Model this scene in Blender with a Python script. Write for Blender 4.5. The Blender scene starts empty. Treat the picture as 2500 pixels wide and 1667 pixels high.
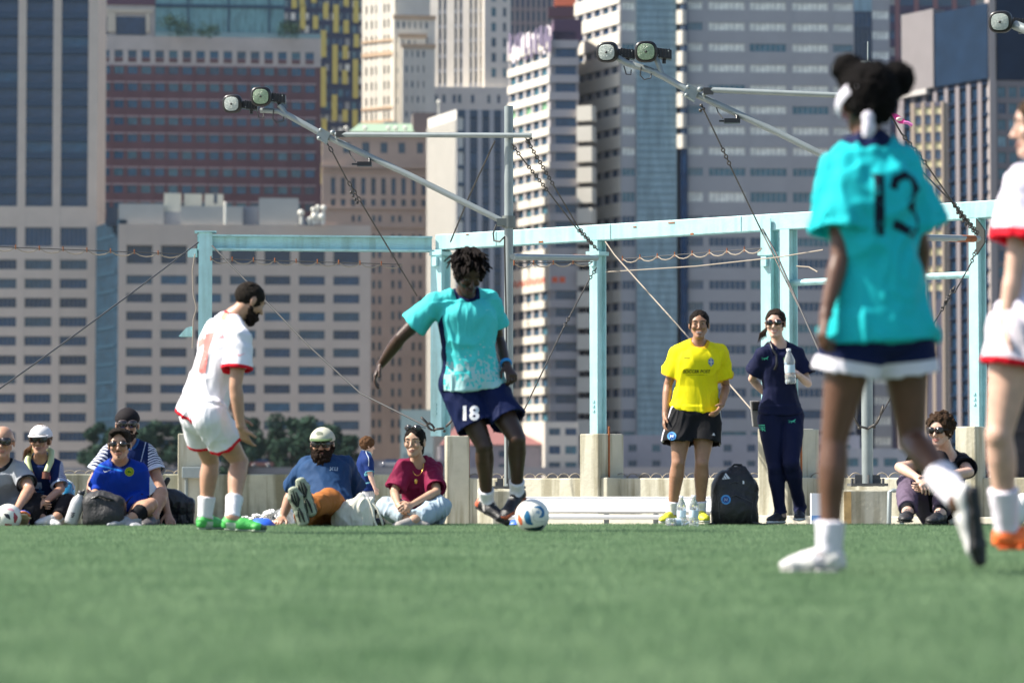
import bpy, bmesh, math, random
import numpy as np
from mathutils import Vector, Matrix
from mathutils.bvhtree import BVHTree
random.seed(7); RNG = np.random.default_rng(7)
R = math.radians
scene = bpy.context.scene
C = scene.collection

# ------------------------------------------------------------------ camera
FPX = 7300.0                     # focal length in pixels of the 2500 px wide photograph
TH = math.atan(346.5 / FPX)      # upward pitch
CAMZ = 0.32
cam = bpy.data.cameras.new("camera"); camo = bpy.data.objects.new("camera", cam); C.objects.link(camo)
camo.location = (0, 0, CAMZ); camo.rotation_euler = (math.pi / 2 + TH, 0, 0)
cam.sensor_width = 36.0; cam.lens = FPX / 2500 * 36
cam.clip_start = 0.1; cam.clip_end = 6000
cam.dof.use_dof = True; cam.dof.focus_distance = 27.5; cam.dof.aperture_fstop = 2.7
scene.camera = camo

# ------------------------------------------------------------------ light
SUN_EL = 47.0; SUN_AZ = -92.0    # azimuth from +Y (view direction), negative = to the left
sv = Vector((math.sin(R(SUN_AZ)) * math.cos(R(SUN_EL)), math.cos(R(SUN_AZ)) * math.cos(R(SUN_EL)), math.sin(R(SUN_EL))))
w = bpy.data.worlds.new("World"); scene.world = w; w.use_nodes = True
nt = w.node_tree; nt.nodes.clear()
out = nt.nodes.new("ShaderNodeOutputWorld"); bg = nt.nodes.new("ShaderNodeBackground"); sky = nt.nodes.new("ShaderNodeTexSky")
sky.sky_type = 'NISHITA'; sky.sun_disc = False; sky.sun_elevation = R(SUN_EL); sky.sun_rotation = R(SUN_AZ)
sky.air_density = 1.0; sky.dust_density = 1.5; sky.ozone_density = 1.0
bg.inputs[1].default_value = 0.10
nt.links.new(sky.outputs[0], bg.inputs[0]); nt.links.new(bg.outputs[0], out.inputs[0])
sl = bpy.data.lights.new("sun", 'SUN'); so = bpy.data.objects.new("sun", sl); C.objects.link(so)
sl.energy = 5.0; sl.angle = R(0.53); sl.color = (1.0, 0.93, 0.82)
so.rotation_euler = sv.to_track_quat('Z', 'Y').to_euler()
scene.view_settings.view_transform = 'Standard'; scene.view_settings.look = 'None'
scene.view_settings.exposure = 1.04; scene.view_settings.gamma = 1
scene.cycles.max_bounces = 6; scene.cycles.transparent_max_bounces = 8
scene.cycles.use_denoising = True

# ------------------------------------------------------------------ photo pixel -> place
def raydir(px, py):
    cx = (px - 1250.0) / FPX; cy = (833.5 - py) / FPX
    c, s = math.cos(TH), math.sin(TH)
    d = np.array([cx, c - s * cy, s + c * cy]); return d / d[1]
CAMP = np.array([0, 0, CAMZ])
def P(px, py, Y): return CAMP + raydir(px, py) * Y
def PZ(px, py, z):
    d = raydir(px, py); return CAMP + d * ((z - CAMZ) / d[2])
class Plane:                     # a vertical plane through a point; u runs to the right
    def __init__(s, px, Y, ang):
        s.o = P(px, 1180, Y); s.o[2] = 0
        s.u = np.array([math.cos(R(ang)), math.sin(R(ang)), 0.0]); s.n = np.array([math.sin(R(ang)), -math.cos(R(ang)), 0.0])
    def uz(s, px, py):
        d = raydir(px, py); t = np.dot(s.o - CAMP, s.n) / np.dot(d, s.n); p = CAMP + d * t
        return float(np.dot(p - s.o, s.u)), float(p[2])
    def U(s, px, py): return s.uz(px, py)[0]
    def Z(s, py, px): return s.uz(px, py)[1]
    def pt(s, u, z, dn=0.0): return s.o + s.u * u + s.n * dn + np.array([0, 0, z])

# ------------------------------------------------------------------ objects
def tag(o, label=None, cat=None, group=None, kind=None):
    if label: o['label'] = label
    if cat: o['category'] = cat
    if group: o['group'] = group
    if kind: o['kind'] = kind
    return o
def thing(name, label, cat, loc=(0, 0, 0), group=None):
    o = bpy.data.objects.new(name, None); C.objects.link(o); o.location = [float(v) for v in loc]; o.empty_display_size = 0.2
    return tag(o, label, cat, group)
def link(name, me, parent=None, origin=None):
    o = bpy.data.objects.new(name, me); C.objects.link(o)
    if parent is not None:
        o.parent = parent
    return o
def wloc(o):
    v = np.array(o.location)
    while o.parent is not None:
        o = o.parent; v = v + np.array(o.location)
    return v
class MB:
    """collects shapes in world coordinates, then links them as one mesh object"""
    def __init__(s): s.v = []; s.f = []; s.m = []; s.sm = []
    def add(s, vs, fs, m=0, smooth=False):
        b = len(s.v); s.v += [tuple(map(float, x)) for x in vs]
        for f in fs: s.f.append([b + i for i in f]); s.m.append(m); s.sm.append(smooth)
        return s
    def hexa(s, p, m=0):        # 8 corners: bottom 0-3, top 4-7 (both same turn)
        return s.add(p, [(3, 2, 1, 0), (4, 5, 6, 7), (0, 1, 5, 4), (1, 2, 6, 5), (2, 3, 7, 6), (3, 0, 4, 7)], m)
    def obox(s, o, a, b, c, m=0):   # corner + three edge vectors
        o, a, b, c = map(np.asarray, (o, a, b, c))
        return s.hexa([o, o + a, o + a + b, o + b, o + c, o + a + c, o + a + b + c, o + b + c], m)
    def box(s, x0, x1, y0, y1, z0, z1, m=0): return s.obox((x0, y0, z0), (x1 - x0, 0, 0), (0, y1 - y0, 0), (0, 0, z1 - z0), m)
    def cbox(s, c, u, v, w_, m=0):  # centre + half vectors
        c, u, v, w_ = map(np.asarray, (c, u, v, w_)); return s.obox(c - u - v - w_, 2 * u, 2 * v, 2 * w_, m)
    def tube(s, pts, r, n=8, m=0, cap=True, closed=False):
        pts = [np.array(p, float) for p in pts]; k = len(pts)
        rs = r if hasattr(r, '__len__') else [r] * k
        rings = []; ref = None
        for i, p in enumerate(pts):
            if closed: t = pts[(i + 1) % k] - pts[i - 1]
            else: t = pts[min(i + 1, k - 1)] - pts[max(i - 1, 0)]
            t = t / (np.linalg.norm(t) + 1e-12)
            if ref is None:
                ref = np.cross(t, [0, 0, 1.0])
                if np.linalg.norm(ref) < .1: ref = np.cross(t, [1.0, 0, 0])
            a = ref - t * np.dot(ref, t); a /= np.linalg.norm(a) + 1e-12; ref = a; b = np.cross(t, a)
            rings.append([p + (a * math.cos(2 * math.pi * j / n) + b * math.sin(2 * math.pi * j / n)) * rs[i] for j in range(n)])
        vs = [v for rg in rings for v in rg]; fs = []
        for i in range(k if closed else k - 1):
            i2 = (i + 1) % k
            for j in range(n): fs.append((i * n + j, i2 * n + j, i2 * n + (j + 1) % n, i * n + (j + 1) % n))
        s.add([*vs], fs, m, True)
        if cap and not closed:
            s.add(rings[0], [tuple(range(n))], m); s.add(rings[-1], [tuple(reversed(range(n)))], m)
        return s
    def ell(s, c, r, n=12, k=8, m=0, axes=None):
        c = np.array(c, float); ax = np.eye(3) if axes is None else np.array(axes, float); vs = []; fs = []
        r = r if hasattr(r, '__len__') else (r, r, r)
        for i in range(k + 1):
            th = math.pi * i / k
            for j in range(n):
                ph = 2 * math.pi * j / n
                q = (r[0] * math.sin(th) * math.cos(ph), r[1] * math.sin(th) * math.sin(ph), r[2] * math.cos(th))
                vs.append(c + ax[0] * q[0] + ax[1] * q[1] + ax[2] * q[2])
        for i in range(k):
            for j in range(n): fs.append((i * n + j, (i + 1) * n + j, (i + 1) * n + (j + 1) % n, i * n + (j + 1) % n))
        return s.add(vs, fs, m, True)
    def lathe(s, c, prof, n=16, m=0, axis=None):
        c = np.array(c, float); w_ = np.array([0, 0, 1.0]) if axis is None else np.array(axis, float) / np.linalg.norm(axis)
        a = np.cross(w_, [0, 1.0, 0.05]); a /= np.linalg.norm(a); b = np.cross(w_, a); vs = []; fs = []
        for (r_, z) in prof:
            for j in range(n): vs.append(c + w_ * z + (a * math.cos(2 * math.pi * j / n) + b * math.sin(2 * math.pi * j / n)) * r_)
        for i in range(len(prof) - 1):
            for j in range(n): fs.append((i * n + j, i * n + (j + 1) % n, (i + 1) * n + (j + 1) % n, (i + 1) * n + j))
        return s.add(vs, fs, m, True)
    def build(s, name, mats, parent=None, bevel=0.0):
        me = bpy.data.meshes.new(name)
        off = wloc(parent) if parent is not None else np.zeros(3)
        vs = np.array(s.v) ; org = np.zeros(3)
        if parent is None:
            org = np.array([vs[:, 0].mean(), vs[:, 1].mean(), vs[:, 2].min()])
        me.from_pydata([tuple(x) for x in (vs - off - org)], [], s.f)
        for mt in (mats if isinstance(mats, (list, tuple)) else [mats]): me.materials.append(mt)
        me.polygons.foreach_set('material_index', s.m); me.polygons.foreach_set('use_smooth', s.sm)
        me.update()
        o = link(name, me, parent)
        if parent is None: o.location = org
        if bevel:
            b = o.modifiers.new('bevel', 'BEVEL'); b.width = bevel; b.segments = 2; b.limit_method = 'ANGLE'
        return o

# ------------------------------------------------------------------ materials
_mc = {}
def mat(name, col, rough=.7, metal=0.0, noise=0.0, nscale=5.0, bump=0.0, bscale=40.0, spec=.5, streak=0.0, emit=None, trans=0.0, col2=None, sss=0.0, masks=(), coat=0.0, sheen=0.0, stretch=None):
    if name in _mc: return _mc[name]
    m = bpy.data.materials.new(name); m.use_nodes = True; n = m.node_tree; b = n.nodes['Principled BSDF']
    b.inputs['Roughness'].default_value = rough; b.inputs['Metallic'].default_value = metal
    b.inputs['Specular IOR Level'].default_value = spec
    if trans: b.inputs['Transmission Weight'].default_value = trans
    if coat: b.inputs['Coat Weight'].default_value = coat
    if sheen: b.inputs['Sheen Weight'].default_value = sheen
    if sss:
        b.inputs['Subsurface Weight'].default_value = sss; b.inputs['Subsurface Radius'].default_value = (.012, .005, .003); b.inputs['Subsurface Scale'].default_value = 1
    c4 = (*col, 1); cur = None
    tc = n.nodes.new('ShaderNodeTexCoord')
    vec = tc.outputs['Object']
    if stretch:
        mp = n.nodes.new('ShaderNodeMapping'); mp.inputs['Scale'].default_value = stretch; n.links.new(vec, mp.inputs[0]); vec = mp.outputs[0]
    if noise or col2:
        t = n.nodes.new('ShaderNodeTexNoise'); t.inputs['Scale'].default_value = nscale; t.inputs['Detail'].default_value = 6; t.inputs['Roughness'].default_value = .65
        n.links.new(vec, t.inputs['Vector'])
        rp = n.nodes.new('ShaderNodeValToRGB'); rp.color_ramp.elements[0].position = .3; rp.color_ramp.elements[1].position = .7
        c2 = col2 or tuple(max(0, x * (1 + noise)) for x in col)
        rp.color_ramp.elements[0].color = (*(tuple(x * (1 - noise) for x in col)), 1) if not col2 else c4
        rp.color_ramp.elements[1].color = (*c2, 1)
        n.links.new(t.outputs[0], rp.inputs[0]); cur = rp.outputs[0]
    if streak:
        mp = n.nodes.new('ShaderNodeMapping'); mp.inputs['Scale'].default_value = (3.0, 3.0, .25); n.links.new(tc.outputs['Object'], mp.inputs[0])
        t = n.nodes.new('ShaderNodeTexNoise'); t.inputs['Scale'].default_value = 3.0; t.inputs['Detail'].default_value = 5; n.links.new(mp.outputs[0], t.inputs['Vector'])
        rp = n.nodes.new('ShaderNodeValToRGB'); rp.color_ramp.elements[0].position = .38; rp.color_ramp.elements[1].position = .55
        rp.color_ramp.elements[0].color = (1 - streak, 1 - streak * 1.05, 1 - streak * 1.2, 1); rp.color_ramp.elements[1].color = (1, 1, 1, 1)
        n.links.new(t.outputs[0], rp.inputs[0])
        mx = n.nodes.new('ShaderNodeMix'); mx.data_type = 'RGBA'; mx.blend_type = 'MULTIPLY'; mx.inputs[0].default_value = 1
        if cur: n.links.new(cur, mx.inputs[6])
        else: mx.inputs[6].default_value = c4
        n.links.new(rp.outputs[0], mx.inputs[7]); cur = mx.outputs[2]
    for (an, mc) in masks:
        at = n.nodes.new('ShaderNodeAttribute'); at.attribute_name = an
        mr = n.nodes.new('ShaderNodeMapRange'); mr.inputs[1].default_value = -.0006; mr.inputs[2].default_value = .0006
        n.links.new(at.outputs['Fac'], mr.inputs[0])
        mx = n.nodes.new('ShaderNodeMix'); mx.data_type = 'RGBA'; n.links.new(mr.outputs[0], mx.inputs[0])
        if cur: n.links.new(cur, mx.inputs[6])
        else: mx.inputs[6].default_value = c4
        mx.inputs[7].default_value = (*mc, 1); cur = mx.outputs[2]
    if cur: n.links.new(cur, b.inputs['Base Color'])
    else: b.inputs['Base Color'].default_value = c4
    if bump:
        t = n.nodes.new('ShaderNodeTexNoise'); t.inputs['Scale'].default_value = bscale; t.inputs['Detail'].default_value = 5
        n.links.new(vec, t.inputs['Vector'])
        bp = n.nodes.new('ShaderNodeBump'); bp.inputs['Strength'].default_value = bump; bp.inputs['Distance'].default_value = .01
        n.links.new(t.outputs[0], bp.inputs['Height']); n.links.new(bp.outputs[0], b.inputs['Normal'])
    if emit:
        b.inputs['Emission Color'].default_value = (*emit[0], 1); b.inputs['Emission Strength'].default_value = emit[1]
    _mc[name] = m; return m
HAZE = 0.00003
# ------------------------------------------------------------------ ground, water
def glass(name, col, rough=.12): return mat(name, col, rough=rough, spec=.6, noise=.34, nscale=.5)
DECK = -0.14; EDGE = 22.9
m_turf = mat('turf_base', (.05, .085, .045), .95, noise=.2, nscale=1.2, bump=.4, bscale=300)
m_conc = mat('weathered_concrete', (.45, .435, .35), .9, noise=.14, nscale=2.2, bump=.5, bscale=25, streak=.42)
m_deck = mat('deck_concrete', (.33, .32, .28), .9, noise=.2, nscale=2, bump=.3, bscale=30)
m_far = mat('far_ground', (.16, .15, .14), .9, noise=.2, nscale=.05)
MB().box(-16, 16, -3, EDGE, -.16, 0).build('turf', m_turf)['kind'] = 'structure'
MB().box(-40, 40, EDGE + .005, 33.4, -2.6, DECK).build('pier_deck', m_deck)['kind'] = 'structure'
MB().add([(-2500, 30, -2.9), (2500, 30, -2.9), (2500, 520, -2.9), (-2500, 520, -2.9)], [(0, 1, 2, 3)]).build('river', mat('water', (.03, .06, .06), .12, bump=.8, bscale=2))['kind'] = 'structure'
MB().add([(-4000, -200, -3.6), (4000, -200, -3.6), (4000, 4500, -3.6), (-4000, 4500, -3.6)], [(0, 1, 2, 3)]).build('ground', m_far)['kind'] = 'structure'
MB().box(-900, 900, 519, 1400, -3.5, -1.6).build('far_shore', m_far)['kind'] = 'structure'

def make_grass():
    N = 420000
    Yv = 4.2 + (EDGE - 4.2) * RNG.random(N) ** .85
    Xv = (RNG.random(N) * 2 - 1) * (.19 * Yv + .3)
    h = .013 + .014 * RNG.random(N); a = RNG.random(N) * math.pi * 2; wd = .003
    lean = (RNG.random((N, 2)) - .5) * .022
    v = np.zeros((N, 3, 3), np.float32)
    v[:, 0, 0] = Xv - np.cos(a) * wd; v[:, 0, 1] = Yv - np.sin(a) * wd
    v[:, 1, 0] = Xv + np.cos(a) * wd; v[:, 1, 1] = Yv + np.sin(a) * wd
    v[:, 2, 0] = Xv + lean[:, 0]; v[:, 2, 1] = np.minimum(Yv + lean[:, 1], EDGE); v[:, 2, 2] = h
    me = bpy.data.meshes.new('grass'); me.vertices.add(N * 3); me.vertices.foreach_set('co', v.ravel())
    me.loops.add(N * 3); me.loops.foreach_set('vertex_index', np.arange(N * 3, dtype=np.int32))
    me.polygons.add(N); me.polygons.foreach_set('loop_start', np.arange(0, N * 3, 3, dtype=np.int32))
    me.update(calc_edges=True)
    gm = mat('grass_blade', (.135, .235, .118), .7, col2=(.245, .355, .20), nscale=1.6, noise=.1, spec=.15); n = gm.node_tree
    pb = n.nodes['Principled BSDF']; tl = n.nodes.new('ShaderNodeBsdfTranslucent'); mx = n.nodes.new('ShaderNodeMixShader'); mx.inputs[0].default_value = .45
    n.links.new(pb.inputs['Base Color'].links[0].from_socket, tl.inputs[0]); n.links.new(pb.outputs[0], mx.inputs[1]); n.links.new(tl.outputs[0], mx.inputs[2]); n.links.new(mx.outputs[0], n.nodes['Material Output'].inputs[0])
    me.materials.append(gm)
    o = link('artificial_grass', me); tag(o, 'short artificial green turf blades covering the football pitch', 'grass', kind='stuff')
make_grass()

# ------------------------------------------------------------------ facades
_wm = {}
def window_mesh(w_, h_, mull, gm, fm, trans=None):
    key = (round(w_, 2), round(h_, 2), mull, gm.name, fm.name)
    if key in _wm: return _wm[key]
    b = MB(); b.box(0, w_, 0, .12, 0, h_, 0)
    for i in range(1, mull): b.box(w_ * i / mull - .06, w_ * i / mull + .06, -.07, 0, 0, h_, 1)
    me = bpy.data.meshes.new('window'); me.from_pydata(b.v, [], b.f); me.materials.append(gm); me.materials.append(fm)
    me.polygons.foreach_set('material_index', b.m); me.update(); _wm[key] = me; return me
def facade(B, pl, u0, u1, z0, z1, cols, rows, wm, sm, gms, fm, rec=.45, mull=3, back=18.0, pick=None, part='window', cap=100, wall=None, full=0.0):
    """piers + spandrels as the wall, every opening its own window part"""
    W = wall or MB(); g = pl
    def slab(a, b, c, d, rc=0.0, dep=None):
        if b - a < 1e-3 or d - c < 1e-3: return
        dep = rec if dep is None else dep
        W.obox(g.pt(a, c, -rc - dep), g.u * (b - a), g.n * dep, (0, 0, d - c))
    rows = sorted([r for r in rows if r[1] > z0 and r[0] < z1]); cols = sorted(cols)
    e = [u0] + [x for c in cols for x in c] + [u1]
    for i in range(0, len(e), 2): slab(e[i], e[i + 1], z0, z1)
    wmi = 1 if sm is not wm else 0
    if full:
        ez = [z0] + [x for r in rows for x in r] + [z1]
        for i in range(0, len(ez), 2):
            if ez[i + 1] - ez[i] > 1e-3: W.obox(g.pt(u0 - full * .5, ez[i], -rec), g.u * (u1 - u0 + full), g.n * (rec + full), (0, 0, ez[i + 1] - ez[i]), wmi)
    for (c0, c1) in (() if full else cols):
        ez = [z0] + [x for r in rows for x in r] + [z1]
        for i in range(0, len(ez), 2):
            a, b = ez[i], ez[i + 1]
            if b - a > 1e-3: W.obox(g.pt(c0, a, -.06 - rec), g.u * (c1 - c0), g.n * rec, (0, 0, b - a), wmi)
    W.obox(g.pt(u0 + .05, z0, -rec - .3 - back), g.u * (u1 - u0 - .1), g.n * back, (0, 0, z1 - z0 - .1))
    ang = math.atan2(g.u[1], g.u[0]); n = B.get('_n', 0); rest = MB(); off = wloc(B)
    for ri, (a, b) in enumerate(sorted(rows, reverse=True)):
        for ci, (c0, c1) in enumerate(cols):
            gm = gms[pick(ri, ci)] if pick else gms[random.randrange(len(gms))]
            if n < cap:
                o = link(part, window_mesh(c1 - c0, b - a, mull, gm, fm), B)
                o.location = g.pt(c0, a, -rec - .0) - off; o.rotation_euler = (0, 0, ang); n += 1
            else:
                rest.obox(g.pt(c0, a, -rec - .12), g.u * (c1 - c0), g.n * .12, (0, 0, b - a), gms.index(gm) if gm in gms else 0)
    B['_n'] = n
    if rest.v:
        o = rest.build(part, gms, B); o['kind'] = 'stuff'
    W.build('wall', [wm, sm] if wmi else wm, B)
def rng(start, pitch, n, wdt): return [(start + i * pitch, start + i * pitch + wdt) for i in range(n)]
def pxrows(pl, prs, px): return [(pl.Z(b, px), pl.Z(a, px)) for a, b in prs]
def pxcols(pl, pcs, py): return [(pl.U(a, py), pl.U(b, py)) for a, b in pcs]
BASE = -1.7
g_navy = glass('navy_glass', (.012, .05, .12)); g_blue = glass('blue_glass', (.02, .095, .18)); g_teal = glass('teal_glass', (.05, .14, .19))
g_pale = mat('window_with_blinds', (.80, .79, .70), .5, noise=.3, nscale=.5); g_sky = glass('bright_glass', (.22, .36, .42), .2); g_dark = glass('dark_glass', (.01, .03, .075))
g_mid = glass('slate_glass', (.032, .075, .125)); m_mull = mat('window_mullion', (.07, .1, .14), .5); m_mull_l = mat('light_mullion', (.33, .34, .33), .6)

# --- A: concrete tower at the left edge
pl = Plane(140, 600, 2.5)
A = thing('office_tower', 'tall concrete tower with dark blue glass strips between three pale piers at the left edge', 'building', pl.pt(0, BASE))
m_a = mat('sandy_concrete', (.56, .475, .40), .85, noise=.06, nscale=.3)
ca = pxcols(pl, [(-112, -131 + 86), (-25, 41), (61, 127), (147, 213)], 560)
u0, u1 = pl.U(-131, 560), pl.U(236, 560)
W = MB()
rows = pxrows(pl, [(-40 + 42.8 * i, -40 + 42.8 * i + 27) for i in range(13) if -40 + 42.8 * i + 27 < 503], 140)
za = pl.Z(504, 140)
facade(A, pl, u0, u1, za, pl.Z(-60, 140), ca, rows, m_a, mat('dark_spandrel', (.012, .045, .095), .25), [g_navy, g_blue, g_navy], m_mull, rec=.7, mull=9, cap=60)
rows = pxrows(pl, [(555, 602)] + [(634 + 46.7 * i, 658 + 46.5 * i) for i in range(12)], 140)
facade(A, pl, u0, u1, BASE, za - .01, ca, rows, m_a, m_a, [g_navy, g_dark, g_navy, g_mid], m_mull, rec=.5, mull=6, cap=100)

# --- B: red brick hotel
pl = Plane(500, 690, 5.4)
B_ = thing('brick_building', 'wide dark red brick building with grid of small windows below a grey concrete crown', 'building', pl.pt(0, BASE))
m_brick = mat('dark_red_brick', (.13, .072, .082), .9, noise=.18, nscale=.25); m_cg = mat('grey_concrete', (.46, .42, .39), .85, noise=.1, nscale=.2)
cb = pxcols(pl, [(245 + 33.35 * i - 0, 245 + 33.35 * i + 23) for i in range(-2, 16)], 300)
u0, u1 = pl.U(170, 300), pl.U(783, 300)
zc = pl.Z(161, 500)
facade(B_, pl, u0, u1, zc + .01, pl.Z(91, 500), pxcols(pl, [(246 + 33.3 * i, 267 + 33.3 * i) for i in range(-2, 16)], 140), pxrows(pl, [(125, 143)], 500), m_cg, m_cg, [g_mid, g_blue, g_teal], m_mull, rec=.5, mull=1)
rb = [(164, 183)] + [(205 + 41.4 * i, 224 + 41.4 * i) for i in range(13)]
facade(B_, pl, u0, u1, BASE, zc, cb, pxrows(pl, rb, 500), m_brick, m_brick, [g_blue, g_mid, g_blue, g_teal], m_mull, rec=.35, mull=2, cap=100)
L = MB()
for (a, b) in pxrows(pl, rb[:9], 500):
    for (c0, c1) in cb: L.obox(pl.pt(c0 - .35, b, .0), pl.u * (c1 - c0 + .7), pl.n * .12, (0, 0, .35))
L.build('lintel', mat('stone_lintel', (.36, .28, .29), .8), B_)['kind'] = 'stuff'
Bx = MB()   # brick panels under the crown windows
for (c0, c1) in pxcols(pl, [(246 + 33.3 * i, 267 + 33.3 * i) for i in range(-2, 16)], 140): Bx.obox(pl.pt(c0, pl.Z(154, 500), .0), pl.u * (c1 - c0), pl.n * .05, (0, 0, pl.Z(144, 500) - pl.Z(154, 500)))
Bx.build('brick_panel', m_brick, B_)['kind'] = 'stuff'
zt = pl.Z(91, 500) + .02
L = MB(); L.obox(pl.pt(pl.U(170, 50), zt, -9), pl.u * (pl.U(378, 50) - pl.U(170, 50)), pl.n * 8.0, (0, 0, pl.Z(-60, 500) - zt)); L.build('penthouse', m_cg, B_)
for (a, b) in ((225, 262), (283, 356)):
    L = MB(); L.obox(pl.pt(pl.U(a, 50), zt + .4, -.97), pl.u * (pl.U(b, 50) - pl.U(a, 50)), pl.n * .15, (0, 0, 4.2)); L.build('window', g_dark, B_)
L = MB(); L.obox(pl.pt(pl.U(170, 50), pl.Z(14, 500), -.9), pl.u * (pl.U(379, 50) - pl.U(170, 50)), pl.n * .2, (0, 0, 3.0)); L.build('parapet', mat('purple_brick', (.12, .07, .10), .9), B_)
L = MB()
for (a, b, c, d) in ((262, 282, 30, 80), (356, 366, 30, 80), (240, 372, 24, 33)): L.obox(pl.pt(pl.U(a, 50), pl.Z(d, 500), -.8), pl.u * (pl.U(b, 50) - pl.U(a, 50)), pl.n * .3, (0, 0, pl.Z(c, 500) - pl.Z(d, 500)))
L.build('window_frame', mat('cream_stone', (.52, .47, .38), .8), B_)
L = MB(); L.obox(pl.pt(pl.U(379, 50), zt, -9), pl.u * (pl.U(694, 50) - pl.U(379, 50)), pl.n * 8.0, (0, 0, pl.Z(-60, 500) - zt))
L.build('glass_pavilion', mat('green_glass', (.13, .28, .3), .2, noise=.35, nscale=.5, stretch=(3, 3, .6)), B_)
L = MB()
for px in (457, 556, 655): L.obox(pl.pt(pl.U(px, 50), zt, -.98), pl.u * .4, pl.n * .3, (0, 0, 14))
for py in (14, 18): L.obox(pl.pt(pl.U(379, 50), pl.Z(py, 500), -.97), pl.u * (pl.U(694, 50) - pl.U(379, 50)), pl.n * .36, (0, 0, .35))
L.build('pavilion_frame', mat('dark_blue_steel', (.02, .07, .12), .4), B_)
L = MB(); L.obox(pl.pt(pl.U(379, 86), zt, 0 - .3), pl.u * (pl.U(783, 86) - pl.U(379, 86)), pl.n * .1, (0, 0, 1.1)); L.build('balustrade', mat('pale_glass_rail', (.2, .32, .34), .2), B_)

# --- C: dark building with yellow panels
pl = Plane(800, 770, 3)
Cb = thing('panelled_building', 'dark slate building covered in scattered yellow and white vertical panels', 'building', pl.pt(0, BASE))
m_sl = mat('slate_cladding', (.022, .035, .075), .6, noise=.15, nscale=.3)
cols = pxcols(pl, [(693 + 16.6 * i, 704 + 16.6 * i) for i in range(12)], 150)
rows = pxrows(pl, [(-30 + 31 * i, -12 + 31 * i) for i in range(12)], 800)
facade(Cb, pl, pl.U(688, 150), pl.U(888, 150), BASE, pl.Z(-50, 800), cols, rows, m_sl, m_sl, [g_teal, g_pale, g_mid, g_navy, m_mull_l], m_mull_l, rec=.25, mull=2, cap=100)
m_y = mat('yellow_panel', (.50, .41, .11), .6, noise=.06, nscale=.5)
for (x, ya, yb) in ((737, -20, 18), (790, 75, 140), (739, 12, 73), (790, 165, 262), (792, 290, 378), (820, 12, 80), (818, 110, 205), (817, 232, 295), (845, -10, 16), (845, 50, 82), (843, 112, 145), (842, 172, 206), (869, 0, 56), (870, 84, 116), (868, 145, 240), (867, 268, 310), (795, 8, 46), (770, 40, 72), (718, -20, 22), (766, -12, 8), (843, 268, 298), (790, 400, 450), (752, 96, 120)):
    p = MB(); p.obox(pl.pt(pl.U(x - 6.5, 150), pl.Z(yb, 800), .02), pl.u * (pl.U(x + 6.5, 150) - pl.U(x - 6.5, 150)), pl.n * .3, (0, 0, pl.Z(ya, 800) - pl.Z(yb, 800))); p.build('yellow_panel', m_y, Cb)

# --- D: cream stepped tower
m_cream = mat('cream_limestone', (.62, .58, .50), .9, noise=.08, nscale=.15); m_tan = mat('tan_band', (.50, .36, .24), .9, noise=.1, nscale=.3)
pl = Plane(925, 720, -34)
D_ = thing('stepped_tower', 'old cream stone tower with tan bands and narrow windows, stepped on its right', 'building', pl.pt(0, BASE))
cols = pxcols(pl, [(892, 897), (905, 910), (916, 920), (936, 941), (946, 951)], 150)
rows = pxrows(pl, [(-25 + 37.5 * i, -5 + 37.5 * i) for i in range(9)], 925)
facade(D_, pl, pl.U(884, 150), pl.U(964, 150), BASE, pl.Z(-60, 925), cols, rows, m_cream, m_cream, [g_mid, g_dark, g_mid], m_mull, rec=.4, mull=1, cap=50, back=14)
for ya, yb in ((98, 104), (128, 138), (262, 268), (294, 302)):
    p = MB(); p.obox(pl.pt(pl.U(884, 150), pl.Z(yb, 925), .02), pl.u * (pl.U(964, 150) - pl.U(884, 150)), pl.n * .25, (0, 0, pl.Z(ya, 925) - pl.Z(yb, 925))); p.build('tan_band', m_tan, D_)
pl2 = Plane(1010, 716, 8)
for (a, b, top, off) in ((961, 1062, 40, 0.0), (974, 1040, 85, 2.2), (982, 1062, 110, 4.2)):
    pp = Plane(1010, 716 - off, 8)
    cols = pxcols(pp, [(a + 8 + 14 * i, a + 13 + 14 * i) for i in range(int((b - a - 14) / 14))], 200)
    rows = pxrows(pp, [(top + 14 + 37 * i, top + 30 + 37 * i) for i in range(6)], 1010)
    facade(D_, pp, pp.U(a, 200), pp.U(b, 200), BASE, pp.Z(top, 1010), cols, rows, m_cream, m_cream, [g_mid, m_mull_l], m_mull_l, rec=.3, mull=1, cap=95, back=6)
    p = MB(); p.obox(pp.pt(pp.U(a, 200) - .2, pp.Z(top + 8, 1010), .02), pp.u * (pp.U(b, 200) - pp.U(a, 200) + .4), pp.n * .3, (0, 0, 1.0)); p.build('cornice', m_tan, D_)

# --- E: striped limestone skyscraper
m_lime = mat('pale_limestone', (.60, .56, .50), .85, noise=.08, nscale=.2)
pl = Plane(1150, 800, -15)
E_ = thing('striped_skyscraper', 'tall limestone skyscraper with paired dark window stripes behind the shorter white tower', 'building', pl.pt(0, BASE))
cols = pxcols(pl, [(1070, 1078), (1082, 1090), (1109, 1116), (1121, 1129), (1146, 1153), (1158, 1165), (1172, 1176)], 120)
rows = pxrows(pl, [(-40 + 36 * i, -14 + 36 * i) for i in range(7)], 1150)
facade(E_, pl, pl.U(1050, 120), pl.U(1183, 120), pl.Z(214, 1150), pl.Z(-60, 1150), cols, rows, m_lime, mat('grey_spandrel', (.16, .18, .22), .6), [g_mid, g_navy], m_mull, rec=.8, mull=1, back=16)
pl = Plane(1215, 796, 6)
facade(E_, pl, pl.U(1182, 120), pl.U(1247, 120), pl.Z(214, 1215) + .02, pl.Z(-60, 1215), pxcols(pl, [(1200, 1211), (1228, 1236)], 120), pxrows(pl, [(-18 + 37 * i, 4 + 37 * i) for i in range(6)], 1215), m_lime, m_lime, [g_teal, g_mid], m_mull, rec=.4, mull=1)
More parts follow.
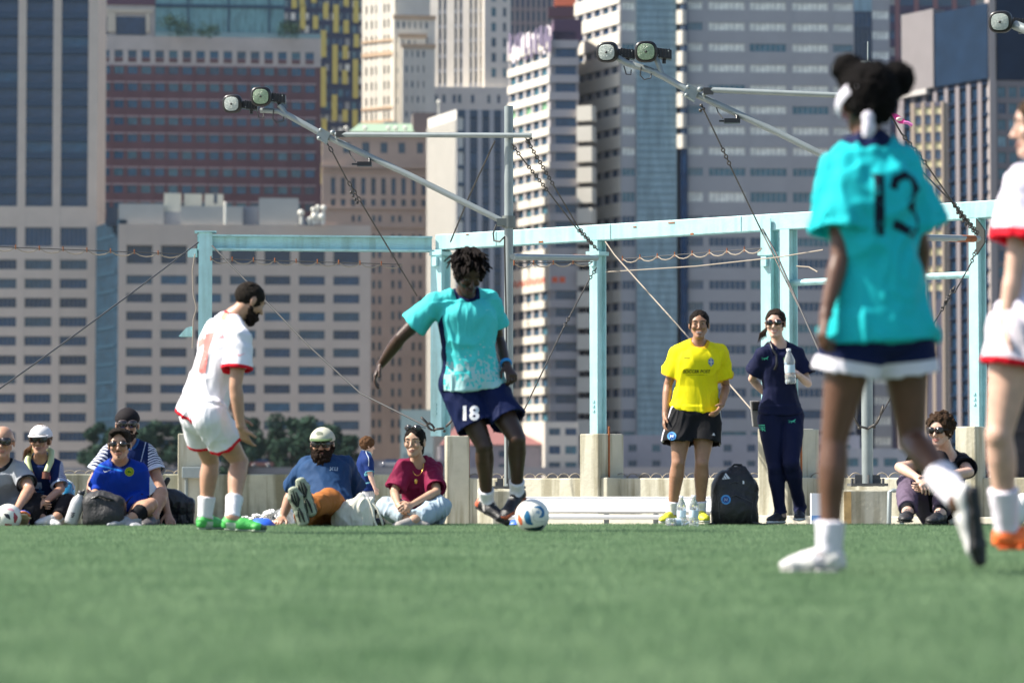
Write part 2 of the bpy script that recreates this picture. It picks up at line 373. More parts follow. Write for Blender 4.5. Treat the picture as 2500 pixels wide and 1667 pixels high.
pl = Plane(1150, 792, 3)
facade(E_, pl, pl.U(1048, 300), pl.U(1250, 300), BASE, pl.Z(213, 1150), pxcols(pl, [(1060, 1068), (1080, 1088), (1105, 1113), (1118, 1126), (1150, 1158), (1190, 1197), (1214, 1221)], 240), pxrows(pl, [(232, 252), (278, 296), (320, 340)], 1150), m_lime, m_lime, [g_mid, g_navy], m_mull, rec=.4, mull=1)
pl = Plane(1290, 860, 4)
E2 = thing('brown_skyscraper', 'distant brown-grey skyscraper with thin vertical windows left of the orange netting', 'building', pl.pt(0, BASE))
facade(E2, pl, pl.U(1238, 60), pl.U(1420, 60), BASE, pl.Z(-60, 1290), pxcols(pl, [(1247 + 13 * i, 1254 + 13 * i) for i in range(12)], 60), pxrows(pl, [(-40 + 34 * i, -16 + 34 * i) for i in range(6)], 1290), mat('brown_stone', (.3, .25, .24), .9), mat('brown_spandrel', (.2, .17, .18), .9), [g_mid, g_navy], m_mull, rec=.5, mull=1)

# --- F: white banded tower under renovation
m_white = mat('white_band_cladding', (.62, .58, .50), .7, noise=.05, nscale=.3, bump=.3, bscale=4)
pl = Plane(1343, 628, -66)
F_ = thing('banded_tower', 'white banded office tower with an angled sunlit side and netting round its top', 'building', pl.pt(0, BASE))
fr = [(118 + 42.2 * i, 141 + 42.2 * i) for i in range(-1, 22) if not 630 < 118 + 42.2 * i < 690]
zt = pl.Z(98, 1343)
def slantcols(pl, a, b, n, py, fr_=.62):
    u0, u1 = pl.U(a, py), pl.U(b, py); p = (u1 - u0) / n; return [(u0 + i * p, u0 + i * p + p * fr_) for i in range(n)]
green = glass('green_window', (.2, .4, .24))
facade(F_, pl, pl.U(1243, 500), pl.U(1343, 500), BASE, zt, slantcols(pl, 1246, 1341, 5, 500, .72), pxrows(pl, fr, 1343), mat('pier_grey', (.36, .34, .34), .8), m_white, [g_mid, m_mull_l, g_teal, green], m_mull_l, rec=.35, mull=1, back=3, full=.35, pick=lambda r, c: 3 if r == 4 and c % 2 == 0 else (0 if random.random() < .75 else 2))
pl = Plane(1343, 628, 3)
facade(F_, pl, pl.U(1343, 500) + .05, pl.U(1412, 500), BASE, zt - .02, pxcols(pl, [(1348, 1407)], 500), pxrows(pl, fr, 1343), mat('shaded_pier', (.30, .28, .29), .7), mat('shaded_band_cladding', (.40, .37, .37), .7, noise=.06, nscale=.3), [g_navy, g_blue], m_mull, rec=.4, mull=4, full=.3, back=22, pick=lambda r, c: 0)  # same bands and piers as the sunlit side, shade put into darker colours
p = MB(); p.obox(pl.pt(pl.U(1352, 110), zt, -16), pl.u * 6, pl.n * 15.6, (0, 0, 4.5)); p.build('penthouse', mat('purple_dark', (.10, .06, .10), .9), F_)
p = MB()
for i in range(26):     # torn construction netting along the roof edge
    t = i / 25; e = Plane(1343, 628, -66); q0 = e.pt(e.U(1243, 500) * (1 - t), zt - 1.5 + 1.2 * math.sin(i * 1.7), .35 + .2 * math.sin(i * 2.3)); p.add([q0, q0 + e.u * 1.6, q0 + e.u * 1.6 + np.array([0, 0, 3.6 + math.sin(i * 2.9) * .8]), q0 + np.array([0, 0, 3.9 + math.sin(i * 1.9)])], [(0, 1, 2, 3)], i % 3 == 0)
p.build('safety_netting', [mat('dark_netting', (.12, .10, .16), .9), mat('pale_netting', (.6, .55, .58), .8)], F_)
p = MB(); e = Plane(1343, 628, -66)
p.obox(e.pt(e.U(1243, 500), e.Z(690, 1343), .02), e.u * (-e.U(1243, 500)), e.n * .2, (0, 0, 3.6)); p.obox(pl.pt(0, pl.Z(690, 1343), .02), pl.u * pl.U(1412, 500), pl.n * .2, (0, 0, 3.2))
p.build('construction_wrap', mat('maroon_wrap', (.2, .06, .09), .9, noise=.3, nscale=.4), F_)
p = MB()
for i in range(12): p.obox(e.pt(e.U(1250, 500) + i * 1.5, e.Z(692, 1343) + .2 * (i % 2), .25), e.u * 1.1, e.n * .1, (0, 0, 1.3))
p.build('orange_tarp', mat('orange_tarp', (.75, .14, .06), .8), F_); p = MB()
for i in range(2): p.obox(pl.pt(.4 + i * 1.6, pl.Z(690, 1343), .25), pl.u * 1.2, pl.n * .1, (0, 0, 1.2))
p.build('orange_tarp', mat('orange_tarp', (.75, .14, .06), .8), F_)
p = MB(); p.obox(P(1354, 15, 700), (6.5, 0, 0), (0, 3, 0), (0, 0, 3.5)); tag(p.build('orange_netting', mat('orange_net', (.85, .2, .1), .8)), 'bright orange construction netting on the roof behind the banded tower', 'netting')
p = MB(); p.obox(P(1338, 42, 700), (8.5, 0, 0), (0, 3, 0), (0, 0, 2.4)); tag(p.build('roof_shed', mat('maroon_shed', (.1, .05, .07), .8)), 'dark maroon roof shed just under the bright orange netting', 'shed')

# --- G: big grey grid tower
m_g = mat('grey_granite', (.335, .335, .345), .6, noise=.05, nscale=.3); m_gl = mat('sunlit_granite', (.60, .56, .48), .7, noise=.05, nscale=.3)  # second granite is a paler copy, sunlight painted onto the left-facing parts
pl = Plane(1516, 630, -64)
G_ = thing('grid_tower', 'huge grey granite tower with rows of blinded windows and a blue glass bay', 'building', pl.pt(0, BASE))
gr = [(-44 + 50.6 * i, -25 + 50.6 * i) for i in range(10)] + [(470, 494)] + [(528 + 52.5 * i, 549 + 52.5 * i) for i in range(12)]
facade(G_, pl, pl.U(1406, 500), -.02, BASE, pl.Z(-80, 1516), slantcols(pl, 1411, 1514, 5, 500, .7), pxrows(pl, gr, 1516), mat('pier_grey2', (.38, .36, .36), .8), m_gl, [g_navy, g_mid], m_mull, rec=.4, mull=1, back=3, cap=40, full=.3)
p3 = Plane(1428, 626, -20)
for i in range(16):      # boxed bays, sunlight put into their pale colour
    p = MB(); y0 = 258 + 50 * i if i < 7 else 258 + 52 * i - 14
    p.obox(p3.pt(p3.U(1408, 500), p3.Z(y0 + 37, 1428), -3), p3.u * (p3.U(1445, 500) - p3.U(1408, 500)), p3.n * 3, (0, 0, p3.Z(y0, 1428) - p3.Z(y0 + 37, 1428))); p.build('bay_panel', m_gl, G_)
pl = Plane(1600, 630, 4)
pk = lambda r, c: (0 if random.random() < .85 else 2) if r < 9 else (random.choice([0, 1, 2, 2]) if r < 11 else random.choice([1, 1, 2, 3]))
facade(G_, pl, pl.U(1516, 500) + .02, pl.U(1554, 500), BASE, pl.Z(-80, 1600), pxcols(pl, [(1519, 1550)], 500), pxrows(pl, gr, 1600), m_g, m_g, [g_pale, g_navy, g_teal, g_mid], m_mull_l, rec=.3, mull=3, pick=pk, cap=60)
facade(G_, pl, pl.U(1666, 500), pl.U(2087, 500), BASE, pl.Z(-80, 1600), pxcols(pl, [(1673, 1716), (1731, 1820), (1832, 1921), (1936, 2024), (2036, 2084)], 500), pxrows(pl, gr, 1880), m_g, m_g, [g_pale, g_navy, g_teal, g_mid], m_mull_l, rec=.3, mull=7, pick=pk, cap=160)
p = MB(); q = Plane(1600, 629.4, 4); a, b = q.U(1555, 500), q.U(1652, 500)
p.obox(q.pt(a, BASE, -18), q.u * (b - a), q.n * 18, (0, 0, q.Z(-80, 1600) - BASE)); p.build('glass_bay', mat('pale_blue_glass', (.30, .43, .47), .3, noise=.3, nscale=.35, stretch=(2.2, 2.2, .35)), G_)
p = MB()
for i in range(13): p.obox(q.pt(a + (b - a) * i / 12 - .05, BASE, .01), q.u * .1, q.n * .12, (0, 0, q.Z(-80, 1600) - BASE))
for i in range(70): p.obox(q.pt(a, BASE + 1.5 * i, .02), q.u * (b - a), q.n * .14, (0, 0, .12))
p.build('glass_bay_mullions', mat('steel_mullion', (.10, .17, .22), .4), G_)['kind'] = 'stuff'
q = Plane(1659, 628.5, -40)
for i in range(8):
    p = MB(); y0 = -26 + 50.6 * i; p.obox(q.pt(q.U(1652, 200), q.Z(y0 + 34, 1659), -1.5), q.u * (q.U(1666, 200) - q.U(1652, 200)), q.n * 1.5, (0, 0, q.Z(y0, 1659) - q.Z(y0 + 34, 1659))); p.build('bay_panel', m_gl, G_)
p = MB(); p.obox(q.pt(q.U(1653, 200), BASE, -2), q.u * 1.3, q.n * 1, (0, 0, q.Z(-80, 1659) - BASE)); p.build('window', g_navy, G_)

# --- H, I, J, K: right side
pl = Plane(2108, 655, 4)
H_ = thing('navy_glass_tower', 'narrow dark navy glass tower in the gap right of the grey grid tower', 'building', pl.pt(0, BASE))
facade(H_, pl, pl.U(2080, 200), pl.U(2130, 200), BASE, pl.Z(28, 2108), pxcols(pl, [(2086, 2126)], 200), pxrows(pl, [(34 + 40 * i, 66 + 40 * i) for i in range(24)], 2108), g_dark, g_dark, [g_navy, g_dark], m_mull, rec=.1, mull=4)
p = MB(); p.obox(pl.pt(pl.U(2086, 100), pl.Z(28, 2108) + .05, -9), pl.u * (pl.U(2131, 100) - pl.U(2086, 100)), pl.n * 8, (0, 0, 12)); p.build('sky_colour_block', _mc['pale_blue_glass'], H_)  # added block that fills in pale sky colour above the tower top
pl = Plane(2150, 705, 4)
I_ = thing('narrow_grey_tower', 'narrow grey tower with rows of pale blinded windows above the dark hair buns', 'building', pl.pt(0, BASE))
facade(I_, pl, pl.U(2110, 200), pl.U(2173, 200), BASE, pl.Z(-60, 2150), pxcols(pl, [(2130, 2170)], 200), pxrows(pl, [(-22 + 49.5 * i, -2 + 49.5 * i) for i in range(24)], 2150), m_g, m_g, [g_pale], m_mull_l, rec=.2, mull=4)
pl = Plane(2280, 760, 4)
J_ = thing('brown_pier_tower', 'brownish red tower with vertical piers at the top right', 'building', pl.pt(0, BASE))
facade(J_, pl, pl.U(2168, 60), pl.U(2560, 60), BASE, pl.Z(-60, 2280), pxcols(pl, [(2197 + 46.5 * i - 46.5, 2232 + 46.5 * i - 46.5) for i in range(8)], 60), pxrows(pl, [(-48 + 41 * i, -26 + 41 * i) for i in range(18)], 2280), mat('brown_red_brick', (.23, .12, .13), .9, noise=.1), mat('dark_brown_spandrel', (.06, .05, .09), .8), [m_mull_l, g_mid, g_navy], m_mull, rec=.4, mull=4)
pl = Plane(2422, 600, -58)
K_ = thing('finned_navy_tower', 'navy glass tower with grey vertical fins and a blank concrete flank at the right', 'building', pl.pt(0, BASE))
m_fin = mat('grey_fin', (.19, .17, .18), .8)
cols = pxcols(pl, [(2316 + 27.2 * i - 27.2 * 4, 2334 + 27.2 * i - 27.2 * 4) for i in range(8)], 500)
facade(K_, pl, pl.U(2190, 500), pl.U(2416, 500), BASE, pl.Z(192, 2416), cols, pxrows(pl, [(205 + 38 * i, 236 + 38 * i) for i in range(26)], 2416), m_fin, mat('dull_navy_spandrel', (.008, .02, .045), .6, spec=.1), [mat('dull_navy_glass', (.008, .030, .065), .5, spec=.12, noise=.3, nscale=.4)] * 3, m_mull, rec=.6, mull=1, back=2, cap=80)
p = MB(); p.obox(pl.pt(pl.U(2286, 120), pl.Z(192, 2416) + .02, -2.5), pl.u * (pl.U(2416, 120) - pl.U(2286, 120)), pl.n * 3.0, (0, 0, pl.Z(8, 2416) - pl.Z(192, 2416))); p.build('dark_crown', mat('navy_crown', (.010, .026, .055), .7, spec=.08, noise=.2, nscale=.2), K_)
p = MB(); p.obox(pl.pt(pl.U(2208, 120), pl.Z(192, 2416) + .03, -2.5), pl.u * (pl.U(2285.5, 120) - pl.U(2208, 120)), pl.n * 3.3, (0, 0, pl.Z(8, 2416) - pl.Z(192, 2416) + 1)); p.build('concrete_flank', mat('plain_concrete', (.19, .175, .18), .85, noise=.05, nscale=.3), K_)
p = MB(); p.obox(pl.pt(pl.U(2204, 120), pl.Z(192, 2416) - 1.1, -.5), pl.u * (pl.U(2270, 120) - pl.U(2204, 120)), pl.n * 1.6, (0, 0, 1.1)); p.build('ledge', mat('pale_ledge', (.42, .40, .38), .8), K_)
pq = Plane(2422, 600, 5)
p = MB(); p.obox(pq.pt(pq.U(2416, 500), BASE, -3), pq.u * (pq.U(2432, 500) - pq.U(2416, 500)), pq.n * 3.6, (0, 0, pq.Z(-70, 2422) - BASE)); p.build('corner_pier', mat('corner_pier_stone', (.33, .29, .28), .85), K_)
facade(K_, pq, pq.U(2433, 500), pq.U(2600, 500), BASE, pq.Z(196, 2422), pxcols(pq, [(2438 + 27 * i, 2458 + 27 * i) for i in range(6)], 500), pxrows(pq, [(212 + 40 * i, 238 + 40 * i) for i in range(24)], 2450), m_fin, m_fin, [g_teal, g_sky, g_navy, g_teal], m_mull, rec=.4, mull=2, cap=100)
p = MB(); p.obox(pq.pt(pq.U(2433, 100), pq.Z(195, 2422), -2), pq.u * 14, pq.n * 2.2, (0, 0, pq.Z(-70, 2422) - pq.Z(195, 2422))); p.build('dark_crown', _mc['navy_crown'], K_)
pl = Plane(2265, 590, -30)
L_ = thing('reflection_lit_block', 'slim beige block with pale yellow lit windows in front of the navy tower', 'building', pl.pt(0, BASE))
lit = mat('reflection_lit_window', (.62, .55, .30), .6, noise=.12, nscale=.5)  # yellow is reflected light painted into the window colour
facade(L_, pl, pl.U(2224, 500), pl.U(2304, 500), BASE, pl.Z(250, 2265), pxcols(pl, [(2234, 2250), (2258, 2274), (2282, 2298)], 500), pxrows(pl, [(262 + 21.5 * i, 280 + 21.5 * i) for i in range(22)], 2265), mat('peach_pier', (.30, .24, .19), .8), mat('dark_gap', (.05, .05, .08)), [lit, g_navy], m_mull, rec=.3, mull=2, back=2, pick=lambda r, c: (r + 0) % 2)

# --- M: brown mid-rise in front on the left
m_m = mat('taupe_precast', (.49, .41, .345), .85, noise=.06, nscale=.25)
pl = Plane(590, 585, 4.5)
M_ = thing('precast_office_block', 'long taupe office block with ribbon windows and grey plant boxes on its roof', 'building', pl.pt(0, BASE))
cm = pxcols(pl, [(308 + 84.3 * i, 371.5 + 84.3 * i) for i in range(7)], 750)
zt = pl.Z(549, 590); u0, u1 = pl.U(288, 750), pl.U(905, 750)
facade(M_, pl, u0, u1, pl.Z(655, 590) + .01, zt, cm, pxrows(pl, [(600, 645)], 590), m_m, m_m, [g_dark, g_navy], m_mull, rec=1.2, mull=1, pick=lambda r, c: 0)
facade(M_, pl, u0, u1, BASE, pl.Z(655, 590), cm, pxrows(pl, [(673 + 44.2 * i, 695 + 44.2 * i) for i in range(11)], 590), m_m, m_m, [g_mid, g_navy, g_mid, g_dark, g_blue], m_mull, rec=.4, mull=7)
q = Plane(288, 584.5, -66); a = q.U(234, 700)
p = MB(); p.obox(q.pt(a, BASE, -3), q.u * (-a - .1), q.n * 3, (0, 0, zt - BASE + 1)); p.build('side_wall', mat('dark_side_glass', (.008, .028, .05), .6, noise=.5, nscale=.5, spec=.2), M_)
p = MB()
for i in range(14): p.obox(q.pt(a + 1.5, 2 + 3.6 * i, .02), q.u * (-a - 4), q.n * .1, (0, 0, .5))
p.build('side_ledge', mat('slate_ledge', (.015, .045, .075), .6, spec=.2), M_)['kind'] = 'stuff'
m_rb = mat('rooftop_grey', (.40, .40, .375), .7, noise=.05, nscale=.4); m_rs = mat('rooftop_light', (.66, .62, .5), .7)
def rbox(x0, x1, ya, yb, dy, m, nm='plant_box'):
    p = MB(); u_0, u_1 = pl.U(x0, 520), pl.U(x1, 520); z_1 = pl.Z(ya, 590)
    p.obox(pl.pt(u_0, zt - .02, -dy - 3), pl.u * (u_1 - u_0), pl.n * 3, (0, 0, max(.5, z_1 - zt))); p.build(nm, m, M_)
rbox(288, 399, 497, 545, 2, m_rb); rbox(399, 441, 515, 545, 3, mat('blue_grey_box', (.28, .3, .33), .6)); rbox(398, 439, 467, 545, 5, m_rs)
rbox(441, 592, 503, 545, 1, m_rb); rbox(447, 490, 467, 545, 6, m_rs, 'air_vent'); rbox(498, 543, 467, 545, 6, m_rs, 'air_vent')
rbox(592, 630, 500, 545, 3, mat('slate_box', (.2, .22, .26), .6)); rbox(632, 729, 481, 545, 1.5, m_rb); rbox(729, 745, 525, 545, 2, mat('slate_box', (0, 0, 0))); rbox(258, 286, 505, 545, 3, mat('dark_rail', (.03, .05, .08)), 'roof_rail')
for (x, y, r) in ((765, 512, 6), (776, 506, 6), (790, 508, 7), (768, 528, 9), (785, 530, 9), (735, 520, 8), (550, 497, 4), (755, 536, 7)):
    p = MB(); p.ell(P(x, y, 583), r / 7300 * 583); p.tube([P(x, y, 583), P(x, 548, 583)], .25); p.build('roof_dome', mat('white_paint', (.72, .7, .62), .5), M_)
for (x0, x1) in ((470, 478), (522, 530)):
    p = MB(); p.obox(P(x0, 497, 590.5), (x1 / 7300 * 590 - x0 / 7300 * 590, 0, 0), (0, .2, 0), (0, 0, 1.8)); p.build('dark_opening', g_dark, M_)

# --- N: brown masonry with green roof
m_n = mat('brown_masonry', (.40, .315, .265), .9, noise=.1, nscale=.25)
pl = Plane(920, 640, 4)
N_ = thing('masonry_building', 'brown masonry building with pale green copper roof, arched windows and dark paired windows', 'building', pl.pt(0, BASE))
cn = pxcols(pl, [(783 + 24.6 * i, 794 + 24.6 * i) for i in range(11)], 480)
zn = pl.Z(327, 920); u0, u1 = pl.U(786, 480), pl.U(1047, 480)
cn = [c for c in cn if c[0] > u0 + .1 and c[1] < u1]
facade(N_, pl, u0, u1, pl.Z(410, 920), zn, pxcols(pl, [(838, 856), (884, 902), (929, 946), (973, 989), (1018, 1034)], 360), pxrows(pl, [(348, 374)], 920), m_n, m_n, [g_mid], m_mull, rec=.4, mull=2)
facade(N_, pl, u0, u1, pl.Z(508, 920), pl.Z(410, 920) - .02, cn, pxrows(pl, [(434, 476), (486, 503)], 920), m_n, m_n, [g_navy, g_dark], m_mull, rec=.6, mull=1)
facade(N_, pl, u0, u1, BASE, pl.Z(508, 920) - .02, pxcols(pl, [(858, 866), (873, 881), (908, 916), (923, 931), (955, 963), (972, 980), (1005, 1013), (1022, 1030)], 700), pxrows(pl, [(526, 542)] + [(572 + 37.6 * i, 592 + 37.6 * i) for i in range(14)], 920), m_n, m_n, [g_mid, g_navy, g_dark], m_mull, rec=.35, mull=1, cap=100)
for (ya, yb, dn) in ((323, 331, .9), (404, 411, .8), (418, 421, .4), (506, 511, .5), (551, 556, .5)):
    p = MB(); p.obox(pl.pt(u0 - .3, pl.Z(yb, 920), .02), pl.u * (u1 - u0 + .6), pl.n * dn, (0, 0, pl.Z(ya, 920) - pl.Z(yb, 920))); p.build('cornice', m_n, N_)
p = MB(); a, b = pl.U(850, 320), pl.U(1012, 320); z = pl.Z(323, 920)
p.hexa([pl.pt(a, z, -.3), pl.pt(b, z, -.3), pl.pt(b, z, -14), pl.pt(a, z, -14), pl.pt(a + 2.5, z + 2.2, -3), pl.pt(b - .5, z + 2.2, -3), pl.pt(b - .5, z + 2.2, -12), pl.pt(a + 2.5, z + 2.2, -12)]); p.build('copper_roof', mat('copper_green', (.30, .42, .30), .7, noise=.12), N_)
p = MB(); p.obox(pl.pt(pl.U(1008, 300), z + .01, -8), pl.u * 4.8, pl.n * 7, (0, 0, 4.4)); p.build('roof_house', mat('umber_stone', (.2, .16, .15), .9), N_)
p = MB(); p.obox(pl.pt(pl.U(938, 300), z + .5, -6), pl.u * 3, pl.n * 3, (0, 0, 2.2)); p.build('roof_vent', m_rb, N_)
for x in (845, 892, 949, 967, 990, 1071):
    p = MB(); p.ell(P(x, 313 if x < 1060 else 250, 636), .45); p.tube([P(x, 313 if x < 1060 else 250, 636), P(x, 326, 636)], .15); p.build('roof_lamp', _mc['white_paint'], N_)

# --- O: white-flanked striped tower
pl = Plane(1114, 610, -68)
O_ = thing('striped_tower', 'tower with a bright ribbed white flank and dark glass strips between grey fins', 'building', pl.pt(0, BASE))
m_ow = mat('white_ribbed_cladding', (.60, .58, .53), .7, noise=.04, nscale=.3)
a = pl.U(1044, 500); W = MB(); W.obox(pl.pt(a, BASE, -3), pl.u * (-a - .05), pl.n * 3, (0, 0, pl.Z(268, 1114) - BASE))
for i in range(22): W.obox(pl.pt(a * (1 - i / 22.0) + .1, BASE, .02), pl.u * .25, pl.n * .22, (0, 0, pl.Z(292, 1114) - BASE))
W.build('side_wall', m_ow, O_)
pl = Plane(1114, 610, 4)
ztp = pl.Z(268, 1114)
facade(O_, pl, pl.U(1114, 500) + .02, pl.U(1246, 500), BASE, ztp, pxcols(pl, [(1118, 1136), (1147, 1166), (1177, 1195), (1206, 1224), (1233, 1243)], 500), pxrows(pl, [(287 + 42 * i, 320 + 42 * i) for i in range(20)], 1180), mat('pale_fin', (.34, .34, .36), .7), mat('navy_spandrel', (.03, .06, .1), .4), [g_navy, g_dark], m_mull, rec=.5, mull=1, cap=100)

# --- P, Q: low things along the far shore
p = MB(); p.box(*(P(978, 1000, 560)[0], P(1058, 1000, 560)[0]), 560, 566, BASE, P(978, 1000, 560)[2]); p.box(P(984, 1000, 560)[0], P(1052, 1000, 560)[0], 559.9, 560.05, 3, 6, 1)
tag(p.build('mint_shed', [mat('mint_panel', (.30, .40, .37), .6, noise=.05), mat('mint_dark', (.16, .22, .22), .6)]), 'plain pale mint shed on the far shore beside the corner post', 'building')
def low(name, label, x0, x1, ytop, Y, m, wins, extra=None):
    B = thing(name, label, 'building', P((x0 + x1) / 2, 1180, Y)); B.location.z = BASE
    q = Plane((x0 + x1) / 2, Y, 3)
    facade(B, q, q.U(x0, 1100), q.U(x1, 1100), BASE, q.Z(ytop, (x0 + x1) / 2), pxcols(q, [(x0 + wins[0] * (i + .25), x0 + wins[0] * (i + .25) + wins[1]) for i in range(int((x1 - x0) / wins[0]))], 1100), pxrows(q, wins[2], (x0 + x1) / 2), m, m, [g_mid, g_navy, g_teal], m_mull, rec=.3, mull=2)
    return B, q
low('terminal_building', 'low grey terminal building on the far shore behind the blond boy', 860, 1130, 1122, 552, mat('mauve_concrete', (.26, .23, .25), .8, noise=.2, nscale=.15), (60, 30, [(1132, 1142)]))
B, q = low('red_roofed_house', 'low brick and stone house with a sloping dull red roof between the players legs', 1075, 1330, 1085, 556, mat('grey_mauve', (.25, .23, .26), .8, noise=.15, nscale=.2), (44, 16, [(1100, 1116), (1132, 1150)]))
p = MB(); z = q.Z(1085, 1200); a, b = q.U(1075, 1100), q.U(1330, 1100)
p.hexa([q.pt(a, z, .6), q.pt(b, z, .6), q.pt(b, z, -8), q.pt(a, z, -8), q.pt(a + 4, z + 4.6, -4), q.pt(b - 9, z + 4.6, -4), q.pt(b - 9, z + 4.6, -6), q.pt(a + 4, z + 4.6, -6)]); p.build('roof', mat('dull_red_roof', (.28, .12, .11), .85, noise=.15), B)
low('cream_stair_block', 'small cream stepped block beside the concrete pillar on the far shore', 1330, 1412, 1030, 548, mat('cream_block', (.5, .46, .40), .8), (40, 28, [(1045, 1062), (1088, 1108), (1128, 1146)]))
low('long_grey_podium', 'long low mauve grey podium on the far shore behind the woman in yellow', 1520, 2100, 1062, 557, mat('podium_grey', (.25, .25, .28), .7, noise=.1, nscale=.2), (58, 20, [(1085, 1102), (1124, 1138)]))
low('pale_shore_block', 'pale grey shore block with broad dark openings behind the second light pole', 2050, 2240, 1095, 545, mat('pale_block', (.33, .33, .35), .7, noise=.1), (48, 34, [(1118, 1138)]))
p = MB(); p.box(P(2455, 960, 60)[0], P(2700, 960, 60)[0], 60, 61, -2, P(2455, 965, 60)[2])
for i in range(9): p.box(P(2455, 960, 60)[0] - .02, P(2700, 960, 60)[0], 59.97, 60, -1.6 + i * .42, -1.58 + i * .42)
tag(p.build('dark_brick_shed', mat('dark_brown_brick', (.05, .04, .04), .9, noise=.2)), 'dark brown shed wall behind the pitch at the right edge', 'building')
ORD = ['first', 'second', 'third', 'fourth', 'fifth', 'sixth', 'seventh', 'eighth', 'ninth', 'tenth', 'eleventh', 'twelfth', 'thirteenth']
H = thing('elevated_highway', 'long grey elevated highway running along the far shore behind the trees', 'highway', (0, 530, BASE))
p = MB(); p.box(-220, 40, 530, 545, 1.9, 3.2); p.build('road_deck', mat('highway_concrete', (.28, .26, .26), .85, noise=.1, nscale=.2), H)
for i in range(18):
    p = MB(); x = -215 + 14 * i; p.box(x, x + 1.2, 531, 544, BASE, 1.9); p.build('pier', _mc['highway_concrete'], H)
for i in range(10):
    x = -66 + i * 6.1 + random.uniform(-1, 1); Y = 533; z = 3.2; cc = random.choice([(.35, .34, .35), (.1, .1, .12), (.2, .08, .08), (.2, .22, .28), (.05, .08, .15)])
    p = MB(); p.hexa([(x, Y, z + .3), (x + 4.4, Y, z + .3), (x + 4.4, Y + 1.8, z + .3), (x, Y + 1.8, z + .3), (x, Y, z + .95), (x + 4.3, Y, z + .9), (x + 4.3, Y + 1.8, z + .9), (x, Y + 1.8, z + .95)])
    p.hexa([(x + .7, Y + .1, z + .92), (x + 3.7, Y + .1, z + .92), (x + 3.7, Y + 1.7, z + .92), (x + .7, Y + 1.7, z + .92), (x + 1.3, Y + .25, z + 1.45), (x + 3.1, Y + .25, z + 1.45), (x + 3.1, Y + 1.55, z + 1.45), (x + 1.3, Y + 1.55, z + 1.45)], 1)
    for xx in (x + .9, x + 3.5): p.lathe((xx, Y - .02, z + .33), [(0, 0), (.33, 0), (.33, .2), (0, .2)], axis=(0, 1, 0), m=1)
    tag(p.build('parked_car', [mat('car_%d' % (i % 5), cc, .3, coat=.5), g_dark]), ORD[i] + ' from the left of the tiny blurred cars on the elevated highway', 'car', 'cars on the elevated highway')

# ------------------------------------------------------------------ trees
m_leaf = mat('leaf', (.020, .05, .038), .8, spec=.15, col2=(.036, .078, .045), nscale=.35); m_bark = mat('bark', (.07, .05, .035), .9, noise=.3, nscale=3, bump=.6, bscale=12)
ORD = ['first', 'second', 'third', 'fourth', 'fifth', 'sixth', 'seventh', 'eighth', 'ninth', 'tenth', 'eleventh', 'twelfth', 'thirteenth']
def tree(name, label, px, pyt, pyb, wpx, Y, group=None, n=4800, bush=False):
    sc = Y / FPX; base = P(px, 1180, Y); top = P(px, pyt, Y)[2]; bz = BASE if not bush else P(px, pyb, Y)[2]
    T = thing(name, label, 'bush' if bush else 'tree', (base[0], Y, bz), group)
    H_t = top - bz; wr = wpx * sc / 2; cz = bz + H_t * (.56 if not bush else .5); rz = H_t * (.44 if not bush else .52)
    if not bush:
        b = MB(); b.tube([(base[0], Y, bz - .2), (base[0] + .2, Y, bz + H_t * .3), (base[0] - .1, Y, bz + H_t * .6)], [.38, .28, .12], 8)
        for k in range(5):
            a = k * 1.3 + px; b.tube([(base[0], Y, bz + H_t * (.25 + .05 * k)), (base[0] + math.cos(a) * wr * .6, Y + math.sin(a) * wr * .6, bz + H_t * (.55 + .05 * k))], [.16, .05], 6)
        b.build('trunk', m_bark, T)
    cl = []
    for k in range(15):
        a = random.uniform(0, 6.28); rr = random.uniform(.2, .78) ** .6; zz = random.uniform(-.8, .85)
        q = math.sqrt(max(0.05, 1 - zz * zz))
        cl.append((base[0] + math.cos(a) * wr * rr * q, Y + math.sin(a) * wr * rr * q, cz + zz * rz, wr * random.uniform(.34, .52)))
    cl.append((base[0], Y, cz, wr * .8))
    cl = np.array(cl); k = RNG.integers(0, len(cl), n); d = RNG.normal(size=(n, 3)); d /= np.linalg.norm(d, axis=1)[:, None]
    c = cl[k, :3] + d * cl[k, 3:4] * (RNG.random((n, 1)) ** .35) * np.array([1, 1, .85])
    s = (.5 if not bush else .35) * (.6 + .8 * RNG.random((n, 1))) * min(1, wr / 5 + .3)
    t1 = RNG.normal(size=(n, 3)); t1 /= np.linalg.norm(t1, axis=1)[:, None]; t2 = np.cross(t1, RNG.normal(size=(n, 3))); t2 /= np.linalg.norm(t2, axis=1)[:, None]
    v = np.stack([c - t1 * s * .6, c + t2 * s * .4, c + t1 * s * .6, c - t2 * s * .4], 1).reshape(-1, 3) - np.array([base[0], Y, bz])
    me = bpy.data.meshes.new('crown'); me.from_pydata(v.tolist(), [], np.arange(n * 4).reshape(-1, 4).tolist()); me.materials.append(m_leaf); link('crown', me, T)
for i, (x, yt, w_) in enumerate(((215, 1040, 60), (262, 1025, 75), (330, 1035, 80), (388, 1028, 70), (432, 1030, 60), (600, 1005, 80), (655, 1012, 95), (712, 1018, 95), (765, 1020, 90), (815, 1030, 70), (855, 1060, 50), (560, 1020, 70), (500, 1025, 80))):
    rk = ORD[sorted([215, 262, 330, 388, 432, 600, 655, 712, 765, 815, 855, 560, 500]).index(x)]
    lab = rk + (' from the left of the dark shore trees behind the seated men' if x < 450 else ' from the left of the dark shore trees, behind the white-shirted player')
    tree('shore_tree', lab, x, yt, 1140, w_ * 1.15, 540 - (i % 3) * 6, 'dark trees behind the seated spectators' if i < 5 else 'dark trees behind the white-shirted player')
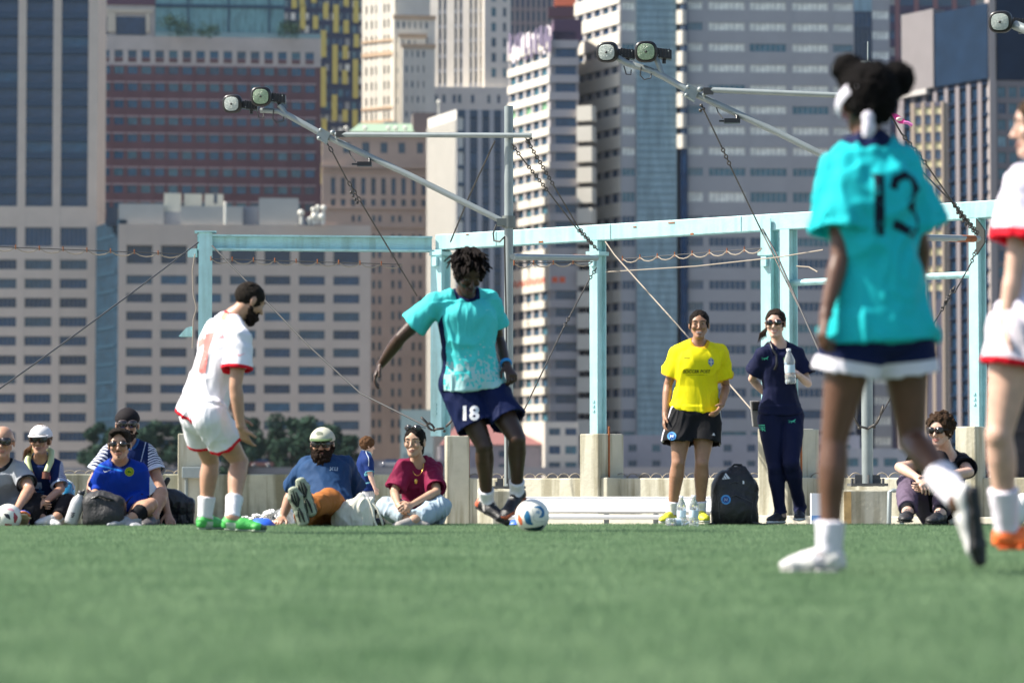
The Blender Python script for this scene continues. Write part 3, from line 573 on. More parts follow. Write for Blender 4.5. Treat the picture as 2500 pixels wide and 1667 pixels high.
tree('terrace_bush', 'round dark bush on the roof terrace, left one under the glass pavilion', 505, 58, 88, 56, 684, bush=True, n=700)
tree('terrace_bush', 'larger dark bush at the right end of the roof terrace beside the yellow panels', 700, 55, 90, 66, 688, bush=True, n=900)
tree('terrace_bush', 'flat dark hedge on the roof terrace beside the brown penthouse', 425, 45, 84, 90, 684, bush=True, n=900)

# ------------------------------------------------------------------ summer haze over the river
if HAZE:
    hb = MB(); hb.box(-700, 700, -60, 1300, -4.7, 160); hz = hb.build('haze', None); hz['kind'] = 'stuff'; hz['label'] = 'thin pale summer haze lying over the river and skyline'; hz['category'] = 'haze'
    hm = bpy.data.materials.new('haze'); hm.use_nodes = True; n = hm.node_tree; n.nodes.clear(); o_ = n.nodes.new('ShaderNodeOutputMaterial'); pv = n.nodes.new('ShaderNodeVolumePrincipled')
    pv.inputs['Color'].default_value = (.75, .82, .9, 1); pv.inputs['Density'].default_value = HAZE; pv.inputs['Anisotropy'].default_value = .2; n.links.new(pv.outputs[0], o_.inputs['Volume']); hz.data.materials.clear(); hz.data.materials.append(hm)
# ------------------------------------------------------------------ pier frame, parapets, posts
m_teal = mat('pale_teal_paint', (.38, .64, .66), .45, noise=.10, nscale=7, bump=.25, bscale=60, streak=.22)
m_galv = mat('galvanised_steel', (.25, .285, .285), .42, metal=.3, noise=.12, nscale=6)
m_black = mat('black_plastic', (.012, .012, .014), .35); m_rust = mat('rust', (.28, .09, .03), .9, noise=.3, nscale=20)
m_cable = mat('dark_cable', (.05, .05, .05), .6); m_chain = mat('worn_chain', (.07, .065, .06), .5, metal=.6, noise=.4, nscale=30); m_rope = mat('pale_rope', (.30, .26, .21), .9)
ZT = 3.09
cR, eR = PZ(1072, 574, ZT), PZ(2640, 477, ZT)
uR = (eR - cR) / np.linalg.norm(eR - cR); nR = np.array([-abs(uR[1]), -abs(uR[0]), 0.0])   # outward normal towards the camera
lL = PZ(482, 569, ZT); uL = (cR - lL) / np.linalg.norm(cR - lL); nL = np.array([uL[1], -uL[0], 0.0])
def onR(px):   # distance along the right wing that shows at column px
    d = raydir(px, 1100); A_ = np.array([[uR[0], -d[0]], [uR[1], -d[1]]]); b_ = (CAMP - cR)[:2]; return float(np.linalg.solve(A_, b_)[0])
def zat(p, py):  # height of pixel row py at the depth of point p
    return CAMZ + raydir(0, py)[2] * p[1]
LR = np.linalg.norm(eR - cR); LL = np.linalg.norm(cR - lL)
Z_ = np.array([0, 0, 1.0])
FR = thing('steel_frame', 'pale teal painted steel frame of posts and beams standing on the pier wall', 'frame', (cR[0], cR[1], DECK))
def beam(a, b, h, wd, name='beam', m=m_teal, par=None, n=nR):
    b_ = MB(); d = b - a; L_ = np.linalg.norm(d); d = d / L_; s_ = n * wd / 2; fl = .018
    # I-section: two flanges and a web
    b_.cbox((a + b) / 2 - Z_ * fl / 2, d * L_ / 2, s_, Z_ * fl / 2); b_.cbox((a + b) / 2 - Z_ * (h - fl / 2), d * L_ / 2, s_, Z_ * fl / 2)
    b_.cbox((a + b) / 2 - Z_ * h / 2, d * (L_ / 2 - .002), n * .012, Z_ * (h / 2 - fl - .001)); return b_.build(name, m, par or FR)
b = MB(); b.cbox((cR + eR) / 2 - Z_ * .085, uR * LR / 2, nR * .07, Z_ * .085); b.build('beam', m_teal, FR, bevel=.008)
beam(lL + np.array([.0, 0, -.02]), cR - uL * .08 - Z_ * .02, .17, .16, n=nL)
def post(p, wu, wn, z0, z1, name='post', u=uR, n=nR):
    b = MB(); c = np.array([p[0], p[1], 0])
    b.cbox(c + n * (wn / 2 - .008) + Z_ * (z0 + z1) / 2, u * wu / 2, n * .008, Z_ * (z1 - z0) / 2)
    b.cbox(c - n * (wn / 2 - .008) + Z_ * (z0 + z1) / 2, u * wu / 2, n * .008, Z_ * (z1 - z0) / 2)
    b.cbox(c + Z_ * (z0 + z1) / 2, u * (wu * .12), n * (wn / 2 - .017), Z_ * (z1 - z0) / 2)
    for k in range(3): b.cbox(c + n * (wn / 2 + .004) + Z_ * (z0 + .25 + k * .05), u * .012, n * .006, Z_ * .012)
    return b.build(name, m_teal, FR)
ZP = zat(cR + uR * onR(1460), 1060)       # top of the concrete pillars
for px, wu, z1 in ((1078, .15, ZT - .172), (1463, .10, ZT - .172), (1884, .12, ZT - .05), (1930, .11, ZT - .172), (2392, .10, ZT - .172), (2600, .1, ZT - .172)):
    post(cR + uR * onR(px) + nR * .02, wu, .17, ZP, z1)
post(lL + uL * .09, .15, .17, ZP, ZT - .0, u=uL, n=nL)
b = MB(); b.cbox(lL + uL * .09 + Z_ * .01, uL * .12, nL * .11, Z_ * .008); b.build('cap_plate', m_teal, FR)
for zz in ((687),):
    a, e = cR + uR * onR(1925), cR + uR * onR(2392); z = zat(a, 691)
    b = MB(); b.tube([np.array([a[0], a[1], z]), np.array([e[0], e[1], z])], .035, 10); b.build('rail', m_teal, FR)
for pxs in (1079, 1463, 1884):
    p = cR + uR * onR(pxs); b = MB(); b.cbox(np.array([p[0], p[1], zat(p, 620)]) + nR * .03, uR * .085, nR * .095, Z_ * .02); b.cbox(np.array([p[0], p[1], zat(p, 640)]) + nR * .13, uR * .03, nR * .02, Z_ * .05); b.build('bracket', m_teal, FR)
p = cR + uR * onR(2405); b = MB(); q = np.array([p[0], p[1], 0]) + nR * .13
zc_ = zat(p, 583); b.add([q + Z_ * (zc_ - .17), q + uR * .09 + Z_ * (zc_ - .05), q + uR * .09 + Z_ * (zc_ + .07), q + Z_ * (zc_ + .19), q + Z_ * (zc_ - .17) + nR * .03, q + uR * .09 + Z_ * (zc_ - .05) + nR * .03, q + uR * .09 + Z_ * (zc_ + .07) + nR * .03, q + Z_ * (zc_ + .19) + nR * .03], [(3, 2, 1, 0), (4, 5, 6, 7), (0, 1, 5, 4), (1, 2, 6, 5), (2, 3, 7, 6), (3, 0, 4, 7)])
b.build('gusset_plate', mat('dark_plate', (.03, .035, .03), .6), FR)
b = MB(); q = lL + np.array([-.06, -.03, 0]); zz = zat(lL, 810)
b.add([np.array([q[0] - .14, q[1], zz - .05]), np.array([q[0], q[1], zz - .05]), np.array([q[0], q[1], zz + .06]), np.array([q[0] - .06, q[1], zz + .04]), np.array([q[0] - .14, q[1] + .2, zz - .05]), np.array([q[0], q[1] + .2, zz - .05]), np.array([q[0], q[1] + .2, zz + .06]), np.array([q[0] - .06, q[1] + .2, zz + .04])], [(0, 1, 2, 3), (7, 6, 5, 4), (0, 4, 5, 1), (3, 2, 6, 7), (0, 3, 7, 4), (1, 5, 6, 2)])
b.build('bracket', m_teal, FR)
b = MB(); b.cbox(np.array([lL[0] - .05, lL[1] - .02, zat(lL, 618)]), (.05, 0, 0), (0, .05, 0), (0, 0, .045)); b.build('bracket', m_teal, FR)

# parapets
m_conc2 = mat('stained_shaded_concrete', (.34, .34, .26), .9, noise=.2, nscale=2.6, bump=.5, bscale=25, streak=.5)  # green stains, plus the left wing's shade darkened into the base colour
def wall_strip(name, label, a, b_, n, ztop, thick, m=m_conc):
    w = MB(); d = b_ - a; a0 = np.array([a[0], a[1], DECK]); w.obox(a0 - n * thick / 2, d * [1, 1, 0], n * thick, Z_ * (ztop - DECK))
    o = w.build(name, m, bevel=.015); tag(o, label, 'wall'); return o
zwR = zat(cR + uR * onR(1300), 1167); zwL = zat(lL, 1157)
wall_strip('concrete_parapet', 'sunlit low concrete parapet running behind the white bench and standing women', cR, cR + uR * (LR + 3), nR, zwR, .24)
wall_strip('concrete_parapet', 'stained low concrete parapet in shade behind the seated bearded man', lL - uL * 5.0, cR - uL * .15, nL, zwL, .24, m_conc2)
def pillar(px, label, wu, wn, ztop, low=True, u=uR, n=nR, p=None, off=.16):
    T = thing('concrete_pillar', label, 'pillar', (0, 0, 0)); p = cR + uR * onR(px) if p is None else p; T.location = (p[0], p[1], DECK)
    c = np.array([p[0], p[1], 0]) + n * off; b = MB(); b.cbox(c + Z_ * (ztop + DECK) / 2, u * wu / 2, n * wn / 2, Z_ * (ztop - DECK) / 2); b.build('shaft', m_conc, T, bevel=.012)
    if low:
        b = MB(); zl = zwR + .005; b.cbox(c + u * (wu / 2 + .045) + Z_ * (zl + DECK) / 2, u * .043, n * wn * .42, Z_ * (zl - DECK) / 2); b.build('buttress', m_conc, T, bevel=.01)
        b = MB(); q = c + u * (wu / 2 + .006) + n * wn * .1
        b.tube([q + Z_ * (ztop + .08), q + Z_ * (ztop - .25), q + Z_ * (ztop - .5)], .012, 6); b.build('rusty_pipe', m_rust, T)
        b = MB(); b.cbox(q + u * .002 + Z_ * (ztop - .62), u * .012, n * .03, Z_ * .12); b.build('conduit', m_galv, T)
    return T
pillar(1490, 'concrete pillar with a sunlit face carrying the middle post left of the woman in yellow', .24, .48, ZP)
pillar(1112, 'shaded rust streaked concrete pillar at the corner behind the maroon-shirted woman', .25, .34, ZP, u=uL, n=nL)
pillar(1945, 'concrete pillar partly hidden behind the woman in navy', .36, .62, ZP + .03)
pillar(2388, 'tall pale concrete pillar under the right-hand post beside the curly haired man', .22, .22, zat(cR + uR * onR(2366), 1042), low=False)
pillar(0, 'sunlit concrete pillar under the left-hand post behind the white-shirted player', .30, .34, ZP + .02, low=False, u=uL, n=nL, p=lL + uL * -.05)
b = MB(); q = np.array([lL[0] + .02, lL[1] - .35, DECK])
b.box(q[0] - .13, q[0] + .13, q[1] - .1, q[1] + .1, .38, .5); b.tube([q + [-.09, 0, 0], q + [-.09, 0, .55]], .02); b.tube([q + [.09, 0, 0], q + [.09, 0, .55]], .02)
tag(b.build('grey_stand', m_galv, bevel=.01), 'small grey metal stand against the sunlit left-hand concrete pillar', 'stand')
b = MB(); a = cR + uR * 1.2 + nR * .45; b.obox(np.array([a[0], a[1], DECK]), uR * 6.2, nR * .16, Z_ * .14);
tag(b.build('concrete_kerb', mat('pale_kerb', (.5, .47, .38), .9, noise=.15, nscale=3), bevel=.01), 'low pale concrete kerb at the foot of the sunlit parapet', 'kerb')

# coil fence loops along the parapet tops
def coil(name, label, a, b_, z, rad, pitch, m, r=.006):
    w = MB(); L_ = np.linalg.norm(b_ - a); d = (b_ - a) / L_; n = int(L_ / pitch) * 8
    pts = [np.array([a[0], a[1], z]) + d * (L_ * i / n) + d * rad * .5 * math.sin(i * 2 * math.pi / 8) + Z_ * rad * .5 * (1 + math.cos(i * 2 * math.pi / 8) * 1.0) + np.array([0, .05 * math.sin(i * .785), 0]) for i in range(n)]
    w.tube(pts, r, 4); tag(w.build(name, m), label, 'wire coil')
coil('wire_coil', 'loose loops of wire fencing lying on the sunlit parapet top', cR + uR * .2, cR + uR * (LR - 1), zwR, .05, .15, m_rope)
coil('wire_coil', 'loose loops of wire fencing on the shaded parapet behind the seated spectators', lL - uL * 5, lL + uL * .3, zwL, .04, .12, m_rope)

# ------------------------------------------------------------------ chains, cables
def chain_mesh(w, pts, lk=.05, r=.008, var=0.0):
    pts = [np.array(p, float) for p in pts]
    for a, b_ in zip(pts[:-1], pts[1:]):
        L_ = np.linalg.norm(b_ - a)
        if L_ < 1e-6: continue
        d = (b_ - a) / L_; n = max(1, int(L_ / lk)); s1 = np.cross(d, [0, 1.0, .1]); s1 /= np.linalg.norm(s1); s2 = np.cross(d, s1)
        for i in range(n):
            c = a + d * (L_ * (i + .5) / n); sd = s1 if i % 2 else s2
            w.tube([c + d * lk * .62 * math.cos(t) + sd * lk * .3 * math.sin(t) for t in np.linspace(0, 2 * math.pi, 9)[:-1]], r, 4, cap=False, closed=True)
def sag(a, b_, s, n=12): return [np.array(a) * (1 - t) + np.array(b_) * t - Z_ * s * 4 * t * (1 - t) for t in np.linspace(0, 1, n)]
def cable(name, label, pts, r, m, cat='cable'):
    w = MB(); w.tube(pts, r, 6); return tag(w.build(name, m), label, cat)
# ------------------------------------------------------------------ light poles
m_lens = mat('lamp_lens', (.36, .41, .38), .25, noise=.25, nscale=60, bump=1.0, bscale=120, spec=.8)
m_lens2 = mat('lamp_lens_green', (.24, .34, .21), .25, noise=.3, nscale=60, bump=1.0, bscale=120, spec=.8)
def floodlight(c, axis, m, label, group=None, k=1.0):
    T = thing('floodlight', label, 'floodlight', c, group); ax = np.array(axis, float); ax /= np.linalg.norm(ax); c = np.array(c)
    s = np.cross(ax, Z_); s /= np.linalg.norm(s); u = np.cross(s, ax)
    def squircle(r, zz, e=2.8, n=24):
        return [c + ax * zz + s * (r[0] * math.copysign(abs(math.cos(t)) ** (2 / e), math.cos(t))) + u * (r[1] * math.copysign(abs(math.sin(t)) ** (2 / e), math.sin(t))) for t in np.linspace(0, 2 * math.pi, n, endpoint=False)]
    b = MB(); rings = [squircle((.085 * k, .085 * k), .055 * k), squircle((.105 * k, .1 * k), .05 * k), squircle((.108 * k, .103 * k), .0), squircle((.09 * k, .085 * k), -.05 * k), squircle((.05 * k, .05 * k), -.09 * k), squircle((.02 * k, .02 * k), -.10 * k)]
    vs = [v for r_ in rings for v in r_]; n = 24
    b.add(vs, [(i * n + j, (i + 1) * n + j, (i + 1) * n + (j + 1) % n, i * n + (j + 1) % n) for i in range(5) for j in range(n)], 0, True)
    b.build('housing', m_black, T)
    b = MB(); r0 = squircle((.080 * k, .076 * k), .056 * k); r1 = squircle((.05 * k, .05 * k), .062 * k); b.add(r0 + r1 + [c + ax * .064 * k], [(j, (j + 1) % n, n + (j + 1) % n, n + j) for j in range(n)] + [(n + j, n + (j + 1) % n, 2 * n) for j in range(n)], 0, True); b.ell(c + ax * .064 * k, .012 * k, 8, 6, 1)
    b.build('lens', [m, m_black], T)
    q = c - ax * .09 * k + np.array([.17 * k, 0, -.02 * k])
    b = MB(); b.cbox(c - ax * .1 * k + np.array([.08 * k, 0, -.012 * k]), (.1 * k, 0, -.02 * k), (0, .05 * k, 0), (0, 0, .04 * k)); b.cbox(q, (.07 * k, 0, -.01), (0, .055 * k, 0), (.0, 0, .045 * k))
    for i in range(4): b.cbox(q + np.array([(-.045 + .03 * i) * k, -.058 * k, .0]), (.006, 0, 0), (0, .008, 0), (0, 0, .045 * k))
    b.tube([q + [0.0, 0, -.03 * k], q + [.0, 0, -.09 * k]], .02 * k, 8); b.build('driver_box', m_black, T, bevel=.004)
    b = MB(); b.ell(q + [.04 * k, -.06 * k, .02 * k], .008 * k, 8, 6); b.ell(q + [-.06 * k, -.06 * k, -.02 * k], .007 * k, 8, 6); b.build('bolt', m_galv, T)
    return T
def light_pole(pxb, pyt, pyb, Y, plab, dx, dy, mast_only=False):
    """dx, dy shift the boom drawing from the first pole's pixel places"""
    base = P(pxb, pyb, Y); zt = P(pxb, pyt, Y)[2]
    T = thing('light_pole', plab, 'light pole', (base[0], Y, base[2]))
    b = MB(); r = .043 if pxb < 2000 else .05; b.tube([base, [base[0], Y, zt]], r, 8); b.build('mast', m_galv, T)
    b = MB(); b.cbox(base + Z_ * .015, (.16, 0, 0), (0, .16, 0), (0, 0, .012))
    for i in (-1, 1):
        for j in (-1, 1): b.tube([base + [i * .12, j * .12, 0], base + [i * .12, j * .12, .07]], .014, 6)
    for i in range(4): a = i * 1.57; b.cbox(base + [math.cos(a) * .08, math.sin(a) * .08, .06], (math.cos(a) * .03, math.sin(a) * .03, 0), (-math.sin(a) * .005, math.cos(a) * .005, 0), (0, 0, .04))
    b.build('base_plate', mat('weathered_plate', (.10, .10, .10), .6, metal=.3), T)
    Yb = Y + .02
    def Q(px, py, d=0): return P(px + dx, py + dy, Yb + .6 * ((1240 - px) / 630.0) + d)
    b = MB(); b.tube([[base[0], Y, P(pxb, 528 + dy, Y)[2]], [base[0], Y, P(pxb, 556 + dy, Y)[2]]], .066, 10); b.cbox(P(1228 + dx, 543 + dy, Y - .02), (.06, 0, 0), (0, .04, 0), (0, 0, .035)); b.build('clamp', mat('dark_clamp', (.16, .18, .17), .6, metal=.4), T)
    return T, Q, base
lab1 = 'grey steel light pole in the middle of the photo whose long boom points up left'
lab2 = 'grey steel light pole behind the legs of player 13 with boom reaching up left'
def boom(T, Q, hidden=False, bend=False):
    b = MB(); b.tube([Q(1232, 543), Q(1000, 428), Q(790, 330), Q(700, 280)], .031, 10)
    if not bend: b.tube([Q(700, 283), Q(680, 272), Q(636, 270)], [.028, .026, .026], 8)
    else: b.tube([Q(720, 292), Q(690, 277), Q(632, 259), Q(612, 247)], .029, 8)
    b.build('boom', m_galv, T)
    b = MB()
    if not bend: b.tube([Q(700, 281), Q(690, 268), Q(682, 258)], .026, 8)
    else: b.tube([Q(722, 296), Q(712, 265), Q(704, 248), Q(686, 240)], .025, 8)
    b.build('branch_arm', m_galv, T)
    b = MB(); b.tube([Q(818, 329, -.06), Q(1297, 331, -.12)] if not bend else [Q(840, 325, -.06), Q(1297, 344, -.1)], .025, 8); b.build('strut', m_galv, T)
    b = MB(); b.cbox(Q(790, 332), (.05, 0, -.03), (0, .06, 0), (.02, 0, .05)); b.ell(Q(783, 318, -.06), .02); b.ell(Q(779, 338, -.06), .022); b.ell(Q(822, 336, -.06), .02); b.ell(Q(812, 324, -.06), .026); b.build('clamp', m_galv, T)
    b = MB(); b.cbox(Q(832, 328, -.06), (.045, 0, 0), (0, .03, 0), (0, 0, .028)); b.build('turnbuckle', m_cable, T)
    # little arm light hanging under the boom
    b = MB(); b.cbox(Q(890, 401, -.05), (.07, 0, .0), (0, .04, 0), (0, 0, .02)); b.cbox(Q(868, 401, -.05), (.035, 0, 0), (0, .015, 0), (0, 0, .008)); b.tube([Q(902, 400, -.04), Q(903, 390, -.03), Q(898, 384, 0)], .014, 6); b.build('sensor_box', m_black, T)
    b = MB(); b.tube([Q(852, 368), Q(856, 380, -.02), Q(868, 395, -.04)], .006, 5); b.build('loop_cable', m_cable, T); b = MB(); b.tube([Q(668, 268, -.03), Q(666, 290, -.03), Q(676, 300, -.03), Q(692, 296, -.03), Q(694, 276, 0)], .006, 5); b.build('loop_cable', m_cable, T); b = MB(); b.tube([Q(626, 266, -.03), Q(632, 287, -.03), Q(643, 288, -.03), Q(644, 276, -.02)], .006, 5); b.build('loop_cable', m_cable, T)
T1, Q1, b1 = light_pole(1242, 260, 1193, 28.5, lab1, 0, 0); boom(T1, Q1)
T2, Q2, b2 = light_pole(2118, 150, 1187, 26.0, lab2, 897, -105); boom(T2, Q2, bend=True)
b = MB(); b.tube([P(2119, 150, 26), P(2119, 102, 26)], .008, 6); b.ell(P(2118, 168, 26), .03); b.build('antenna', m_galv, T2)
floodlight(P(569, 254, 29.1), (-.25, -1, -.12), m_lens, 'left floodlight at the tip of the boom before the red brick building', k=.9)
floodlight(P(638, 236, 29.0), (-.05, -1, -.12), m_lens2, 'right floodlight on the boom before the red brick building', k=.95)
floodlight(P(1484, 128, 26.6), (-.3, -1, -.15), m_lens, 'left floodlight of the pair before the grey grid tower', k=.92)
floodlight(P(1577, 127, 26.5), (-.05, -1, -.12), m_lens2, 'greenish right floodlight of the pair before the grey grid tower', k=.95)
floodlight(P(2443, 54, 24.0), (-.3, -1, -.15), m_lens, 'single floodlight at the top right corner of the photo', k=.88)
b = MB(); b.tube([P(2478, 62, 24.0), P(2560, 95, 23.8), P(2900, 250, 23.5), P(3120, 360, 23.2)], .04, 10); b.tube([P(3130, 60, 23.2), P(3130, 1190, 23.2)], .055, 8)
tag(b.build('light_pole', m_galv), 'third light pole standing just outside the right edge, only its lamp boom tip showing', 'light pole')
# pole plinths
def plinth(label, x0, x1, yt, Y, d=.42):
    a, e = P(x0, yt, Y), P(x1, yt, Y); b = MB(); b.box(a[0], e[0], Y - .02, Y + d, DECK, a[2]); tag(b.build('concrete_plinth', m_conc, bevel=.012), label, 'plinth')
plinth('small concrete plinth under the middle light pole behind the ball', 1201, 1281, 1197, 28.2)
plinth('squarish rust edged concrete plinth under the light pole behind player 13', 2061, 2170, 1196, 25.7)
b = MB(); a = P(2061, 1197, 25.66); b.box(a[0] - .001, a[0] + .06, 25.655, 25.675, DECK, a[2] - .01); tag(b.build('rust_stain', mat('rust_stain', (.42, .28, .12), .9, noise=.4, nscale=8)), 'rusty orange stain down the left edge of the squarish plinth', 'stain')
b = MB(); b.tube([P(2170, 1283, 25.2), P(2172, 1200, 25.2), P(2182, 1197, 25.2), P(2200, 1197, 25.2), P(2202, 1283, 25.2)], .02, 8); tag(b.build('folding_chair_frame', m_galv), 'bare bent metal tube frame beside the curly haired man', 'frame')

# chains and cables (each hangs between two fixed points)
def chainobj(label, segs, r=.006, lk=.05):
    w = MB()
    for kind, pts in segs:
        if kind == 'c': chain_mesh(w, pts, lk, r)
        elif kind == 'w': w.tube(pts, .0075, 6)
        else:
            for p in pts: w.ell(p, .016, 8, 6)
    o = w.build('chain', m_chain); tag(o, label, 'chain')
def pl_(*a, Y=29.0, Y2=None):
    n = len(a); Y2 = Y if Y2 is None else Y2; return [P(x, y, Y + (Y2 - Y) * i / max(1, n - 1)) for i, (x, y) in enumerate(a)]
def seg(a, b_, Ya, Yb): return [P(a[0], a[1], Ya), P(b_[0], b_[1], Yb)]
chainobj('dark chain running from the left boom clamp down behind the head of player 18', [('c', seg((795, 345), (812, 372), 29, 29)), ('w', seg((812, 372), (845, 435), 29, 29.3)), ('c', seg((845, 435), (885, 500), 29.3, 29.5)), ('b', pl_((857, 470), (862, 478), (867, 487), (872, 495), Y=29.3)), ('w', seg((885, 500), (1018, 722), 29.5, 30.6))])
chainobj('left one of two parallel chains going down right from the middle pole strut', [('c', seg((1250, 352), (1268, 378), 28.4, 28.6)), ('w', seg((1268, 378), (1285, 400), 28.6, 28.8)), ('c', seg((1285, 400), (1340, 470), 28.8, 29.4)), ('w', seg((1340, 470), (1408, 558), 29.4, 30)), ('c', seg((1408, 558), (1457, 608), 30, 30.6))])
chainobj('right one of two parallel chains going down right from the middle pole strut', [('c', seg((1282, 335), (1350, 450), 28.4, 29.2)), ('w', seg((1350, 450), (1412, 555), 29.2, 30)), ('c', seg((1412, 555), (1458, 610), 30, 30.5)), ('b', pl_((1290, 343), (1292, 350), (1296, 338), Y=28.4))])
chainobj('long dark chain hanging from the second boom clamp towards player 13', [('b', pl_((1712, 258), (1718, 266), (1710, 270), Y=26.3)), ('w', seg((1715, 262), (1760, 355), 26.3, 26.9)), ('c', seg((1760, 355), (1785, 410), 26.9, 27.2)), ('w', seg((1785, 410), (1862, 570), 27.2, 28.6)), ('w', seg((1862, 570), (2000, 850), 28.6, 27.6))])
chainobj('upper chain coming down right past the pink ribbon to the right-hand post', [('w', seg((2165, 265), (2200, 325), 26.1, 26.2)), ('c', seg((2200, 325), (2260, 400), 26.2, 26.6)), ('w', seg((2260, 400), (2325, 492), 26.6, 27.3)), ('c', seg((2325, 492), (2388, 570), 27.3, 28)), ('b', pl_((2338, 520), (2345, 530), (2352, 540), (2358, 548), (2372, 548), Y=27.6))])
chainobj('lower chain coming down right behind the shoulder of player 13', [('w', seg((2145, 420 - 105), (2182, 352), 26.1, 26.2)), ('c', seg((2182, 352), (2225, 392), 26.2, 26.5)), ('w', seg((2225, 392), (2325, 495), 26.5, 27.3)), ('c', seg((2325, 495), (2385, 575), 27.3, 28))])
chainobj('chain going down left from the dark plate on the right-hand post', [('c', seg((2382, 610), (2372, 640), 28, 27.8)), ('w', seg((2372, 640), (2330, 715), 27.8, 27.4)), ('c', seg((2330, 700), (2298, 758), 27.4, 27.1)), ('b', pl_((2312, 733), (2307, 742), (2302, 750), Y=27.2)), ('w', seg((2298, 758), (2135, 1040), 27.1, 26.1))])
chainobj('chain going down left from the middle post across the striped towers', [('c', seg((1456, 655), (1440, 680), 30.4, 30.2)), ('w', seg((1440, 680), (1392, 770), 30.2, 29.8)), ('c', seg((1392, 770), (1376, 800), 29.8, 29.6)), ('w', seg((1376, 800), (1275, 1010), 29.6, 28.7)), ('c', seg((1275, 1010), (1250, 1050), 28.7, 28.5))])
chainobj('chain swag tied round the light pole behind player 13', [('c', [P(x, y, 25.9) for x, y in ((2075, 995), (2085, 1020), (2097, 1040), (2118, 1046), (2138, 1036), (2150, 1012), (2156, 990))]), ('b', pl_((2098, 1044), (2134, 1042), Y=25.9))], lk=.07, r=.01)
chainobj('chain tangle at the foot of the corner post', [('c', [P(x, y, 31) for x, y in ((1030, 1020), (1058, 1048), (1085, 1045), (1110, 1020))]), ('b', pl_((1060, 1050), (1085, 1052), Y=31))], lk=.08, r=.012)
cable('cable', 'thin cable rising from the left edge to the top of the left-hand post', sag(P(-60, 990, 27), P(484, 592, 32.0), .02), .008, m_cable)
cable('cable', 'thin cable falling from the left-hand post down right behind player 18', [P(518, 600, 31.9), P(760, 850, 31), P(880, 960, 30.5), P(1040, 1040, 30)], .009, m_cable)
cable('cable', 'thin dark cable from the pole strut down left to the teal beam', [P(1208, 345, 28.4), P(1145, 480, 29), P(1100, 590, 31)], .009, m_cable)
cable('cable', 'looped cable hanging round the middle light pole at the beam', [P(1212, 548, 28.4), P(1204, 570, 28.4), P(1206, 588, 28.4), P(1220, 590, 28.3), P(1232, 578, 28.3), P(1232, 600, 28.4), P(1236, 800, 28.4), P(1238, 1180, 28.4)], .009, m_cable)
cable('rope', 'pale rope falling from the middle post behind the woman in yellow', [P(1478, 590, 30.6), P(1500, 622, 30.4), P(1685, 828, 28.5), P(1835, 1000, 27), P(1900, 1090, 26.6)], .0075, m_rope, 'rope')
cable('cable', 'dark cable falling right from the second boom post towards player 13', [P(1862, 560, 28.6), P(1895, 620, 28.2), P(2010, 880, 26.5)], .010, m_cable)
cable('wire', 'thin wire curling down beside the left-hand post', [P(476, 620, 31.9), P(470, 660, 31.9), P(472, 720, 31.9), P(480, 752, 31.9), P(472, 780, 31.9), P(470, 850, 31.9)], .007, m_rope)
b = MB(); b.tube([P(1252, 627, 28.4), P(1456, 630, 30.6)], .03, 8); b.tube([P(1400, 629, 30.0), P(1440, 630, 30.45)], .033, 8, 1)
tag(b.build('brace_bar', [m_galv, m_rust]), 'grey brace bar with rusty end between the light pole and the middle post', 'bar')
b = MB(); b.tube([P(2150, 578, 26.1), P(2388, 583, 28)], .03, 8); b.tube([P(2318, 582, 27.45), P(2378, 583, 27.9)], .033, 8, 1)
tag(b.build('brace_bar', [m_galv, m_rust]), 'rust patched brace bar right of the elbow of player 13', 'bar')
def netrope(label, pts, Y, hooks=True):
    w = MB(); w.tube(pts, .005, 5)
    pts = np.array(pts); s = []
    for i in range(len(pts) - 1):
        a, b_ = pts[i], pts[i + 1]; s += [a - Z_ * .0, a * .75 + b_ * .25 - Z_ * .035, a * .5 + b_ * .5 - Z_ * .045, a * .25 + b_ * .75 - Z_ * .035]
        if hooks: w.tube([a - Z_ * .02, a + Z_ * .03], .007, 5, 1)
    s.append(pts[-1]); w.tube(s, .006, 5, 2)
    tag(w.build('net_cable', [m_cable, m_rust, m_rope]), label, 'cable')
netrope('net cable with little hooks crossing the left office tower to the left-hand post', [P(-20 + 58 * i, 602 + 2.3 * i, 31 + .11 * i) for i in range(9)], 31)
netrope('faint net cable with rusty hooks hanging under the left beam', [P(515 + 52 * i, 632 + 1.5 * i, 31.8 + .03 * i) for i in range(10)], 32)
netrope('net cable curving between the middle post and the thick post', [P(1520 + 42.5 * i, 632 - 3.2 * i, 31 - .25 * i) for i in range(9)], 30)
netrope('net cable between the light pole and the middle post under the brace bar', [P(1255 + 48 * i, 643 - 1.0 * i, 29.2 + .3 * i) for i in range(5)], 30)
cable('wire', 'thin bare wire running from the middle post to behind player 13', [P(1480, 664, 30.5), P(1700, 650, 29), P(1900, 628, 28), P(2010, 610, 27)], .006, m_rope)
cable('wire', 'short curled wire end left of the arm of player 13', [P(1945, 650, 27.6), P(1975, 652, 27.5), P(1996, 664, 27.4)], .007, m_rope)
# ribbon
b = MB(); q = [P(x, y, 26.1) for x, y in ((2176, 277), (2188, 278), (2198, 284), (2208, 292), (2212, 300), (2204, 302), (2196, 302), (2186, 292))]
b.add(q + [v + np.array([0, .02, 0]) for v in q], [tuple(range(8)), tuple(range(15, 7, -1))] + [(i, (i + 1) % 8, 8 + (i + 1) % 8, 8 + i) for i in range(8)])
b.tube([P(2206, 299, 26.1), P(2216, 300, 26.1), P(2227, 307, 26.1)], .016, 6, 1); b.ell(P(2196, 291, 26.07), (.03, .012, .018), 8, 6, 2)
tag(b.build('ribbon', [mat('magenta_cloth', (.62, .04, .28), .6), mat('pink_cloth', (.75, .2, .5), .6), mat('pale_ribbon', (.7, .55, .5), .6)]), 'pink and magenta scrap of ribbon tied to a chain right of the dark hair', 'ribbon')

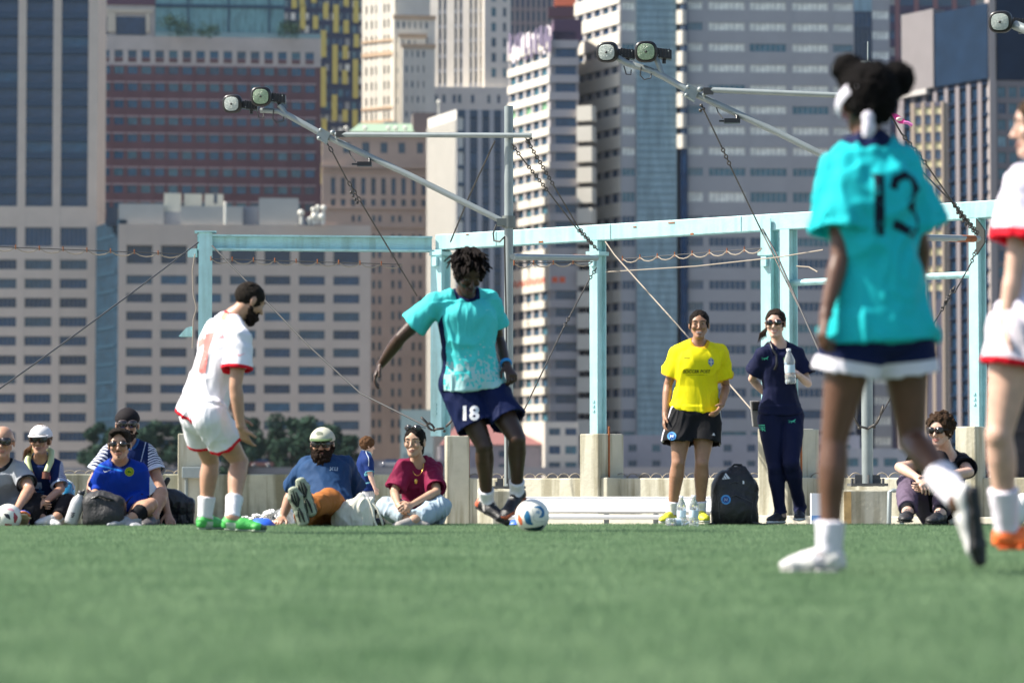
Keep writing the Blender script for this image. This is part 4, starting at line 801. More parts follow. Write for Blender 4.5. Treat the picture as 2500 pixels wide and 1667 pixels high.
# ------------------------------------------------------------------ bench, cones, ball, bottles
BN = thing('bench', 'long low white bench behind the ball and the yellow shoes', 'bench', P(1500, 1283, 25.2)); BN.location.z = DECK
m_w = mat('white_paint_gloss', (.80, .80, .80), .35)
a, e = P(1282, 1214, 25.2), P(1744, 1214, 25.2); zb_ = P(1300, 1247, 25.2)[2]
b = MB(); b.obox((a[0], 25.06, zb_), (e[0] - a[0], 0, 0), (0, .12, a[2] - zb_), (0, .03, -.02)); b.box(a[0] - .01, e[0] + .01, 25.17, 25.5, a[2] - .01, a[2] + .006); b.build('seat', m_w, BN, bevel=.006)  # front board is sloped so that it catches the sun and turns white
b = MB(); z1, z0 = P(1, 1256, 25.0)[2], P(1, 1268, 25.0)[2]; b.tube([[P(1240, 1, 25)[0], 25.0, (z0 + z1) / 2], [P(1725, 1, 25)[0], 25.0, (z0 + z1) / 2]], (z1 - z0) / 2, 12); b.build('lower_rail', m_w, BN)
for x in (1330, 1480, 1600, 1725):
    b = MB(); q = P(x, 1, 25.2); b.box(q[0] - .02, q[0] + .02, 25.26, 25.4, DECK, zb_ + .05); b.build('leg', m_galv, BN)
def disc_cone(px, py, r, Y, label):
    c = P(px, py, Y); b = MB(); b.lathe((c[0], Y, .02), [(r, 0), (r * .98, .008), (r * .5, r * .48), (r * .3, r * .5), (r * .28, r * .47), (r * .47, r * .43), (r * .9, .0)], 24); tag(b.build('marker_cone', mat('blue_plastic', (.03, .13, .72), .45)), label, 'marker cone')
disc_cone(639, 1290, .10, 21.6, 'small blue disc cone on the turf right of the green boots')
disc_cone(1262, 1290, .07, 22.0, 'small blue disc cone just showing beside the ball')
# net heap
w = MB(); random.seed(3)
for i in range(26):
    x = 588 + i * 4.4 + random.uniform(-3, 3); hh = 8 + (i / 26.0) * 26; y = 1272 - hh * random.random()
    w.tube([P(x + 7 * math.cos(t) , y - hh * .3 * math.sin(t) * .6, 23.4 + .1 * math.sin(t)) for t in np.linspace(0, 5.8, 9)], .009, 5)
v0 = [P(x, y, 23.5) for x, y in ((560, 1281), (590, 1271), (640, 1262), (680, 1243), (700, 1236), (712, 1250), (712, 1281))]
w.add(v0 + [v + np.array([0, .3, 0]) for v in v0], [tuple(range(7)), tuple(range(13, 6, -1))] + [(i, 7 + i, 7 + (i + 1) % 7, (i + 1) % 7) for i in range(7)])
tag(w.build('folded_goal_net', mat('white_net', (.72, .72, .70), .8, bump=1, bscale=60, noise=.1)), 'crumpled white goal net with laces left of the bearded man', 'net')
# the ball
def football(c, r, label, kind):
    T = thing('football', label, 'ball', (c[0], c[1], c[2] - r))
    b = MB(); b.ell(c, r, 32, 20); m = mat('ball_' + kind, (.74, .73, .66), .38, coat=.3, bump=.12, bscale=160); b.build('shell', m, T)
    def patch(name, path, w_, m_, rr=1.003):
        b = MB(); P2 = [np.array(q, float) for q in path]; den = []
        for i in range(len(P2) - 1):
            for t in np.linspace(0, 1, 5)[:-1]: den.append(P2[i] * (1 - t) + P2[i + 1] * t)
        den.append(P2[-1])
        for _ in range(3): den = [den[0]] + [(den[i - 1] + den[i] * 2 + den[i + 1]) / 4 for i in range(1, len(den) - 1)] + [den[-1]]
        ws = w_ if hasattr(w_, '__len__') else [w_, w_]; vs = []; n = len(den); K = 6
        for i, q in enumerate(den):
            t = den[min(i + 1, n - 1)] - den[max(i - 1, 0)]; t = t / (np.linalg.norm(t) + 1e-9); nn = np.array([-t[1], t[0]]); ww = np.interp(i / (n - 1), np.linspace(0, 1, len(ws)), ws)
            for k in range(K + 1):
                x, y = q + nn * ww * (k / K - .5); rad = math.hypot(x, y)
                if rad > .985: x, y = x / rad * .985, y / rad * .985
                vs.append(np.array(c) + r * rr * np.array([x, -math.sqrt(max(.0, 1 - x * x - y * y)), y]))
        b.add(vs, [(i * (K + 1) + k, (i + 1) * (K + 1) + k, (i + 1) * (K + 1) + k + 1, i * (K + 1) + k + 1) for i in range(n - 1) for k in range(K)], 0, True); b.build(name, m_, T)
    if kind == 'wave':
        blue = mat('ball_blue', (.015, .14, .30), .4); org = mat('ball_orange', (.60, .13, .05), .45); dk = mat('ball_dark', (.02, .06, .07), .4)
        patch('panel', [(-.28, .32), (-.30, .0), (-.22, -.35), (.05, -.50)], [.12, .38, .34, .05], blue)
        patch('panel', [(.12, .52), (.42, .55), (.66, .30), (.62, .0), (.40, -.06)], [.05, .16, .16, .2, .05], blue)
        patch('panel', [(-.80, .12), (-.72, -.2), (-.62, -.52)], [.04, .24, .14], org)
        patch('panel', [(-.45, -.72), (0, -.80), (.45, -.74), (.66, -.55)], [.05, .22, .24, .08], dk)
        patch('logo', [(.22, .2), (.36, .28), (.40, .12)], [.10, .16, .08], mat('ball_greyblue', (.3, .4, .5), .5)); patch('seam', [(-.6, .7), (-.1, .62), (.1, .2), (.05, -.2), (.3, -.35), (.75, -.3)], [.012, .012], dk)
    else:
        dk = mat('ball_black', (.02, .02, .03), .4); rd = mat('ball_red', (.35, .04, .06), .4); pk = mat('ball_pink', (.7, .35, .4), .4)
        patch('panel', [(-.15, .25), (.12, .12), (.3, -.15)], [.06, .32, .06], dk); patch('panel', [(.55, .35), (.7, .0), (.6, -.4)], [.05, .3, .1], rd)
        patch('panel', [(.05, .62), (.35, .6), (.55, .45)], [.1, .18, .08], pk); patch('panel', [(-.75, .2), (-.55, .0), (-.5, -.3)], [.1, .3, .05], dk); patch('panel', [(-.1, -.5), (.15, -.62), (.4, -.55)], [.1, .25, .1], rd)
    return T
football((P(1299, 1261, 19.3)[0], 19.3, .112), .110, 'white football with blue and orange waves at the feet of player 18', 'wave')
# water bottles
m_pet = mat('clear_plastic', (.86, .9, .92), .08, trans=.8, spec=.6); m_lab = mat('bottle_label', (.55, .68, .75), .5); m_cap = mat('white_cap', (.8, .82, .84), .4)
def bottle(c, h, label, axis=(0, 0, 1), group=None):
    ax = np.array(axis, float); ax /= np.linalg.norm(ax); T = thing('water_bottle', label, 'bottle', c, group); r = h * .155
    prof = [(0, 0), (r * .8, .002), (r, h * .03), (r, h * .1), (r * .93, h * .13), (r, h * .16), (r, h * .26), (r * .92, h * .3), (r * .92, h * .55), (r, h * .6), (r * .98, h * .68), (r * .7, h * .8), (r * .38, h * .9), (r * .36, h * .94)]
    b = MB(); b.lathe(c, prof, 18, axis=ax); b.build('body', m_pet, T)
    b = MB(); b.lathe(c, [(r * .94, h * .32), (r * .95, h * .33), (r * .95, h * .53), (r * .94, h * .54)], 18, axis=ax); b.build('label', m_lab, T)
    b = MB(); b.lathe(c, [(r * .4, h * .93), (r * .42, h * .94), (r * .42, h), (0, h)], 14, axis=ax); b.build('cap', m_cap, T); return T
q = P(1664, 1292, 21.9); bottle((q[0], 21.9, .0), .23, 'left upright clear water bottle in front of the yellow shoes')
q = P(1694, 1292, 21.8); bottle((q[0], 21.8, .0), .235, 'right upright clear water bottle in front of the yellow shoes')
q = P(1632, 1284, 21.9); bottle((q[0] - .02, 21.75, .04), .2, 'clear water bottle lying on its side in front of the yellow shoes', axis=(1, .5, .0))
q = P(1996, 1245, 24.5); b = MB(); b.box(q[0] - .05, q[0] + .1, 24.5, 24.6, DECK, .24); b.box(q[0] - .051, q[0] + .101, 24.499, 24.5, .02, .06, 1); tag(b.build('plastic_crate', [mat('pale_grey_plastic', (.62, .66, .72), .4), mat('soft_blue', (.15, .3, .6), .4)], bevel=.01), 'pale grey and blue plastic box behind the sock of player 13', 'box')

for i, (px, dz_) in enumerate(((1150, -.02), (1330, -.15), (1650, -.03), (1700, -.16), (2010, -.02), (2250, -.03), (1560, -.05))):
    p_ = cR + uR * onR(px) + nR * .072; b = MB(); b.cbox(p_ + Z_ * dz_, uR * (.02 + .01 * (i % 3)), nR * .003, Z_ * (.006 + .004 * (i % 2))); b.build('rust_spot', m_rust, FR)
for px in (1220, 1500, 1820, 2150):
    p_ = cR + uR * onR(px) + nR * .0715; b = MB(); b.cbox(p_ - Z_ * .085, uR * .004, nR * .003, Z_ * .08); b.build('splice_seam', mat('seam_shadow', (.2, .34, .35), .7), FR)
# ------------------------------------------------------------------ implicit surfaces (bodies, clothes, bags)
def nz(v): v = np.asarray(v, float); return v / (np.linalg.norm(v) + 1e-12)
class Field:
    def __init__(s, lo, hi, h):
        s.lo = np.array(lo, float); s.h = h; s.n = np.maximum(4, np.ceil((np.array(hi) - s.lo) / h).astype(int) + 1)
        s.F = np.full(tuple(s.n), .3, np.float32); s.ax = [s.lo[i] + np.arange(s.n[i]) * h for i in range(3)]
    def _sub(s, lo, hi):
        i0 = np.clip(np.floor((np.asarray(lo) - s.lo) / s.h).astype(int), 0, s.n); i1 = np.clip(np.ceil((np.asarray(hi) - s.lo) / s.h).astype(int) + 1, 0, s.n)
        if np.any(i1 - i0 < 1): return None, None
        sl = tuple(slice(a, b) for a, b in zip(i0, i1))
        X, Y, Z = [s.ax[i][sl[i]].astype(np.float32) for i in range(3)]
        return sl, (X[:, None, None], Y[None, :, None], Z[None, None, :])
    def mix(s, sl, d, k, sub=False):
        a = s.F[sl]
        if sub:
            h = np.clip(.5 - .5 * (a + d) / k, 0, 1); s.F[sl] = a * (1 - h) - d * h + k * h * (1 - h)
        else:
            h = np.clip(.5 + .5 * (a - d) / k, 0, 1); s.F[sl] = a * (1 - h) + d * h - k * h * (1 - h)
    def tube(s, a, b, ra, rb=None, k=.02, u=None, cap=None, sub=False):
        """tapered elliptical tube; ra, rb are (ru, rv) or r; cap = how far the ends bulge"""
        a = np.asarray(a, float); b = np.asarray(b, float); rb = ra if rb is None else rb
        ra = ra if hasattr(ra, '__len__') else (ra, ra); rb = rb if hasattr(rb, '__len__') else (rb, rb)
        ab = b - a; L = np.linalg.norm(ab); w_ = ab / L if L > 1e-9 else np.array([0, 0, 1.0])
        if u is None: u = np.cross(w_, [0.31, 1, .2])
        u = np.asarray(u, float); u = nz(u - w_ * np.dot(u, w_)); v = np.cross(w_, u)
        m = max(max(ra), max(rb), cap or 0) + k + 2 * s.h
        sl, (X, Y, Z) = s._sub(np.minimum(a, b) - m, np.maximum(a, b) + m)
        if sl is None: return
        x, y, z = X - a[0], Y - a[1], Z - a[2]
        t = x * w_[0] + y * w_[1] + z * w_[2]; pu = x * u[0] + y * u[1] + z * u[2]; pv = x * v[0] + y * v[1] + z * v[2]
        tc = np.clip(t, 0, L); pw = t - tc; f = tc / max(L, 1e-9)
        ru = ra[0] + (rb[0] - ra[0]) * f; rv = ra[1] + (rb[1] - ra[1]) * f; rc = np.minimum(ru, rv) if cap is None else cap
        d = (np.sqrt((pu / ru) ** 2 + (pv / rv) ** 2 + (pw / rc) ** 2) - 1) * np.minimum(ru, rv)
        s.mix(sl, d, k, sub)
    def chain(s, pts, rad, k=.02, u=None, cap0=None, cap1=None):
        """one smooth limb through several stations; cap0 / cap1 flatten the two ends"""
        pts = [np.asarray(p, float) for p in pts]; rad = [r if hasattr(r, '__len__') else (r, r) for r in rad]
        m = max(max(r) for r in rad) + k + 2 * s.h; A = np.array(pts); sl, (X, Y, Z) = s._sub(A.min(0) - m, A.max(0) + m)
        if sl is None: return
        best = None; n = len(pts) - 1
        for i in range(n):
            a, b, ra, rb = pts[i], pts[i + 1], rad[i], rad[i + 1]; ab = b - a; L = np.linalg.norm(ab) + 1e-9; w_ = ab / L
            uu = np.cross(w_, [0.31, 1, .2]) if u is None else np.asarray(u, float); uu = nz(uu - w_ * np.dot(uu, w_)); v = np.cross(w_, uu)
            x, y, z = X - a[0], Y - a[1], Z - a[2]; t = x * w_[0] + y * w_[1] + z * w_[2]; pu = x * uu[0] + y * uu[1] + z * uu[2]; pv = x * v[0] + y * v[1] + z * v[2]
            tc = np.clip(t, 0, L); pw = t - tc; f = tc / L; ru = ra[0] + (rb[0] - ra[0]) * f; rv = ra[1] + (rb[1] - ra[1]) * f; rm = np.minimum(ru, rv); rc = rm
            if i == 0 and cap0 is not None: rc = np.where(pw < 0, cap0, rc)
            if i == n - 1 and cap1 is not None: rc = np.where(pw > 0, cap1, rc)
            d = (np.sqrt((pu / ru) ** 2 + (pv / rv) ** 2 + (pw / rc) ** 2) - 1) * rm; best = d if best is None else np.minimum(best, d)
        s.mix(sl, best.astype(np.float32), k)
    def like(s): g = Field.__new__(Field); g.lo, g.h, g.n, g.ax = s.lo, s.h, s.n, s.ax; g.F = np.full(tuple(s.n), .3, np.float32); return g
    def union(s, F, k):
        a = s.F; h = np.clip(.5 + .5 * (a - F) / k, 0, 1); s.F = a * (1 - h) + F * h - k * h * (1 - h)
    def ell(s, c, r, ax=None, k=.02, sub=False):
        r = r if hasattr(r, '__len__') else (r, r, r); ax = np.eye(3) if ax is None else ax; c = np.asarray(c, float)
        m = max(r) + k + 2 * s.h; sl, (X, Y, Z) = s._sub(c - m, c + m)
        if sl is None: return
        x, y, z = X - c[0], Y - c[1], Z - c[2]; q = 0
        for i in range(3): q = q + ((x * ax[i][0] + y * ax[i][1] + z * ax[i][2]) / r[i]) ** 2
        s.mix(sl, (np.sqrt(q) - 1) * min(r), k, sub)
    def box(s, c, r, ax=None, rnd=.02, k=.02):
        ax = np.eye(3) if ax is None else ax; c = np.asarray(c, float); m = float(np.linalg.norm(r)) + k + 2 * s.h
        sl, (X, Y, Z) = s._sub(c - m, c + m)
        if sl is None: return
        x, y, z = X - c[0], Y - c[1], Z - c[2]; q = [np.abs(x * ax[i][0] + y * ax[i][1] + z * ax[i][2]) - (r[i] - rnd) for i in range(3)]
        o = np.sqrt(sum(np.maximum(v, 0) ** 2 for v in q)); d = o + np.minimum(np.maximum(np.maximum(q[0], q[1]), q[2]), 0) - rnd
        s.mix(sl, d, k)
    def cut(s, p, n):            # remove everything on the side n points to
        n = nz(n); X, Y, Z = s.ax; d = ((X - p[0]) * n[0])[:, None, None] + ((Y - p[1]) * n[1])[None, :, None] + ((Z - p[2]) * n[2])[None, None, :]
        s.F = np.maximum(s.F, d.astype(np.float32))
    def mesh(s):
        F = s.F; F[0] = F[-1] = .3; F[:, 0] = F[:, -1] = .3; F[:, :, 0] = F[:, :, -1] = .3
        S = F < 0; nx, ny, n_z = F.shape; cnt = np.zeros((nx - 1, ny - 1, n_z - 1), np.uint8); offs = [(i, j, k) for i in (0, 1) for j in (0, 1) for k in (0, 1)]
        for (i, j, k) in offs: cnt += S[i:nx - 1 + i, j:ny - 1 + j, k:n_z - 1 + k]
        I = np.argwhere((cnt > 0) & (cnt < 8)); ids = np.full(cnt.shape, -1, np.int32); ids[tuple(I.T)] = np.arange(len(I))
        acc = np.zeros((len(I), 3)); c_ = np.zeros(len(I))
        for a in offs:
            for d in range(3):
                if a[d]: continue
                b = list(a); b[d] = 1; fa = F[I[:, 0] + a[0], I[:, 1] + a[1], I[:, 2] + a[2]]; fb = F[I[:, 0] + b[0], I[:, 1] + b[1], I[:, 2] + b[2]]
                m = (fa < 0) != (fb < 0); t = np.where(m, fa / np.where(m, fa - fb, 1), 0)
                q = np.array(a, float)[None] + np.zeros((len(I), 3)); q[:, d] += t; acc += q * m[:, None]; c_ += m
        V = s.lo + (I + acc / c_[:, None]) * s.h; Q = []
        for d in range(3):
            e1, e2 = [(1, 2), (2, 0), (0, 1)][d]; sa = [slice(None)] * 3; sb = [slice(None)] * 3; sa[d] = slice(0, -1); sb[d] = slice(1, None)
            E = np.argwhere(S[tuple(sa)] != S[tuple(sb)]); E = E[(E[:, e1] > 0) & (E[:, e2] > 0) & (E[:, e1] < s.n[e1] - 1) & (E[:, e2] < s.n[e2] - 1)]
            def cell(o1, o2):
                G = E.copy(); G[:, e1] -= o1; G[:, e2] -= o2; return ids[tuple(G.T)]
            q = np.stack([cell(0, 0), cell(1, 0), cell(1, 1), cell(0, 1)], 1); fl = ~S[tuple(E.T)]; q[fl] = q[fl][:, ::-1]; Q.append(q)
        Q = np.concatenate(Q); Q = Q[(Q >= 0).all(1)]
        vol = np.einsum('ij,ij->', V[Q[:, 0]] - V.mean(0), np.cross(V[Q[:, 2]] - V[Q[:, 0]], V[Q[:, 3]] - V[Q[:, 1]]))
        return V, (Q if vol > 0 else Q[:, ::-1].copy())
def smooth(V, Q, it=1, f=.5):
    E = np.concatenate([Q[:, [0, 1]], Q[:, [1, 2]], Q[:, [2, 3]], Q[:, [3, 0]]])
    for _ in range(it):
        A = np.zeros_like(V); c = np.zeros(len(V))
        for d in range(3): A[:, d] = np.bincount(E[:, 0], V[E[:, 1], d], len(V)) + np.bincount(E[:, 1], V[E[:, 0], d], len(V))
        c = np.bincount(E[:, 0], minlength=len(V)) + np.bincount(E[:, 1], minlength=len(V)); V = V * (1 - f) + A / np.maximum(c, 1)[:, None] * f
    return V
def vnorm(V, Q):
    n = np.cross(V[Q[:, 2]] - V[Q[:, 0]], V[Q[:, 3]] - V[Q[:, 1]]); N = np.zeros_like(V)
    for i in range(4):
        for d in range(3): N[:, d] += np.bincount(Q[:, i], n[:, d], len(V))
    return N / (np.linalg.norm(N, axis=1)[:, None] + 1e-12)
_T = RNG.random((32, 32, 32)).astype(np.float64) * 2 - 1
def noise3(p):
    i = np.floor(p).astype(int); f = p - i; f = f * f * (3 - 2 * f); r = 0
    for a in (0, 1):
        for b in (0, 1):
            for c in (0, 1):
                r = r + _T[(i[:, 0] + a) & 31, (i[:, 1] + b) & 31, (i[:, 2] + c) & 31] * (f[:, 0] if a else 1 - f[:, 0]) * (f[:, 1] if b else 1 - f[:, 1]) * (f[:, 2] if c else 1 - f[:, 2])
    return r
def folds(V, amp, seed, sc=1.0, up=None):
    """cloth folds: warped ridges, longer along the hang than across it"""
    p = V.copy(); p[:, 2] *= .5; p = p * sc + seed * 3.7; w_ = np.stack([noise3(p * 5 + 9), noise3(p * 5 + 31), noise3(p * 5 + 77)], 1)
    r1 = 1 - np.abs(noise3(p * 8 + w_ * 1.4)) * 2.6; r2 = 1 - np.abs(noise3(p[:, [1, 2, 0]] * 14 + w_ * 1.8)) * 2.4; r3 = 1 - np.abs(noise3(p[:, [2, 0, 1]] * 24 + w_ * 2.0)) * 2.2
    return np.maximum(amp * (r1 * .75 + r2 * .5 + r3 * .2 - .30) * (.75 + .6 * noise3(p * 3 + 5)), -.005)
def emit_mesh(name, V, Q, m, parent, attrs=None, mats2=None):
    me = bpy.data.meshes.new(name); off = wloc(parent); V2 = (V - off).astype(np.float32)
    me.vertices.add(len(V)); me.vertices.foreach_set('co', V2.ravel()); me.loops.add(len(Q) * 4); me.loops.foreach_set('vertex_index', Q.astype(np.int32).ravel())
    me.polygons.add(len(Q)); me.polygons.foreach_set('loop_start', np.arange(0, len(Q) * 4, 4, dtype=np.int32)); me.polygons.foreach_set('use_smooth', np.ones(len(Q), bool))
    me.materials.append(m)
    for k, a in (attrs or {}).items():
        at = me.attributes.new(k, 'FLOAT', 'POINT'); at.data.foreach_set('value', a.astype(np.float32))
    me.update(calc_edges=True); return link(name, me, parent)
def bvh_of(V, Q): return BVHTree.FromPolygons([Vector(v) for v in V], Q.tolist())

def solve(par, px, py, L, sgn):
    d = raydir(px, py); o = CAMP - par; A_ = d @ d; B_ = 2 * d @ o; C_ = o @ o - L * L; D_ = B_ * B_ - 4 * A_ * C_
    if D_ < 0: return CAMP + d * (-B_ / (2 * A_))
    s_ = math.sqrt(D_); return CAMP + d * ((-B_ + (s_ if sgn > 0 else -s_)) / (2 * A_))
def skin_mat(nm, c):
    return mat('skin_' + nm, c, .42, spec=.42, noise=.16, nscale=14, sss=.12, bump=.12, bscale=220)
SK = {'deep': (.055, .028, .018), 'brown': (.34, .18, .11), 'dark': (.115, .055, .034), 'tan': (.44, .25, .165), 'fair': (.60, .38, .29), 'olive': (.45, .28, .19)}
def cloth(nm, c, rough=.75, masks=(), noise=.05, sheen=.0, bump=.08): return mat('cloth_' + nm, c, rough, spec=.12, noise=noise, nscale=9, bump=bump, bscale=130, masks=masks, sheen=sheen)

class Person:
    def __init__(s, label, H, J, skin, fwd, head_fwd, group=None, h=.006, build=1.0, female=False, cat='person', head_up=(0, 0, 1), hsz=1.0):
        """J: joint -> (px, py, how); how = number: depth Y, or '+'/'-' : farther / nearer at bone length"""
        s.H = H; s.f = nz(fwd); s.fem = female; s.h = h; s.bw = build; s.skin = skin_mat(skin, SK[skin]); s.skn = skin
        bl = dict(elA=.172, elB=.172, wrA=.148, wrB=.148, knA=.245, knB=.245, anA=.243, anB=.243, haA=.06, haB=.06, head=.105)
        par = dict(elA='shA', elB='shB', wrA='elA', wrB='elB', knA='hipA', knB='hipB', anA='knA', anB='knB', haA='wrA', haB='wrB', head='neck')
        s.J = {}
        for k in ('pel', 'neck', 'shA', 'shB', 'hipA', 'hipB', 'head', 'elA', 'elB', 'wrA', 'wrB', 'haA', 'haB', 'knA', 'knB', 'anA', 'anB'):
            if k not in J: continue
            px, py, how = J[k]
            s.J[k] = solve(s.J[par[k]], px, py, bl[k] * H, 1 if how == '+' else -1) if isinstance(how, str) else P(px, py, how)
        if 'haA' not in s.J: s.J['haA'] = s.J['wrA'] + nz(s.J['wrA'] - s.J['elA']) * .06 * H
        if 'haB' not in s.J: s.J['haB'] = s.J['wrB'] + nz(s.J['wrB'] - s.J['elB']) * .06 * H
        for a, b in (('shA', 'elA'), ('elA', 'wrA'), ('shB', 'elB'), ('elB', 'wrB'), ('hipA', 'knA'), ('knA', 'anA'), ('hipB', 'knB'), ('knB', 'anB'), ('pel', 'neck')):
            s.J[a + b] = np.linalg.norm(s.J[a] - s.J[b]) / H
        j = s.J; s.up = nz(j['neck'] - j['pel']); s.sd = nz(j['shB'] - j['shA']); s.sd = nz(s.sd - s.up * np.dot(s.sd, s.up)); s.fr = np.cross(s.sd, s.up)
        if np.dot(s.fr, s.f) < 0: s.fr = -s.fr
        s.hw = nz(j['hipB'] - j['hipA']); s.J['shA'] = j['shA'] - s.up * .012 + s.sd * .012; s.J['shB'] = j['shB'] - s.up * .012 - s.sd * .012; s.root = thing('person', label, cat, (j['pel'][0], j['pel'][1], 0 if j['pel'][1] < EDGE else DECK), group)
        s.hf = nz(head_fwd); s.hu = nz(np.asarray(head_up, float) - s.hf * np.dot(np.asarray(head_up, float), s.hf)); s.hs = np.cross(s.hf, s.hu)
        s.hh = H / 7.45 * hsz; s.hc = j['head']; s.bv = {}
        print('PERSON', label[:30], {k: round(float(v), 3) for k, v in s.J.items() if np.ndim(v) == 0})
    def bounds(s, m=.32):
        m = .32
        P_ = np.array([v for k, v in s.J.items() if np.ndim(v) == 1]); return P_.min(0) - m, P_.max(0) + m
    def hp(s, x, y, z): return s.hc + (s.hs * x + s.hf * y + s.hu * z) * s.hh
    # -------------------------------------------------------------- body
    def body(s, ears=True, hands=None, hold=None, feet=()):
        j = s.J; H = s.H; S = H / 1.75; bw = s.bw * S; lo, hi = s.bounds(); F = Field(lo, hi, s.h); f = s.fr; sd = s.sd; up = s.up; fem = s.fem
        s.waist = j['pel'] + (j['neck'] - j['pel']) * .36; s.chest = j['pel'] + (j['neck'] - j['pel']) * .72
        cw = .140 if fem else .152
        F.chain([j['pel'] - up * .04 * S, j['pel'] + up * .04 * S, s.waist, s.chest, j['neck'] - up * .05 * S], [(.140 * bw, .10 * bw), (.150 * bw, .105 * bw), ((.120 if fem else .13) * bw, .09 * bw), (cw * bw, .104 * bw), (.10 * bw, .06 * bw)], .04, u=sd)
        F.tube(j['shA'], j['shB'], .042 * bw, None, .04); F.tube(j['neck'] - up * .02, s.hc - s.hf * .02 * S + s.hu * -.04 * S, (.055 if not fem else .046) * S, (.052 if not fem else .044) * S, .03)
        for sh in ('shA', 'shB'): F.tube(j['neck'] + up * .018 * S, j[sh], .028 * S, .036 * S, .04)
        s.Ft = F.F.copy(); FA = F.like(); FL = F.like()
        for a, b, c in (('shA', 'elA', 'wrA'), ('shB', 'elB', 'wrB')):
            m1 = bw * (.88 if fem else 1.0)
            FA.chain([j[a], j[a] + (j[b] - j[a]) * .35, j[b], j[b] + (j[c] - j[b]) * .25, j[b] + (j[c] - j[b]) * .6, j[c]], [.050 * m1, .047 * m1, .037 * m1, .0405 * m1, .034 * m1, .0245 * m1], .01)
        for a, b, c in (('hipA', 'knA', 'anA'), ('hipB', 'knB', 'anB')):
            if b not in j: continue
            kn, an = j[b], j[c]; ax = nz(an - kn); th = nz(j[a] - kn); bk = nz(-s.f - ax * np.dot(-s.f, ax)) if abs(np.dot(th, ax)) > .97 else nz(th - ax * np.dot(th, ax))
            sh_ = kn - an
            FL.chain([j[a], j[a] + (kn - j[a]) * .4, kn - th * -.06, kn, an + sh_ * .76, an + sh_ * .42, an], [.092 * bw, .082 * bw, .057 * bw, .050 * bw, .055 * bw, .042 * bw, .034 * S], .01)
            FL.ell(kn + (an - kn) * .27 + bk * .016 * S, (.042 * bw, .040 * bw, .10 * S), (nz(np.cross(ax, bk)), bk, ax), k=.02); FL.ell(kn - bk * .012 * S, .044 * S, k=.015)
            FL.ell(an, .035 * S, k=.015); fd = s.foot(b[-1])[0]; FL.tube(an, an + fd * .09 * S + s.foot(b[-1])[1] * -.04, .034, .03, .03)
        s.Fa, s.Fl = FA.F.copy(), FL.F.copy(); s.G = F.like(); F.union(FA.F, .03); F.union(FL.F, .035)
        s.headprims(F, ears)
        # hands
        for q in 'AB':
            w_, tip = j['wr' + q], j['ha' + q]; d = nz(tip - w_); hd = (hands or {}).get(q, {})
            pn = np.array(hd.get('palm', -s.sd if q == 'B' else s.sd), float); pn = nz(pn - d * np.dot(pn, d)); sv_ = np.cross(d, pn)
            if np.dot(sv_, np.array(hd.get('thumb', s.f), float)) < 0: sv_ = -sv_
            k = S * (.93 if fem else 1.0); curl = hd.get('curl', .45); spread = hd.get('spread', .06)
            F.tube(w_, w_ + d * .085 * k, (.026 * k, .019 * k), (.042 * k, .016 * k), .012, u=sv_)
            for i, (o, L_) in enumerate(((.032, .068), (.011, .078), (-.011, .073), (-.032, .056))):
                b0 = w_ + d * .088 * k + sv_ * o * k; a1 = curl * (.8 + .12 * i); dd = nz(d + sv_ * o / .03 * spread)
                p = b0
                for seg_, (fr_, aa) in enumerate(((.45, a1 * .7), (.3, a1 * 1.7), (.25, a1 * 2.3))):
                    q_ = p + (dd * math.cos(aa) + pn * math.sin(aa)) * L_ * fr_ * k * 1.08; F.tube(p, q_, (.0095 - .001 * seg_) * k, (.0088 - .001 * seg_) * k, .003); p = q_
            t0 = w_ + d * .025 * k + sv_ * .026 * k; t1 = t0 + nz(d * .75 + sv_ * .75 + pn * .3) * .045 * k; t2 = t1 + nz(d * .95 + sv_ * .25 + pn * .45) * .035 * k
            F.tube(t0, t1, .013 * k, .0105 * k, .008); F.tube(t1, t2, .0105 * k, .0085 * k, .003)
        V, Q = F.mesh(); V = smooth(V, Q, 1, .45); s.bo = emit_mesh('body', V, Q, s.skin, s.root); s.bv['body'] = bvh_of(V, Q); return s
    def skull(s, F, v=0.0):
        hh = s.hh; hp = s.hp; ax = (s.hs, s.hf, s.hu)
        F.ell(hp(0, -.05, .13), ((.318 + v) * hh, (.40 + v) * hh, (.355 + v) * hh), ax, k=.012); F.tube(hp(0, .07, .08), hp(0, .16, -.32), ((.275 + v) * hh, (.235 + v) * hh), ((.155 + v) * hh, (.135 + v) * hh), .015, u=s.hs)
    def headprims(s, F, ears=True):
        hh = s.hh; hp = s.hp; ax = (s.hs, s.hf, s.hu); s.skull(F)
        F.tube(hp(-.21, .0, -.18), hp(-.06, .21, -.40), .065 * hh, .06 * hh, .02); F.tube(hp(.21, .0, -.18), hp(.06, .21, -.40), .065 * hh, .06 * hh, .02); F.ell(hp(0, .25, -.39), .085 * hh, k=.015)
        F.tube(hp(-.16, .265, .115), hp(.16, .265, .115), .06 * hh, None, .012)
        for x in (-1, 1):
            F.ell(hp(.16 * x, .235, -.09), .095 * hh, k=.015); F.ell(hp(.135 * x, .385, .03), .066 * hh, k=.010, sub=True); F.ell(hp(.135 * x, .275, .03), .058 * hh, k=.004)
            if ears: F.ell(hp(.325 * x, -.04, -.01), (.035 * hh, .085 * hh, .135 * hh), ax, k=.006)
        F.tube(hp(0, .32, .06), hp(0, .415, -.12), .028 * hh, .046 * hh, .010); F.ell(hp(.05, .36, -.135), .034 * hh, k=.008); F.ell(hp(-.05, .36, -.135), .034 * hh, k=.008)
        F.tube(hp(-.08, .30, -.235), hp(.08, .30, -.235), .026 * hh, None, .010); F.tube(hp(-.06, .295, -.275), hp(.06, .295, -.275), .028 * hh, None, .010)
